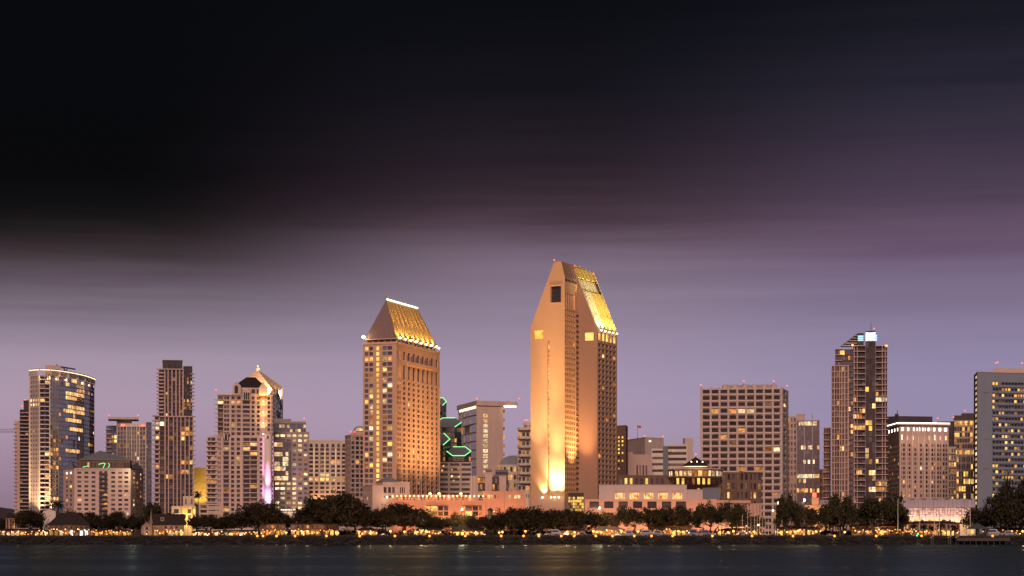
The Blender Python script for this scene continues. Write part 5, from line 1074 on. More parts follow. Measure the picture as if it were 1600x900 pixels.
for u in (.0, .155, .465, .60, .76, .98): mb = MB(); mb.bar(f[0], f[1], L * u - .28, L * u + .28, .62, -.01, G, z + .3); t.part('pier', mb, M['pink2'])
f, z, n = tw('d', 1305, 1333, 546, Y + 4, 7, .8, .7, dep=.3, glass='blue'); z_ul = z; L = (f[1] - f[0]).length
mb = MB(); mb.bar(f[0], f[1], -.2, L * .4, .8, -.02, 0, .4); t.stack('balcony', mb, M['pink2'], [G + (z - G) * i / n for i in (n - 1, n - 2, n)])
mb = MB(); p = P3(1316, 551, Y + 3.7); mb.box(p.x - 1.3, p.x + 1.3, p.y, p.y + .3, p.z - 1.2, p.z + 1.2); t.part('lit_window', mb, M['yell'])
f, z, n = tw('d', 1333.3, 1352, 541, Y + 1, 4, .86, .72, dep=1.0); L = (f[1] - f[0]).length
mb = MB(); mb.bar(f[0], f[1], .0, L, 1.1, -.02, 0, .42); t.stack('balcony', mb, M['pink2'], [G + (z - G) * i / n for i in range(1, n + 1)])
for u in (.06, .30): mb = MB(); mb.bar(f[0], f[1], L * u, L * u + .4, .6, -.01, G, z); t.part('pier', mb, M['pink2'])
f, z, n = tw('g', 1352.3, 1368, 517, Y - 1, 3, .94, .86, dep=.12, glass='dark', curt=.0); fc = f; zc = z
f, z, n = tw('d', 1368.3, 1386, 541, Y + 2, 4, .86, .72, dep=1.0); L = (f[1] - f[0]).length
mb = MB(); mb.bar(f[0], f[1], .0, L + .7, 1.1, -.02, 0, .42); t.stack('balcony', mb, M['pink2'], [G + (z - G) * i / n for i in range(1, n + 1)])
for u in (.55, .8): mb = MB(); mb.bar(f[0], f[1], L * u, L * u + .45, .6, -.01, G, z); t.part('pier', mb, M['pink2'])
M['lightbox'] = lit('crown_light_box', [(.80, .93, 1), (.92, .97, 1)], 1.1, 1.6, .5); M['bluelouv'] = glow('blue_louver', (.30, .50, 1), 1.5)
L = (fc[1] - fc[0]).length
for i in range(3):
    for j in range(2): z0, z1 = Zp(533, Y) + j * 2.55, Zp(533, Y) + j * 2.55 + 2.4; mb = MB(); mb.bar(fc[0], fc[1], L * (.02 + .325 * i), L * (.335 + .325 * i), .3, -.02, z0, z1); t.part('light_panel', mb, M['lightbox'])
fl = rfp(1340, 1349.5, Y + 2, 9); t.block('d', fl, Zp(541, Y) + .4, Zp(520, Y), None); L = (fl[1] - fl[0]).length
for i in range(3): mb = MB(); mb.bar(fl[0], fl[1], L * .05, L * .95, .25, -.02, Zp(532, Y) + i * 1.15, Zp(532, Y) + i * 1.15 + .75); t.part('blue_louver', mb, M['bluelouv'])
for i in range(3): mb = MB(); q = fc[1] + Vector((.4, 1.5, 0)); mb.box(q.x, q.x + .7, q.y, q.y + 2, Zp(532, Y) + i * 1.25, Zp(532, Y) + i * 1.25 + .8); t.part('blue_louver', mb, M['bluelouv'])
# raked louvred roof
a0, a1 = P3(1316, 540, Y + 5), P3(1341, 520.5, Y + 5)
for i in range(6): f_ = i / 5; mb = MB(); a = a0 + Vector((1.9 * i * .9, 0, -.0)); zb = a0.z + (a1.z - a0.z) * f_; mb.tube((a0.x + (a1.x - a0.x) * f_ , a0.y, zb), (a1.x, a1.y + .0, zb), .28, n=4); t.part('louver', mb, M['silver'])
mb = MB(); q = [a0, Vector((a1.x, a1.y, a0.z)), a1]; mb.poly(*[p + Vector((0, .6, 0)) for p in q]); mb.poly(*[p + Vector((0, 8, 0)) for p in reversed(q)]); mb.poly(a0 + Vector((0, .6, 0)), a1 + Vector((0, .6, 0)), a1 + Vector((0, 8, 0)), a0 + Vector((0, 8, 0))); t.part('raked_roof', mb, M['dkbrown'])
mb = MB(); mb.tube(P3(1361, 517, Y + 3), P3(1361, 503, Y + 3), .22, .08, n=5); t.part('antenna', mb, M['metal'])
beacon(t, P3(1366, 517, Y + 2))
for px, py in ((1332, 541), (1385, 542)): p = P3(px, py, Y - 1); mb = MB(); mb.lathe(p, [(.2, 0), (.7, .5), (.5, 1.2)], 7); t.part('corner_lamp', mb, M['orange'] if 'orange' in M else M['lens']); lamp_light(t.o, p + Vector((0, -.5, 1.6)), 130, (1, .5, .25), org=t.org)
t.done({'a': M['brownunlit'], 'd': M['dkbrown'], 'g': M['dkbrown']})

# dark slab behind
Y = 1330
t = T('dark_slab', 'dark brown flat-topped slab behind the white-corniced block', 'building', W(1422, Y) + Vector((0, 0, G)))
f = cfp((1380, Y + 10), (1404, Y), (1457, Y + 6)); t.block('a', f, G, Zp(650, Y), None); f2 = rfp(1398, 1404, Y + 5, 5); t.block('a', f2, Zp(650, Y) + .01, Zp(646, Y), None); mb = MB(); mb.tube(P3(1402, 650, Y + 2), P3(1402, 641, Y + 2), .25, n=5); t.part('mast', mb, M['dkmetal']); t.done({'a': M['dkbrown']})

# block with lit white cornice
Y = 1150
t = T('lit_cornice_block', 'beige block with a bright white lit cornice and glowing arcade row', 'hotel', W(1436, Y) + Vector((0, 0, G)))
f = cfp((1387, Y + 34), (1405, Y), (1482, Y + 6)); zt = Zp(664, Y); rw = rows_px(692, 792, 14, Y, .62)
RC = [(1441, 695, 1455, 700, .8, 'warm'), (1405, 700, 1424, 708, .5, 'amber'), (1438, 728, 1444, 736, .9, 'white'), (1455, 724, 1472, 738, .35, 'amber'), (1415, 748, 1425, 756, .7, 'warm'), (1400, 766, 1426, 775, .8, ('warm', 'amber'))]
at_ = [(Zp(681, Y), Zp(677, Y)), (Zp(675.5, Y), Zp(668, Y))]
cl = even(17, .62, .01, .99)
t.block('a', f, G, zt, {0: dict(cols=6, rows=rw, wf=.45, dep=.4, base=.08), 1: dict(cols=cl, rows=rw, dep=.45, base=.08, rects=RC, curt=.1)})
d, n = nrm(f[1], f[2]); L = (f[2] - f[1]).length; L0 = (f[1] - f[0]).length
for i in range(9): u = L * (.02 + .96 * i / 8); mb = MB(); mb.bar(f[1], f[2], u - .45, u + .45, .6, -.01, G, Zp(668, Y)); t.part('pier', mb, M['beige'])
for a, b, l, k in ((f[0], f[1], L0, 4), (f[1], f[2], L, 9)):
    mb = MB(); mb.bar(a, b, -.6, l + .6, 1.2 + .02 * k, .5, zt + .01, zt + .8); t.part('cornice', mb, M['pale'])
    mb = MB(); mb.bar(a, b, -.5, l + .5, 1.0, -.4, zt + .82, zt + 1.5); t.part('cornice_light', mb, M['stripw'])
    for i in range(k): u = l * (i + .5) / k; mb = MB(); mb.bar(a, b, u - 1.0, u + 1.0, .12, -.02, Zp(673, Y), Zp(668, Y)); t.part('arcade_light', mb, M['stripw'])
M['pinkneon'] = glow('pink_neon', (1, .22, .35), 1.5)
for i in range(9): u = L * (i + .5) / 9; mb = MB(); mb.bar(f[1], f[2], u - .25, u + .25, .2, -.02, Zp(687, Y), Zp(681 if i % 3 else 679, Y)); t.part('facade_lamp', mb, M['pinkneon' if i % 3 == 1 else 'strip'])
for i in range(5): p = f[1].lerp(f[2], (i + .5) / 5); lamp_light(t.o, p + Vector((0, -4, Zp(690, Y))), 90, (1, .65, .42), org=t.org)
t.done({'a': M['pink2']})

# glassy terraced block
Y = 1170
t = T('glass_terraces', 'stepped glass block with whole lit floors beside the grey hotel', 'building', W(1502, Y) + Vector((0, 0, G)))
f = rfp(1491, 1528, Y + 4, 18); zt = Zp(656, Y); t.block('a', f, G, zt, {0: dict(cols=9, rows=20, wf=.88, hf=.7, dep=.3, base=.3, litst=('warm', 'amber', 'yell'), rects=[(1492, 656, 1528, 688, .85, ('yell', 'warm', 'amber')), (1492, 698, 1528, 710, .9, ('yell', 'warm'))])})
f2 = rfp(1490, 1526, Y + 6, 12); t.block('b', f2, zt + .01, Zp(648, Y), None); f3 = rfp(1502, 1526, Y + 7, 10); t.block('b', f3, Zp(648, Y) + .01, Zp(644.5, Y), None); beacon(t, P3(1508, 645, Y + 8)); beacon(t, P3(1490, 655, Y + 5))
f4 = rfp(1464, 1491, Y + 10, 12); t.block('b', f4, G, Zp(657, Y), {0: dict(cols=5, rows=18, wf=.8, hf=.7, base=.08)}); beacon(t, P3(1465, 657, Y + 11))
f5 = rfp(1478, 1494, Y - 2, 12); t.block('c', f5, G, Zp(699, Y), {0: dict(cols=4, rows=13, wf=.5, hf=.55, dep=.4, base=.3, litst=('warm', 'amber'))}, parapet=.3); L = (f5[1] - f5[0]).length
mb = MB(); mb.bar(f5[0], f5[1], -.2, L, .8, -.02, 0, .5); t.stack('balcony', mb, M['beige'], [G + (Zp(699, Y) - G) * i / 13 for i in range(1, 13)])
f6 = rfp(1494.3, 1524, Y - 1, 10); t.block('a', f6, G, Zp(712, Y), {0: dict(cols=8, rows=11, wf=.84, hf=.68, dep=.3, base=.2, litst=('warm', 'amber', 'yell'), rects=[(1492, 745, 1524, 756, .9, ('warm', 'yell')), (1492, 770, 1528, 780, .8, 'warm')])}); L = (f6[1] - f6[0]).length
for u in (.0, .25, .5, .75, 1.): mb = MB(); mb.bar(f6[0], f6[1], L * u - .25, L * u + .25, .6, -.01, G, Zp(711, Y)); t.part('pier', mb, M['beige'])
t.done({'a': M['taupe'], 'b': M['dkbrown'], 'c': M['beige']})

# grey hotel at the right edge
Y = 1075
M['bluegrey'] = mat('blue_grey_precast', (.20, .23, .295), .7, var=.08)
t = T('grey_hotel', 'big blue-grey hotel slab with curtained lit balconies at right edge', 'hotel', W(1580, Y) + Vector((0, 0, G)))
f = cfp((1521.5, Y + 22), (1527, Y), (1690, Y + 16)); zt = Zp(581, Y); nr = 23; Lc, Nc, Rc, Bc = f; L = (Rc - Nc).length
t.facade('b', Lc, Nc, G, zt, [(.30, .85)], rows_px(583, 790, 24, Y, .6), dep=.4, base=1.0, litst=('white',))
rw = rows_px(594, 806, nr, Y, .46); d, n = nrm(Nc, Rc)
def uf(px): k = (px - 800) / F; return (k * Nc.y - Nc.x) / (d.x - k * d.y) / L
cols = []
for i in range(9):
    a = 1551 + i * 14.6; cols += [(uf(a), uf(a + 4.2)), (uf(a + 4.7), uf(a + 9.5)), (uf(a + 10.0), uf(a + 14.1))]
lo, hi = rw[0][0], rw[-1][1]
t.facade('a', Nc, Rc, G, zt, cols, rw, dep=1.0, base=0, glass='dark', curt=.06, rects=[(1550, 590, 1700, 810, .42, ('yell', 'warm', 'curt', 'warm', 'dimw', 'yell'))])
for a, b in ((Rc, Bc), (Bc, Lc)): t.plain('a', a, b, G, zt)
t.wall('a').poly(*[(p.x, p.y, zt) for p in f])
mb = MB(); mb.bar(Nc, Rc, L * uf(1550), L, .5, -.02, 0, 1.15); t.stack('balcony', mb, M['bluegrey'], [a - 1.25 for a, b in rw])
mb = MB(); mb.bar(Nc, Rc, -.1, L, .3, .5, zt - .2, zt + .5); t.part('parapet', mb, M['greypink'])
f2 = [W(1532, Y + 12), W(1690, Y + 22), W(1690, Y + 34), W(1532, Y + 26)]; t.block('c', f2, zt + .01, Zp(577, Y), None); f3 = [W(1552, Y + 16), W(1612, Y + 20), W(1612, Y + 30), W(1552, Y + 28)]; t.block('c', f3, Zp(577, Y) + .01, Zp(571, Y), None)
for px, py in ((1556, 571), (1559, 570), (1597, 571)): beacon(t, P3(px, py, Y + 17))
for y in (614, 687, 733): mb = MB(); mb.bar(Nc, Rc, L * uf(1536), L * uf(1546), .05, 0, Zp(y, Y), Zp(y, Y) + .5); t.part('wall_vent', mb, M['curt'])
t.done({'a': M['bluegrey'], 'b': M['dkbrown'], 'c': M['greypink']})

# low violet-grey deck and lit lattice
Y = 1010
M['violet'] = mat('violet_grey_metal', (.30, .26, .32), .6, .1, .2); M['lattice'] = mat('white_lattice', (.62, .50, .50), .8, var=.35, scale=.7, streak=False)
t = T('lattice_deck', 'long low deck with violet-grey roof over pink-lit lattice wall', 'building', W(1458, Y) + Vector((0, 0, G)))
f = [W(1393, Y), W(1524, Y), W(1524, Y + 18), W(1393, Y + 18)]; z0, z1, z2 = Zp(807, Y), Zp(793, Y), Zp(779, Y)
t.facade('a', f[0], f[1], G, z0, 12, 1, .6, .7, .4, base=.7, litst=('yell', 'warm'))
L = (f[1] - f[0]).length; t.block('b', [f[0] + Vector((2.6, .4, 0)), f[1] + Vector((-2.6, .4, 0)), f[2], f[3]], z0, z1, None)
q = random.Random(9)
for i in range(26):
    for j in range(4):
        if q.random() < .8: u = 2.7 + (L - 5.4) * i / 26; zz = z0 + .1 + (z1 - z0 - .2) * j / 4; mb = MB(); mb.bar(f[0], f[1], u + q.uniform(0, .25), u + (L - 5.4) / 26 - q.uniform(.05, .3), .1 + q.random() * .2, -.1 + .5, zz, zz + (z1 - z0) / 4 - q.uniform(.1, .4)); t.part('lattice_panel', mb, M['lattice'])
for i in range(22): u0, u1 = L * i / 22 + .04, L * (i + 1) / 22 - .04; mb = MB(); mb.bar(f[0], f[1], u0, u1, .3 + .1 * (i % 2), 16, z1 + .01, z2 - .25 * (i % 3)); t.part('roof_panel', mb, M['violet'])
for i in range(6): p = f[0].lerp(f[1], (i + .5) / 6); lamp_light(t.o, p + Vector((0, -4.5, z0 - 1.5)), 800, (1, .62, .45), org=t.org)
t.done({'a': M['beige'], 'b': M['taupe']})
Y = 1035
t = T('terracotta_box', 'small peach box with red sign lamp above the trees', 'building', W(1273, Y) + Vector((0, 0, G)))
f = rfp(1258, 1295, Y, 12); t.block('a', f, G, Zp(790, Y), None, parapet=.2); f2 = rfp(1268.5, 1279.5, Y + 1, 6); t.block('a', f2, Zp(790, Y) + .01, Zp(777.5, Y), None)
mb = MB(); p = P3(1272.5, 773, Y + 1); mb.box(p.x - 1, p.x + 1, p.y, p.y + .5, p.z - 1.3, p.z + 1); t.part('sign_box', mb, M['redsign'] if 'redsign' in M else M['red']); f3 = rfp(1281, 1294, Y + 4, 6); t.block('b', f3, Zp(790, Y) + .01, Zp(781, Y), None)
lamp_light(t.o, P3(1266, 806, Y - 8), 2600, (1, .55, .25), org=t.org); t.done({'a': M['ochre'], 'b': M['violet']})
# ---------------------------------------------------------------- waterfront: village, trees, lamps, boats, cars
M['orange'] = glow('sodium_lens', (1, .30, .05), 2.2); M['amberl'] = glow('amber_lens', (1, .42, .09), 2.8); M['whitel'] = glow('white_lens', (1, .78, .48), 5.0)
M['village'] = mat('village_timber', (.14, .085, .055), .85, var=.3); M['villagew'] = mat('village_white', (.24, .165, .125), .85, var=.2)
M['bulba'] = glow('festoon_amber', (1, .32, .055), 1.9); M['bulbw'] = glow('festoon_white', (1, .64, .30), 2.4)
ORD = ['first', 'second', 'third', 'fourth', 'fifth', 'sixth', 'seventh', 'eighth', 'ninth', 'tenth', 'eleventh', 'twelfth', 'thirteenth', 'fourteenth', 'fifteenth', 'sixteenth', 'seventeenth', 'eighteenth', 'nineteenth', 'twentieth', 'twenty-first', 'twenty-second', 'twenty-third', 'twenty-fourth', 'twenty-fifth', 'twenty-sixth', 'twenty-seventh', 'twenty-eighth', 'twenty-ninth', 'thirtieth', 'thirty-first', 'thirty-second']
def shop(name, label, px0, px1, Y, y_eave, y_ridge, wallk='village', ncol=None, litp=.85, lits=('warm', 'yell', 'amber', 'amber'), upper=False, d=11, roof='roofdark', hipped=True, dormer=None, light=260):
    """low shop house: lit glazed ground floor, optional dim upper storey, tiled roof"""
    t = T(name, label, 'shop', W((px0 + px1) / 2, Y) + Vector((0, 0, G)))
    f = rfp(px0, px1, Y, d); ze, zr = Zp(y_eave, Y), Zp(y_ridge, Y); L = (f[1] - f[0]).length; n = ncol or max(3, int(L / 2.2)); zg = min(ze - .3, G + 3.4)
    rws = [(G + .5, min(zg - .4, ze - .3))]
    t.facade('a', f[0], f[1], G, zg, n, rws, wf=.62, dep=.3, base=litp, litst=lits, curt=.05)
    if ze - zg > 1.2: t.facade('a', f[0], f[1], zg, ze, n, [(zg + .7, ze - .5)], wf=.45, dep=.25, base=.18, litst=('dimw', 'amber'), curt=.2)
    elif ze > zg: t.plain('a', f[0], f[1], zg, ze)
    for k in (1, 2, 3): t.plain('a', f[k], f[(k + 1) % 4], G, ze)
    i_ = min(.3, d * .5 / L) if hipped else -.02
    mf = [(f[0] + f[3]) / 2, (f[1] + f[2]) / 2]; A, Bx = mf[0].lerp(mf[1], i_), mf[0].lerp(mf[1], 1 - i_)
    if zr > ze + .3: rf = hip(t, f, ze + .26, [A, Bx], zr, M[roof], .06)
    else: mb = MB(); mb.prism(f, ze + .01, ze + .3); rf = t.part('roof', mb, M[roof])
    mb = MB(); mb.bar(f[0], f[1], -.2, L + .2, 1.6, -.05, zg - .12, zg + .06); t.part('awning', mb, M[wallk])
    if dormer: 
        p = P3(dormer, (y_eave + y_ridge) / 2 - 1, Y + 1.5); mb = MB(); mb.box(p.x - .9, p.x + .9, p.y - .8, p.y + 2, p.z - 1.1, p.z + .9); dm = t.part('dormer', mb, M['villagew']); mb = MB(); mb.box(p.x - .5, p.x + .5, p.y - .9, p.y - .7, p.z - .6, p.z + .5); t.part('window', mb, M['dark'], dm)
    nb = int(L / 1.0); d_, n_ = nrm(f[0], f[1]); bm_ = MB(); bm_.lathe(Vector((0, 0, 0)), [(.06, 0), (.27, .15), (.27, .38), (.06, .5)], 6); bd_ = [bm_.data('festoon_bulb', M[x]) for x in ('bulba', 'bulbw')]
    for i in range(nb): p = f[0] + d_ * (L * (i + .5) / nb + rnd.uniform(-.5, .5)) + n_ * (1.7 + rnd.uniform(0, 2.5)); link('festoon_bulb', bd_[0 if rnd.random() < .7 else 1], t.o, Vector((p.x, p.y, zg - .75 + rnd.uniform(-1.2, .9))) - t.org)
    k = max(1, int(L / 14))
    for i in range(k): p = f[0].lerp(f[1], (i + .5) / k); lamp_light(t.o, p + Vector((0, -3.2, G + 2.6)), light * .9, (1, .40, .10), org=t.org, radius=.3)
    t.done({'a': M[wallk]}); return t
shop('glazed_arcade', 'low glazed arcade of white-lit shops at the left edge', -14, 76, 944, 829, 826, lits=('white', 'warm', 'cool', 'white'), litp=.8, hipped=True, light=500)
shop('barn_shop', 'big dark hip-roofed barn shop with bright white ground floor', 76, 139, 938, 820.5, 801, upper=True, lits=('white', 'cool', 'warm'), litp=.9, light=420)
shop('gazebo_shop', 'tiny square lookout house with dark roof near left edge', 9, 25, 960, 809, 802, wallk='villagew', litp=.1)
shop('cafe', 'low cafe roof with yellow string lamps right of the barn shop', 140, 206, 946, 829, 826, light=380)
shop('mansard_hall', 'brown mansard-roofed hall with small dormer beside white gabled chapel', 239, 288, 940, 820.5, 803, wallk='villagew', lits=('white', 'warm', 'amber'), dormer=254, hipped=False, light=380)
shop('lit_pergola', 'low pergola cafe glowing white under the trees left of centre', 300, 333, 940, 831, 828, lits=('white', 'warm'), light=420)
shop('fan_lamp_cafe', 'low cafe with fan-shaped white lamps under dark trees', 334, 404, 944, 830, 828, lits=('white', 'warm', 'yell'), litp=.75, light=420)
shop('balcony_cafe', 'two-storey timber cafe with amber-lit balcony openings', 406, 446, 950, 819, 816, lits=('amber', 'warm', 'yell'), light=420)
shop('amber_arcade', 'timber arcade with square amber openings below the largest round tree', 454, 530, 952, 819, 815, lits=('amber', 'yell', 'warm'), litp=.7, light=420)
shop('orange_kiosk', 'small kiosk glowing deep orange left of the corner pavilion', 556, 590, 946, 829, 824, lits=('amber', 'yell'), light=900)
shop('orange_cafe', 'orange-lit cafe front under big tree below gold-roofed tower', 646, 690, 948, 828, 824, lits=('amber', 'warm', 'white'), light=700)
shop('bright_booth', 'booth with two tall bright doorways beside the yellow-lit tree', 704, 756, 950, 829, 820, lits=('warm', 'yell', 'white'), litp=.7, light=420)
shop('waterfront_cafe', 'low restaurant front with orange lamps between two round trees', 862, 914, 950, 829, 826, lits=('amber', 'warm', 'dimw'), litp=.5, light=600)
shop('striped_marquee', 'pale marquee with sloping string of lamps under sparse trees', 926, 976, 948, 828, 822, wallk='villagew', roof='villagew', lits=('warm', 'amber'), litp=.5, light=700)
shop('yellow_colonnade', 'long yellow-lit colonnade shop behind the airy park trees', 1012, 1080, 956, 822, 818, wallk='villagew', lits=('yell', 'warm', 'amber'), litp=.95, light=700)
shop('orange_terrace', 'orange-lit terrace restaurant below the fin colonnade', 1120, 1192, 956, 829, 825, lits=('amber', 'yell', 'dimw'), litp=.7, light=600)
shop('peach_arcade', 'peach-lit arcade behind slender leaning trunks right of centre', 1210, 1282, 958, 826, 822, wallk='villagew', lits=('yell', 'warm'), litp=.8, light=900)
shop('marina_office', 'low office with gold-lit walls behind dark park trees', 1330, 1412, 958, 822, 818, wallk='villagew', lits=('yell', 'warm', 'amber'), litp=.85, light=900)
shop('deck_arcade', 'gold-lit arcade below the lattice deck with small palms before it', 1414, 1500, 962, 818, 814, wallk='villagew', lits=('yell', 'amber'), litp=.8, light=700)
shop('harbour_shed', 'dim low shed behind the large tree at right edge', 1536, 1615, 955, 828, 824, litp=.3, light=250)

# white gabled chapel with spire
Y = 937
t = T('white_chapel', 'small white gabled chapel with thin spire beside mansard hall', 'building', W(229, Y) + Vector((0, 0, G)))
fq = gable(t, 221, 238, 838, 822, 816, Y, 9, M['villagew'], 'nave'); L = (fq[1] - fq[0]).length
for u, z in ((.5, 825), (.5, 832)): arch_win(t, fq[0], fq[1], L * u, 1.6, Zp(z + 2.5, Y), Zp(z - 2, Y))
mb = MB(); p = P3(236, 817, Y + 2); mb.box(p.x - .7, p.x + .7, p.y - .7, p.y + .7, G, p.z + .5); sp = t.part('steeple', mb, M['villagew']); mb = MB(); mb.lathe(p + Vector((0, 0, .51)), [(.8, 0), (.35, 3), (.05, 6.2)], 6); t.part('spire', mb, M['villagew'], sp)
lamp_light(t.o, P3(229, 835, Y - 3), 260, (1, .6, .3), org=t.org); t.done(M['villagew'])
# yellow loggia
Y = 1010
t = T('yellow_loggia', 'yellow-lit double-height loggia below the palm beside pink condominium', 'building', W(290, Y) + Vector((0, 0, G)))
f = rfp(268, 306, Y, 14); t.block('a', f, G, Zp(792, Y), {0: dict(cols=[(.1, .3), (.48, .6), (.66, .8), (.88, .97)], rows=rows_px(794, 822, 3, Y, .7), dep=.8, base=.3, litst=('yell', 'dimw'))}, parapet=.4)
f2 = rfp(286, 304, Y + 2, 8); t.block('a', f2, Zp(792, Y) + .4, Zp(776, Y), {0: dict(cols=2, rows=1, wf=.3, hf=.6, base=0)}, parapet=.3)
for u in (.46, .63, .83): mb = MB(); L = (f[1] - f[0]).length; mb.bar(f[0], f[1], L * u - .35, L * u + .35, 1.0, -.02, G, Zp(791, Y)); t.part('column', mb, M['yellow'])
for px in (288.5, 296.5): lamp_light(t.o, P3(px, 812, Y - 4), 1100, (1, .68, .16), org=t.org)
t.done({'a': M['beige']})
# distant cottage behind the trees at left
t = T('plaster_cottage', 'little cream cottage between dark trees at far left', 'house', W(77, 985) + Vector((0, 0, G)))
fq = gable(t, 67, 87, 825, 799, 796, 985, 10, M['pale'], 'house_body'); t.facade('a', fq[0] + Vector((0, -.05, 0)), fq[1] + Vector((0, -.05, 0)), G, Zp(800, 985), 3, 3, .3, .4, .2, base=.2); t.done(M['pale'])
# little lighthouse
Y = 965
t = T('lighthouse', 'small white octagonal lighthouse with lantern room before salmon podium', 'lighthouse', W(766, Y) + Vector((0, 0, G)))
c = W(766, Y); mb = MB(); mb.lathe(Vector((c.x, c.y, G)), [(2.6, 0), (1.9, Zp(806, Y) - G)], 8); t.part('shaft', mb, M['pale']); mb = MB(); mb.lathe(Vector((c.x, c.y, Zp(806, Y) + .01)), [(2.4, 0), (2.4, .35)], 8); t.part('gallery', mb, M['dkmetal'])
mb = MB(); mb.lathe(Vector((c.x, c.y, Zp(805, Y) + .05)), [(1.2, 0), (1.2, 2.2)], 8); t.part('lantern', mb, M['curt']); mb = MB(); mb.lathe(Vector((c.x, c.y, Zp(805, Y) + 2.26)), [(1.7, 0), (1.2, .7), (.1, 1.5)], 8); t.part('roof', mb, M['dkmetal'])
mb = MB(); mb.box(c.x - .5, c.x + .5, c.y - 2.5, c.y - 2.0, G + 3, G + 5); t.part('window', mb, M['dark'])

# ---------------------------------------------------------------- trees
def leaf_mat(name, col):
    m, t, p = _pr(name); ge = t.nodes.new('ShaderNodeNewGeometry'); r = t.nodes.new('ShaderNodeValToRGB')
    r.color_ramp.elements[0].color = tuple(c * .5 for c in col) + (1,); r.color_ramp.elements[1].color = tuple(c * 1.6 for c in col) + (1,)
    t.links.new(ge.outputs['Random Per Island'], r.inputs[0]); t.links.new(r.outputs[0], p.inputs['Base Color']); p.inputs['Roughness'].default_value = .65; p.inputs['Specular IOR Level'].default_value = .25
    tr = t.nodes.new('ShaderNodeBsdfTranslucent'); t.links.new(r.outputs[0], tr.inputs[0]); mx = t.nodes.new('ShaderNodeMixShader'); mx.inputs[0].default_value = .3
    t.links.new(p.outputs[0], mx.inputs[1]); t.links.new(tr.outputs[0], mx.inputs[2]); t.links.new(mx.outputs[0], t.nodes['Material Output'].inputs[0]); return m
M['leaf'] = leaf_mat('dark_foliage', (.036, .029, .016)); M['leaf2'] = leaf_mat('park_foliage', (.044, .040, .020)); M['leaf3'] = leaf_mat('feathery_foliage', (.12, .10, .05))
M['bark'] = mat('bark', (.075, .055, .045), .9, var=.3, scale=1.5)
def crown(seed, n, dense, lobes, leaf=.42):
    """unit crown (width 2, height 1, base at 0): clumps of leaf-sized faces spread through lobes"""
    q = random.Random(seed); mb = MB(); L = []
    for k in range(lobes):
        a = q.uniform(0, 6.28); r = math.sqrt(q.random()) * .72; L.append((Vector((r * math.cos(a), r * math.sin(a), q.uniform(.30, .68) * (1.05 - .45 * r))), q.uniform(.20, .34) * (1 if dense else .8)))
    per = n // lobes
    for c, rad in L:
        cl = []
        for k in range(14 if dense else 9):
            v_ = Vector((q.gauss(0, 1), q.gauss(0, 1), q.gauss(0, .8))).normalized() * rad * q.uniform(.55, 1.12); cl.append(c + v_)
        for k in range(per):
            o = q.choice(cl); s = .085 if dense else .07
            p = o + Vector((q.gauss(0, s), q.gauss(0, s), q.gauss(0, s * .8)))
            if p.z < .04: p.z = .04 + abs(q.gauss(0, .03))
            u = Vector((q.gauss(0, 1), q.gauss(0, 1), q.gauss(0, .7))).normalized(); w = u.orthogonal().normalized(); w = Matrix.Rotation(q.uniform(0, 6.28), 3, u) @ w; h = u.cross(w)
            l = leaf / 12 * q.uniform(.7, 1.5); mb.poly(p - w * l, p + h * l * .55, p + w * l, p - h * l * .55)
    return mb, L
def limbs(seed, L, stems):
    """unit trunk and limbs: z from 0 (ground) to 1 (crown base), the crown above it; drawn in the crown's units"""
    q = random.Random(seed); mb = MB()
    for k in range(stems):
        x = q.uniform(-.12, .12) * stems; a = Vector((x, q.uniform(-.05, .05), -.62)); b = Vector((x * 1.7 + q.uniform(-.1, .1), q.uniform(-.06, .06), .02)); m = a.lerp(b, .5) + Vector((q.uniform(-.05, .05), 0, 0)); r = .055 / math.sqrt(stems)
        mb.tube(a, m, r * 1.25, r, n=7); mb.tube(m, b, r, r * .85, n=7)
        for c, rad in q.sample(L, min(len(L), 5)): mid = b.lerp(c, .55) + Vector((0, 0, -.06)); mb.tube(b, mid, r * .7, r * .4, n=5); mb.tube(mid, c, r * .4, r * .12, n=5)
    return mb
protos = {}
for nm, seed, n, dense, lobes, stems in (('ficus', 1, 9000, 1, 15, 1), ('ficus', 2, 9000, 1, 13, 2), ('ficus', 3, 9000, 1, 17, 1), ('airy', 4, 5600, 0, 17, 3), ('airy', 5, 5600, 0, 14, 2), ('airy', 6, 5200, 0, 19, 3), ('feather', 8, 4200, 0, 20, 2)):
    mb, L = crown(seed, n, dense, lobes); mk = {'ficus': 'leaf', 'airy': 'leaf2', 'feather': 'leaf3'}[nm]
    protos.setdefault(nm, []).append((mb.data('crown', M[mk]), limbs(seed, L, stems).data('trunk', M['bark'])))
def tree(kind, label, px, Y, w, ytop, ybot=824, var=0, group='waterfront trees'):
    """w: crown width in photo pixels; ytop / ybot: crown top and underside rows"""
    cm, tm = protos[kind][var % len(protos[kind])]; o = link({'ficus': 'ficus_tree', 'airy': 'park_tree', 'feather': 'feathery_tree'}[kind], None, None, W(px, Y) + Vector((0, 0, G)), label=label, category='tree', group=group)
    s = w / F * Y / 1.45; h = (Zp(ytop, Y) - Zp(ybot, Y)) / .78; zb = max(.8, Zp(ybot, Y) - G); rz = (px * 1.7) % 6.28
    link('crown', cm, o, (0, 0, zb), (0, 0, rz), (s, s * .9, h)); sx = min(s, 9.); link('trunk', tm, o, (0, 0, zb), (0, 0, rz), (s, s * .9, (zb + .05) / .62 if zb / .62 > h * .3 else h))
    return o
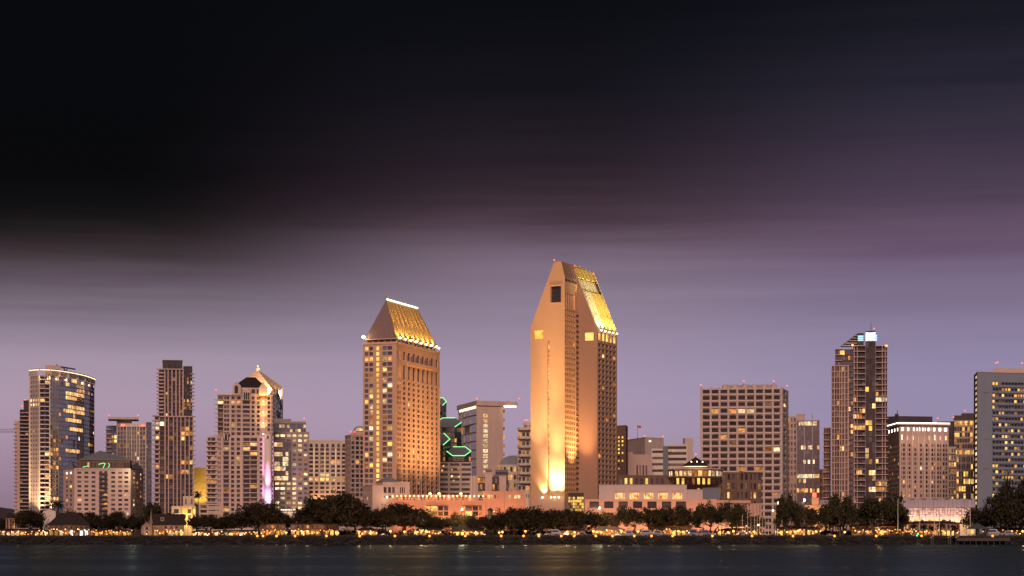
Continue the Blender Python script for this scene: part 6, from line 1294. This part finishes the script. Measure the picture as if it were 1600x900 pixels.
TR = [('ficus', 'dark bushy tree left of the cream cottage', 47, 965, 44, 799, 826, 0), ('ficus', 'low dark tree behind the barn shop chimney', 133, 965, 44, 803, 828, 1), ('ficus', 'dark tree below the pink hotel, right of its middle', 180, 960, 36, 803, 828, 2), ('ficus', 'small dark tree left of the white chapel', 208, 965, 34, 807, 828, 0),
      ('ficus', 'squat dark tree right of yellow loggia', 322, 958, 46, 806, 828, 1), ('ficus', 'small dark tree between squat tree and big round tree', 350, 960, 34, 809, 828, 2), ('ficus', 'big round tree at foot of the violet-lit shaft', 403, 955, 66, 788, 826, 0),
      ('ficus', 'low dark tree under the string of white bulbs', 443, 962, 32, 806, 825, 1), ('ficus', 'dark tree left of the largest round crown', 478, 962, 54, 799, 825, 2), ('ficus', 'largest round dark crown below the arched hotel', 524, 960, 84, 775, 822, 0), ('ficus', 'dark tree right of largest round crown', 570, 962, 52, 794, 824, 1), ('ficus', 'broad dark tree in front of pink corner pavilion', 626, 955, 76, 793, 824, 2), ('ficus', 'low tree between broad tree and yellow-lit tree', 682, 958, 40, 810, 828, 0),
      ('feather', 'pale feathery tree lit yellow by the lamp beside it', 722, 964, 46, 801, 827, 0), ('ficus', 'small dark tree right of the yellow-lit feathery tree', 750, 955, 32, 809, 827, 1),
      ('ficus', 'round dark tree left half of clump below blank podium', 800, 953, 52, 799, 829, 2), ('ficus', 'wide round dark tree below the brightest floodlit wall', 840, 957, 72, 796, 829, 0), ('ficus', 'wide dark tree in front of glazed entrance hall', 900, 955, 74, 799, 827, 1),
      ('feather', 'sparse yellow-green tree lit by lamp beside niche podium', 951, 962, 34, 799, 828, 0), ('airy', 'airy dark tree below the second glowing niche', 984, 950, 44, 791, 824, 0), ('airy', 'airy dark tree below the third glowing niche', 1017, 948, 48, 795, 824, 1), ('airy', 'wide airy tree below the fifth glowing niche', 1058, 952, 62, 791, 824, 2), ('airy', 'tall airy tree in front of blank end of niche podium', 1107, 950, 40, 785, 824, 0), ('airy', 'wide airy tree in front of the fin colonnade', 1142, 950, 66, 788, 824, 1),
      ('airy', 'dark tree among the bare masts', 1183, 965, 26, 806, 828, 2), ('airy', 'tall narrow tree right of the masts', 1229, 950, 36, 775, 824, 1), ('airy', 'leaning tree left of the peach box', 1252, 948, 44, 791, 824, 2), ('airy', 'low dark tree below the peach box', 1282, 950, 44, 799, 826, 0), ('airy', 'large dark tree below the stepped tower', 1312, 948, 58, 776, 824, 1), ('airy', 'dark tree filling gap below stepped tower light strip', 1345, 954, 42, 793, 824, 2), ('airy', 'large airy tree left of the lattice deck', 1378, 948, 66, 772, 824, 0), ('airy', 'small tree touching left end of lattice deck', 1404, 955, 34, 796, 824, 1),
      ('ficus', 'dark low tree below the grey hotel corner', 1530, 960, 48, 800, 826, 2), ('ficus', 'large dark tree in front of the grey hotel balconies', 1566, 948, 52, 775, 826, 0), ('ficus', 'tallest dark tree cut by the right edge', 1596, 945, 60, 752, 828, 1),
      ('ficus', 'back-row dark tree above the glazed arcade', 68, 990, 34, 808, 828, 2), ('ficus', 'back-row dark tree peeping over the barn shop', 108, 992, 44, 801, 826, 0), ('ficus', 'back-row dark tree between pink hotel and barn shop', 157, 990, 34, 807, 828, 1), ('ficus', 'back-row dark tree behind the mansard hall', 262, 992, 40, 806, 828, 2),
      ('ficus', 'back-row dark tree left of big round tree', 375, 990, 38, 804, 826, 0), ('ficus', 'back-row dark tree over the balcony cafe', 432, 992, 34, 803, 824, 1), ('ficus', 'back-row dark tree left shoulder of largest crown', 498, 990, 44, 790, 824, 2), ('ficus', 'back-row dark tree below the narrow rose block', 552, 988, 44, 790, 824, 0), ('ficus', 'back-row dark tree left of broad dark tree', 598, 985, 40, 797, 825, 1), ('ficus', 'back-row dark tree right of broad dark tree', 660, 982, 36, 806, 826, 2),
      ('ficus', 'dark low tree between lighthouse and round clump', 775, 958, 30, 806, 829, 0), ('ficus', 'dark tree joining the two wide round trees', 868, 962, 40, 803, 828, 2), ('airy', 'airy tree between third and fifth niche', 1037, 955, 36, 800, 826, 1), ('airy', 'airy tree filling gap before niche podium end', 1084, 956, 36, 800, 826, 2), ('airy', 'low airy tree between the masts and fin hall', 1168, 958, 30, 806, 826, 0), ('airy', 'dark tree left of large dark tree below stepped tower', 1296, 958, 36, 796, 826, 0),
      ('ficus', 'small dark bush tree left of the lookout house', 3, 975, 26, 812, 828, 1), ('airy', 'thin dark tree behind brown setback tower foot', 236, 985, 30, 785, 820, 2)]
for i, a in enumerate(TR): tree(a[0], a[1], a[2], a[3], a[4], a[5], a[6], a[7])
def palm(label, px, Y, ytop, spread, seed, m='leaf'):
    q = random.Random(seed); t = T('palm_tree', label, 'palm tree', W(px, Y) + Vector((0, 0, G)), 'palms'); z = Zp(ytop, Y) - spread * .45; c = W(px, Y); mb = MB(); k = 5
    for i in range(k): mb.tube((c.x + .12 * math.sin(i), c.y, G + (z - G) * i / k), (c.x + .12 * math.sin(i + 1), c.y, G + (z - G) * (i + 1) / k), .32 - .03 * i, .32 - .03 * (i + 1), n=7)
    t.part('trunk', mb, M['bark']); mb = MB(); o = Vector((c.x, c.y, z))
    for i in range(34):
        a = q.uniform(0, 6.28); e = q.uniform(-.5, 1.2); prev = o.copy(); d = Vector((math.cos(a) * math.cos(e), math.sin(a) * math.cos(e), math.sin(e)))
        side = Vector((-math.sin(a), math.cos(a), 0))
        for s in range(5):
            nx = prev + d * spread / 5; wd = .30 * (1 - s / 6)
            for sg in (-1, 1): mb.poly(prev, nx, nx + side * sg * wd * 1.6 + Vector((0, 0, -.25)), prev + side * sg * wd * 1.6 + Vector((0, 0, -.25)))
            prev = nx; d = (d + Vector((0, 0, -.28))).normalized()
    t.part('crown', mb, M[m]); return t
palm('stout dark palm in front of the pink hotel corner', 91.5, 1000, 783, 4.2, 1); palm('tall thin palm in front of the yellow block', 310, 1000, 769, 3.0, 2)
for i, (px, yt, sp, lb) in enumerate(((1427, 818, 2.6, 'small lit palm at left end of the gold arcade'), (1443, 820, 2.2, 'second small palm along the gold arcade'), (1470, 818, 2.6, 'bushy small palm in middle of the gold arcade'), (1491, 821, 2.4, 'last small palm beside the dark parasol tent'), (1455, 823, 2.0, 'lowest small palm before the gold arcade'), (1213, 812, 2.2, 'slim palm among the bare masts'))): palm(lb, px, 940, yt, sp, 20 + i, 'leaf2')

# low planting along the promenade
sb = MB(); q = random.Random(31)
for k in range(620):
    px = q.uniform(-10, 1610)
    if q.random() > (1 if 395 < px < 930 or 1080 < px < 1420 else .4): continue
    Yh = q.uniform(911.5, 922); c = W(px, Yh) + Vector((0, 0, G)); hh = q.uniform(.7, 2.1); wd = q.uniform(.8, 2.6)
    for j in range(70):
        a = q.uniform(0, 6.28); r = math.sqrt(q.random()); p = c + Vector((math.cos(a) * r * wd, math.sin(a) * r * .8, q.random() * hh * (1.1 - .7 * r))); u = Vector((q.gauss(0, 1), q.gauss(0, 1), q.gauss(0, 1))).normalized(); w_ = u.orthogonal().normalized(); h_ = u.cross(w_); l = q.uniform(.15, .34)
        sb.poly(p - w_ * l, p + h_ * l * .6, p + w_ * l, p - h_ * l * .6)
for k in range(420):
    px = q.uniform(395, 1425)
    if 935 < px < 960 or 1195 < px < 1205 or (q.random() < .35 and px > 960): continue
    Yh = q.uniform(962, 967); c = W(px, Yh) + Vector((0, 0, G)); hh = q.uniform(2.6, 5.2); wd = q.uniform(1.6, 3.2)
    for j in range(90):
        a = q.uniform(0, 6.28); r = math.sqrt(q.random()); p = c + Vector((math.cos(a) * r * wd, math.sin(a) * r * 1.2, q.random() * hh * (1.1 - .55 * r))); u = Vector((q.gauss(0, 1), q.gauss(0, 1), q.gauss(0, 1))).normalized(); w_ = u.orthogonal().normalized(); h_ = u.cross(w_); l = q.uniform(.3, .6)
        sb.poly(p - w_ * l, p + h_ * l * .6, p + w_ * l, p - h_ * l * .6)
link('shrubbery', sb.data('shrubbery', M['leaf2']), kind='stuff', label='low dark shrubs planted along the waterfront promenade', category='shrubs')

# ---------------------------------------------------------------- lamps
def lamp_proto(h, lens, r, arm=0.):
    mb = MB(); mb.lathe(Vector((0, 0, 0)), [(.22, 0), (.16, .3), (.08, .35), (.06, h)], 7)
    if arm: mb.tube((0, 0, h - .1), (arm, 0, h), .05, n=5)
    g = MB(); g.lathe(Vector((arm, 0, h - .05)), [(r * .5, 0), (r, r * .7), (r * .9, r * 1.4), (r * .2, r * 1.9)], 9); c = MB(); c.lathe(Vector((arm, 0, h + r * 1.85)), [(r * .7, 0), (r * .2, .22)], 7)
    return mb.data('post', M['dkmetal']), g.data('globe', M[lens]), c.data('cap', M['dkmetal'])
LP = {'quay': (lamp_proto(1.15, 'orange', .55), 1.6), 'street': (lamp_proto(2.9, 'amberl', .58), 3.4), 'tall': (lamp_proto(8.5, 'whitel', .42, .9), 8.6)}
def lamp(kind, name, label, px, Y, power, col, dz=0., hs=1., group=None):
    (a, b, c), h = LP[kind]; o = link(name, None, None, W(px, Y) + Vector((0, 0, G + dz)), label=label, category='lamp', group=group); k = (.9 if kind == 'tall' else 0)
    for nm, me in (('post', a), ('globe', b), ('cap', c)): link(nm, me, o, sc=(1, 1, hs))
    if power: lamp_light(o, (k, -.9, h * hs - .3), power, col, radius=.45)
SOD = (1, .46, .14)
QL = (402, 411, 432, 461, 510, 562, 617, 671, 727, 783, 818, 842, 877, 897, 931, 957, 991, 1018, 1051, 1113, 1175, 1239, 1304, 1369, 1440, 1551)
for i, px in enumerate(QL): lamp('quay', 'seawall_lamp', ORD[i] + ' low amber seawall lamp counted from the left', px, 904.3, 60, SOD, dz=-1.15, group='amber lamps along the seawall')
SL = (447, 481, 561, 580, 610, 632, 652, 659, 666, 785, 780, 821, 886, 898, 927, 933, 939, 971, 997, 1032, 1052, 1060, 1125, 1138, 1146, 1178, 1230, 1247, 1275, 1320, 1376, 1598)
for i, px in enumerate(SL): lamp('street', 'street_lamp', ORD[i] + ' amber globe lamp among the shops counted from the left', px, 926 + (i * 7) % 12, 1700, (1, .52, .18), hs=.62 + .25 * ((i * 37) % 10) / 10, group='globe lamps among the shops')
for px, yt, lb, pw in ((721, 797, 'tall white lamp over the pale feathery tree', 1500), (659, 814, 'tall lamp right of the broad dark tree', 500), (936, 795, 'tall white lamp left of the sparse yellow-green tree', 1500), (1256, 783, 'brightest white lamp left of the peach box', 900), (1215, 787, 'upper lamp on the pole right of the masts', 200), (1207, 799, 'lower lamp on the pole right of the masts', 200), (1184, 821, 'lamp at the right end of orange terrace', 300), (1165, 822, 'lamp over the orange terrace', 300)):
    Yl = 958; lamp('tall', 'tall_lamp', lb, px - 2, Yl, pw, (1, .72, .36), hs=(Zp(yt, Yl) - G) / 8.6)
for px, yt, lb in ((1460, 810, 'shortest bare flagpole before the gold arcade'), (1437, 781, 'tall flagpole at left of gold arcade'), (1468, 781, 'tall flagpole in the middle of gold arcade'), (1516, 782, 'tall flagpole right of gold arcade with lantern at foot'), (1403, 782, 'flagpole at the left end of the lattice deck')):
    t = T('flagpole', lb, 'flagpole', W(px, 935) + Vector((0, 0, G))); mb = MB(); c = W(px, 935); mb.tube((c.x, c.y, G), (c.x, c.y, Zp(yt, 935)), .17, .12, n=6); t.part('pole', mb, M['pale']); mb = MB(); mb.lathe(Vector((c.x, c.y, Zp(yt, 935) + .01)), [(.1, 0), (.25, .2), (.1, .45)], 7); t.part('finial', mb, M['silver'])

# ---------------------------------------------------------------- boats and masts
M['hull'] = mat('white_hull', (.36, .35, .40), .4, var=.1); M['cover'] = mat('blue_boat_cover', (.12, .13, .26), .7)
def motorboat(label, px, Y, Lb, h, cover=False, z=None):
    z = G if z is None else z; t = T('motorboat', label, 'boat', W(px, Y) + Vector((0, 0, z)), 'boats on the quay'); c = W(px, Y); mb = MB(); n = 8; prof = [(-.5, .34), (-.3, .40), (0, .42), (.25, .34), (.42, .16), (.5, .01)]
    b0 = [(c.x + Lb * x, c.y - Lb * .3 * w_ * .7, z + .15 + (.25 if x > .3 else 0)) for x, w_ in prof] + [(c.x + Lb * x, c.y + Lb * .3 * w_ * .7, z + .15 + (.25 if x > .3 else 0)) for x, w_ in reversed(prof)]
    t0 = [(c.x + Lb * x * 1.04, c.y - Lb * .3 * w_, z + h * (.48 + .12 * max(0, x))) for x, w_ in prof] + [(c.x + Lb * x * 1.04, c.y + Lb * .3 * w_, z + h * (.48 + .12 * max(0, x))) for x, w_ in reversed(prof)]
    m_ = len(b0)
    for k in range(m_): j = (k + 1) % m_; mb.poly(b0[k], b0[j], t0[j], t0[k])
    mb.poly(*t0); mb.poly(*reversed(b0)); t.part('hull', mb, M['hull'])
    mb = MB(); q = lambda x, y: (c.x + Lb * x, c.y + Lb * y)
    lo = [(*q(-.30, -.09), z + h * .48), (*q(.20, -.09), z + h * .5), (*q(.20, .09), z + h * .5), (*q(-.30, .09), z + h * .48)]; hi = [(*q(-.27, -.075), z + h), (*q(.04, -.075), z + h), (*q(.04, .075), z + h), (*q(-.27, .075), z + h)]
    mb.hexa(lo, hi); cb = t.part('cabin', mb, M['cover' if cover else 'hull'])
    mb = MB(); mb.box(c.x - Lb * .25, c.x + Lb * .05, c.y - Lb * .098, c.y - Lb * .088, z + h * .66, z + h * .86); t.part('window', mb, M['dark'], cb)
    mb = MB(); mb.tube((c.x - Lb * .1, c.y, z + h), (c.x - Lb * .12, c.y, z + h * 1.35), .05, n=5); t.part('mast', mb, M['silver'])
    mb = MB(); mb.box(c.x - Lb * .35, c.x - Lb * .28, c.y - Lb * .1, c.y + Lb * .1, z, z + h * .3); mb.box(c.x + Lb * .15, c.x + Lb * .22, c.y - Lb * .1, c.y + Lb * .1, z, z + h * .34); t.part('cradle', mb, M['dkmetal'])
for px, Y, Lb, h, cv, lb in ((1013, 922, 12, 3.4, 0, 'white motor yacht under airy trees below third niche'), (1030, 926, 9, 3.2, 0, 'smaller white boat beside the white motor yacht'), (985, 924, 8, 3.0, 0, 'pale boat left of the white motor yacht'), (1086, 922, 9, 3.6, 1, 'boat under a blue cover beside yellow colonnade'), (1104, 925, 9, 3.4, 1, 'second blue-covered boat right of the first'), (1161, 922, 8, 2.4, 0, 'low white boat left of the masts'), (871, 926, 10, 3.6, 0, 'white boat with cabin right of wide round tree'), (912, 924, 7, 2.4, 0, 'small pale boat beside orange lamps'), (1553, 920, 14, 3.8, 0, 'large white motorboat right of parasol tent'), (1578, 924, 9, 3.0, 0, 'smaller motorboat near the right edge')): motorboat(lb, px, Y, Lb, h, cv)
q = random.Random(12)
for i in range(12):
    px = 1160 + i * 4.6 + q.uniform(-1, 1); yt = q.uniform(790, 812); t = T('yacht_mast', ORD[i] + ' bare yacht mast from the left in the mast cluster', 'mast', W(px, 940) + Vector((0, 0, G)), 'bare masts'); c = W(px, 940 + (i * 5) % 9); mb = MB(); mb.tube((c.x, c.y, G), (c.x, c.y, Zp(yt, 940)), .15, .1, n=6); t.part('pole', mb, M['silver'])
    for hh in (.5, .75): mb = MB(); z = G + (Zp(yt, 940) - G) * hh; mb.tube((c.x - .9, c.y, z), (c.x + .9, c.y, z), .06, n=4); t.part('spreader', mb, M['silver'])
    mb = MB(); mb.tube((c.x, c.y, G + 1.2), (c.x + 3.0, c.y, G + 1.3), .1, n=5); t.part('boom', mb, M['silver'])

# ---------------------------------------------------------------- parked cars
paints = [mat('car_paint_%d' % i, c, .3, .2, .05) for i, c in enumerate(((.45, .45, .48), (.08, .08, .10), (.30, .05, .05), (.55, .53, .50), (.06, .09, .18)))]; M['tyre'] = mat('tyre', (.02, .02, .02), .9); M['head'] = glow('headlight', (1, .93, .8), 5.0); M['tail'] = glow('tail_light', (1, .1, .05), 1.5)
def car(label, px, Y, k, lights=False):
    t = T('parked_car', label, 'car', W(px, Y) + Vector((0, 0, G)), 'cars parked behind the promenade'); c = W(px, Y); x, y, z = c.x, c.y, G
    sec = [(-2.2, .35, .75), (-2.1, .30, .95), (-1.3, .25, 1.0), (1.0, .25, .98), (1.9, .28, .82), (2.2, .35, .65)]; mb = MB()
    for (a, b0, t0), (b, b1, t1) in zip(sec, sec[1:]): mb.hexa([(x + a, y - .88, z + b0), (x + b, y - .88, z + b1), (x + b, y + .88, z + b1), (x + a, y + .88, z + b0)], [(x + a, y - .84, z + t0), (x + b, y - .84, z + t1), (x + b, y + .84, z + t1), (x + a, y + .84, z + t0)])
    bd = t.part('body', mb, paints[k]); mb = MB(); mb.hexa([(x - 1.5, y - .80, z + .97), (x + .95, y - .80, z + .97), (x + .95, y + .80, z + .97), (x - 1.5, y + .80, z + .97)], [(x - 1.0, y - .65, z + 1.48), (x + .35, y - .65, z + 1.48), (x + .35, y + .65, z + 1.48), (x - 1.0, y + .65, z + 1.48)]); t.part('cabin', mb, M['dark'])
    mb = MB(); mb.box(x - .95, x + .3, y - .62, y + .62, z + 1.485, z + 1.53); t.part('roof', mb, paints[k])
    for dx in (-1.35, 1.4):
        for dy in (-.85, .85): mb = MB(); mb.tube((x + dx, y + dy - .1, z + .32), (x + dx, y + dy + .1, z + .32), .32, n=12); wl = t.part('wheel', mb, M['tyre'])
    for dy in (-.6, .6): mb = MB(); mb.box(x + 2.1, x + 2.23, y + dy - .15, y + dy + .15, z + .58, z + .70); t.part('headlight', mb, M['head' if lights else 'silver'])
for i, (px, lb) in enumerate(((843, 'silver car right of the wide round tree trunk'), (855, 'dark car next to the silver car by round tree'), (905, 'red car left of the striped marquee'), (965, 'pale car right of the striped marquee'), (1195, 'blue car behind the bare masts'), (1340, 'pale car with reflection left of marina office'), (1356, 'dark car beside pale car left of marina office'), (1420, 'red car left of gold arcade palms'), (1432, 'pale car under small palms'), (757, 'dark car right of bright booth'), (600, 'blue car under the broad dark tree'), (1298, 'silver car below large dark tree right of peach arcade'))): car(lb, px, 931 + (i * 3) % 7, (0, 1, 2, 3, 4, 3, 1, 2, 3, 1, 4, 0)[i], i in (0, 9))

# ---------------------------------------------------------------- pier, tent, channel marker
M['tent'] = mat('dark_green_canvas', (.05, .065, .065), .8); M['wood'] = mat('pier_timber', (.075, .06, .058), .9, var=.4, scale=1.2)
t = T('parasol_tent', 'dark pyramid canopy tent standing by the pier', 'tent', W(1527, 914) + Vector((0, 0, G)))
f = rfp(1509, 1546, 912, 10); z0, z1 = Zp(826.5, 912), Zp(817, 912); c = sum(f, Vector()) / 4; mb = MB()
for k in range(4): a, b = f[k], f[(k + 1) % 4]; mb.poly((a.x, a.y, z0), (b.x, b.y, z0), (b.x * .35 + c.x * .65, b.y * .35 + c.y * .65, z0 + (z1 - z0) * .62), (a.x * .35 + c.x * .65, a.y * .35 + c.y * .65, z0 + (z1 - z0) * .62)); mb.poly((a.x * .35 + c.x * .65, a.y * .35 + c.y * .65, z0 + (z1 - z0) * .62), (b.x * .35 + c.x * .65, b.y * .35 + c.y * .65, z0 + (z1 - z0) * .62), (c.x, c.y, z1))
t.part('canopy', mb, M['tent'])
for p in f: q_ = p + (c - p) * .05; mb = MB(); mb.tube((q_.x, q_.y, G), (q_.x, q_.y, z0), .1, n=6); t.part('pole', mb, M['metal'])
lamp_light(t.o, (c.x, c.y, z0 - .8), 60, (1, .8, .6), org=t.org)
t = T('timber_pier', 'dark timber pier on piles in front of the parasol tent', 'pier', W(1530, 898) + Vector((0, 0, 0)))
x0, x1 = Xp(1492, 897), Xp(1575, 897); mb = MB()
for i in range(46): mb.box(x0 + (x1 - x0) * i / 46, x0 + (x1 - x0) * (i + .9) / 46, 893, 904, 3.0, 3.15)
t.part('deck', mb, M['wood'], kind='stuff')
for i in range(9):
    for yy in (893.6, 899): x = x0 + (x1 - x0) * (i + .3) / 9; mb = MB(); mb.tube((x, yy, -2), (x, yy, 2.995), .22, n=7); t.part('pile', mb, M['wood'])
mb = MB(); mb.box(x0, x1, 893.0, 893.3, 1.7, 2.99); t.part('fascia', mb, M['wood'])
mb = MB(); mb.box(x0, x1, 893.1, 893.2, 4.0, 4.1); t.part('rail', mb, M['wood'])
for i in range(24): x = x0 + (x1 - x0) * (i + .1) / 24; mb = MB(); mb.box(x, x + .1, 893.1, 893.2, 3.16, 4.0); t.part('baluster', mb, M['wood'])
for i, px in enumerate((1455, 1458, 1482, 1485, 1494, 1497)):
    t = T('mooring_pile', ORD[i] + ' mooring pile from the left beside the timber pier', 'pile', W(px, 895) + Vector((0, 0, 0)), 'mooring piles'); c = W(px, 895); mb = MB(); mb.tube((c.x, c.y, -2), (c.x, c.y, 3.2 + (i % 2) * .6), .34, .3, n=8); t.part('shaft', mb, M['wood']); mb = MB(); mb.lathe(Vector((c.x, c.y, 3.21 + (i % 2) * .6)), [(.36, 0), (.3, .3), (.05, .5)], 8); t.part('cap', mb, M['pale'])
M['greenl'] = glow('green_marker', (.05, 1, .35), 5.0)
t = T('channel_marker', 'dark channel marker post with two small green lights in water', 'marker', W(1434, 850) + Vector((0, 0, 0))); c = W(1434, 850)
mb = MB(); mb.lathe(Vector((c.x, c.y, -1)), [(1.3, 0), (1.3, 1.6), (.5, 2.2), (.22, 2.5), (.18, 5.6)], 9); t.part('post', mb, M['dkmetal'])
for dx, z in ((-.4, 4.3), (-.1, 4.95)): mb = MB(); mb.lathe(Vector((c.x + dx, c.y - .3, z - .3)), [(.1, 0), (.22, .15), (.22, .3), (.05, .45)], 7); t.part('green_light', mb, M['greenl'])
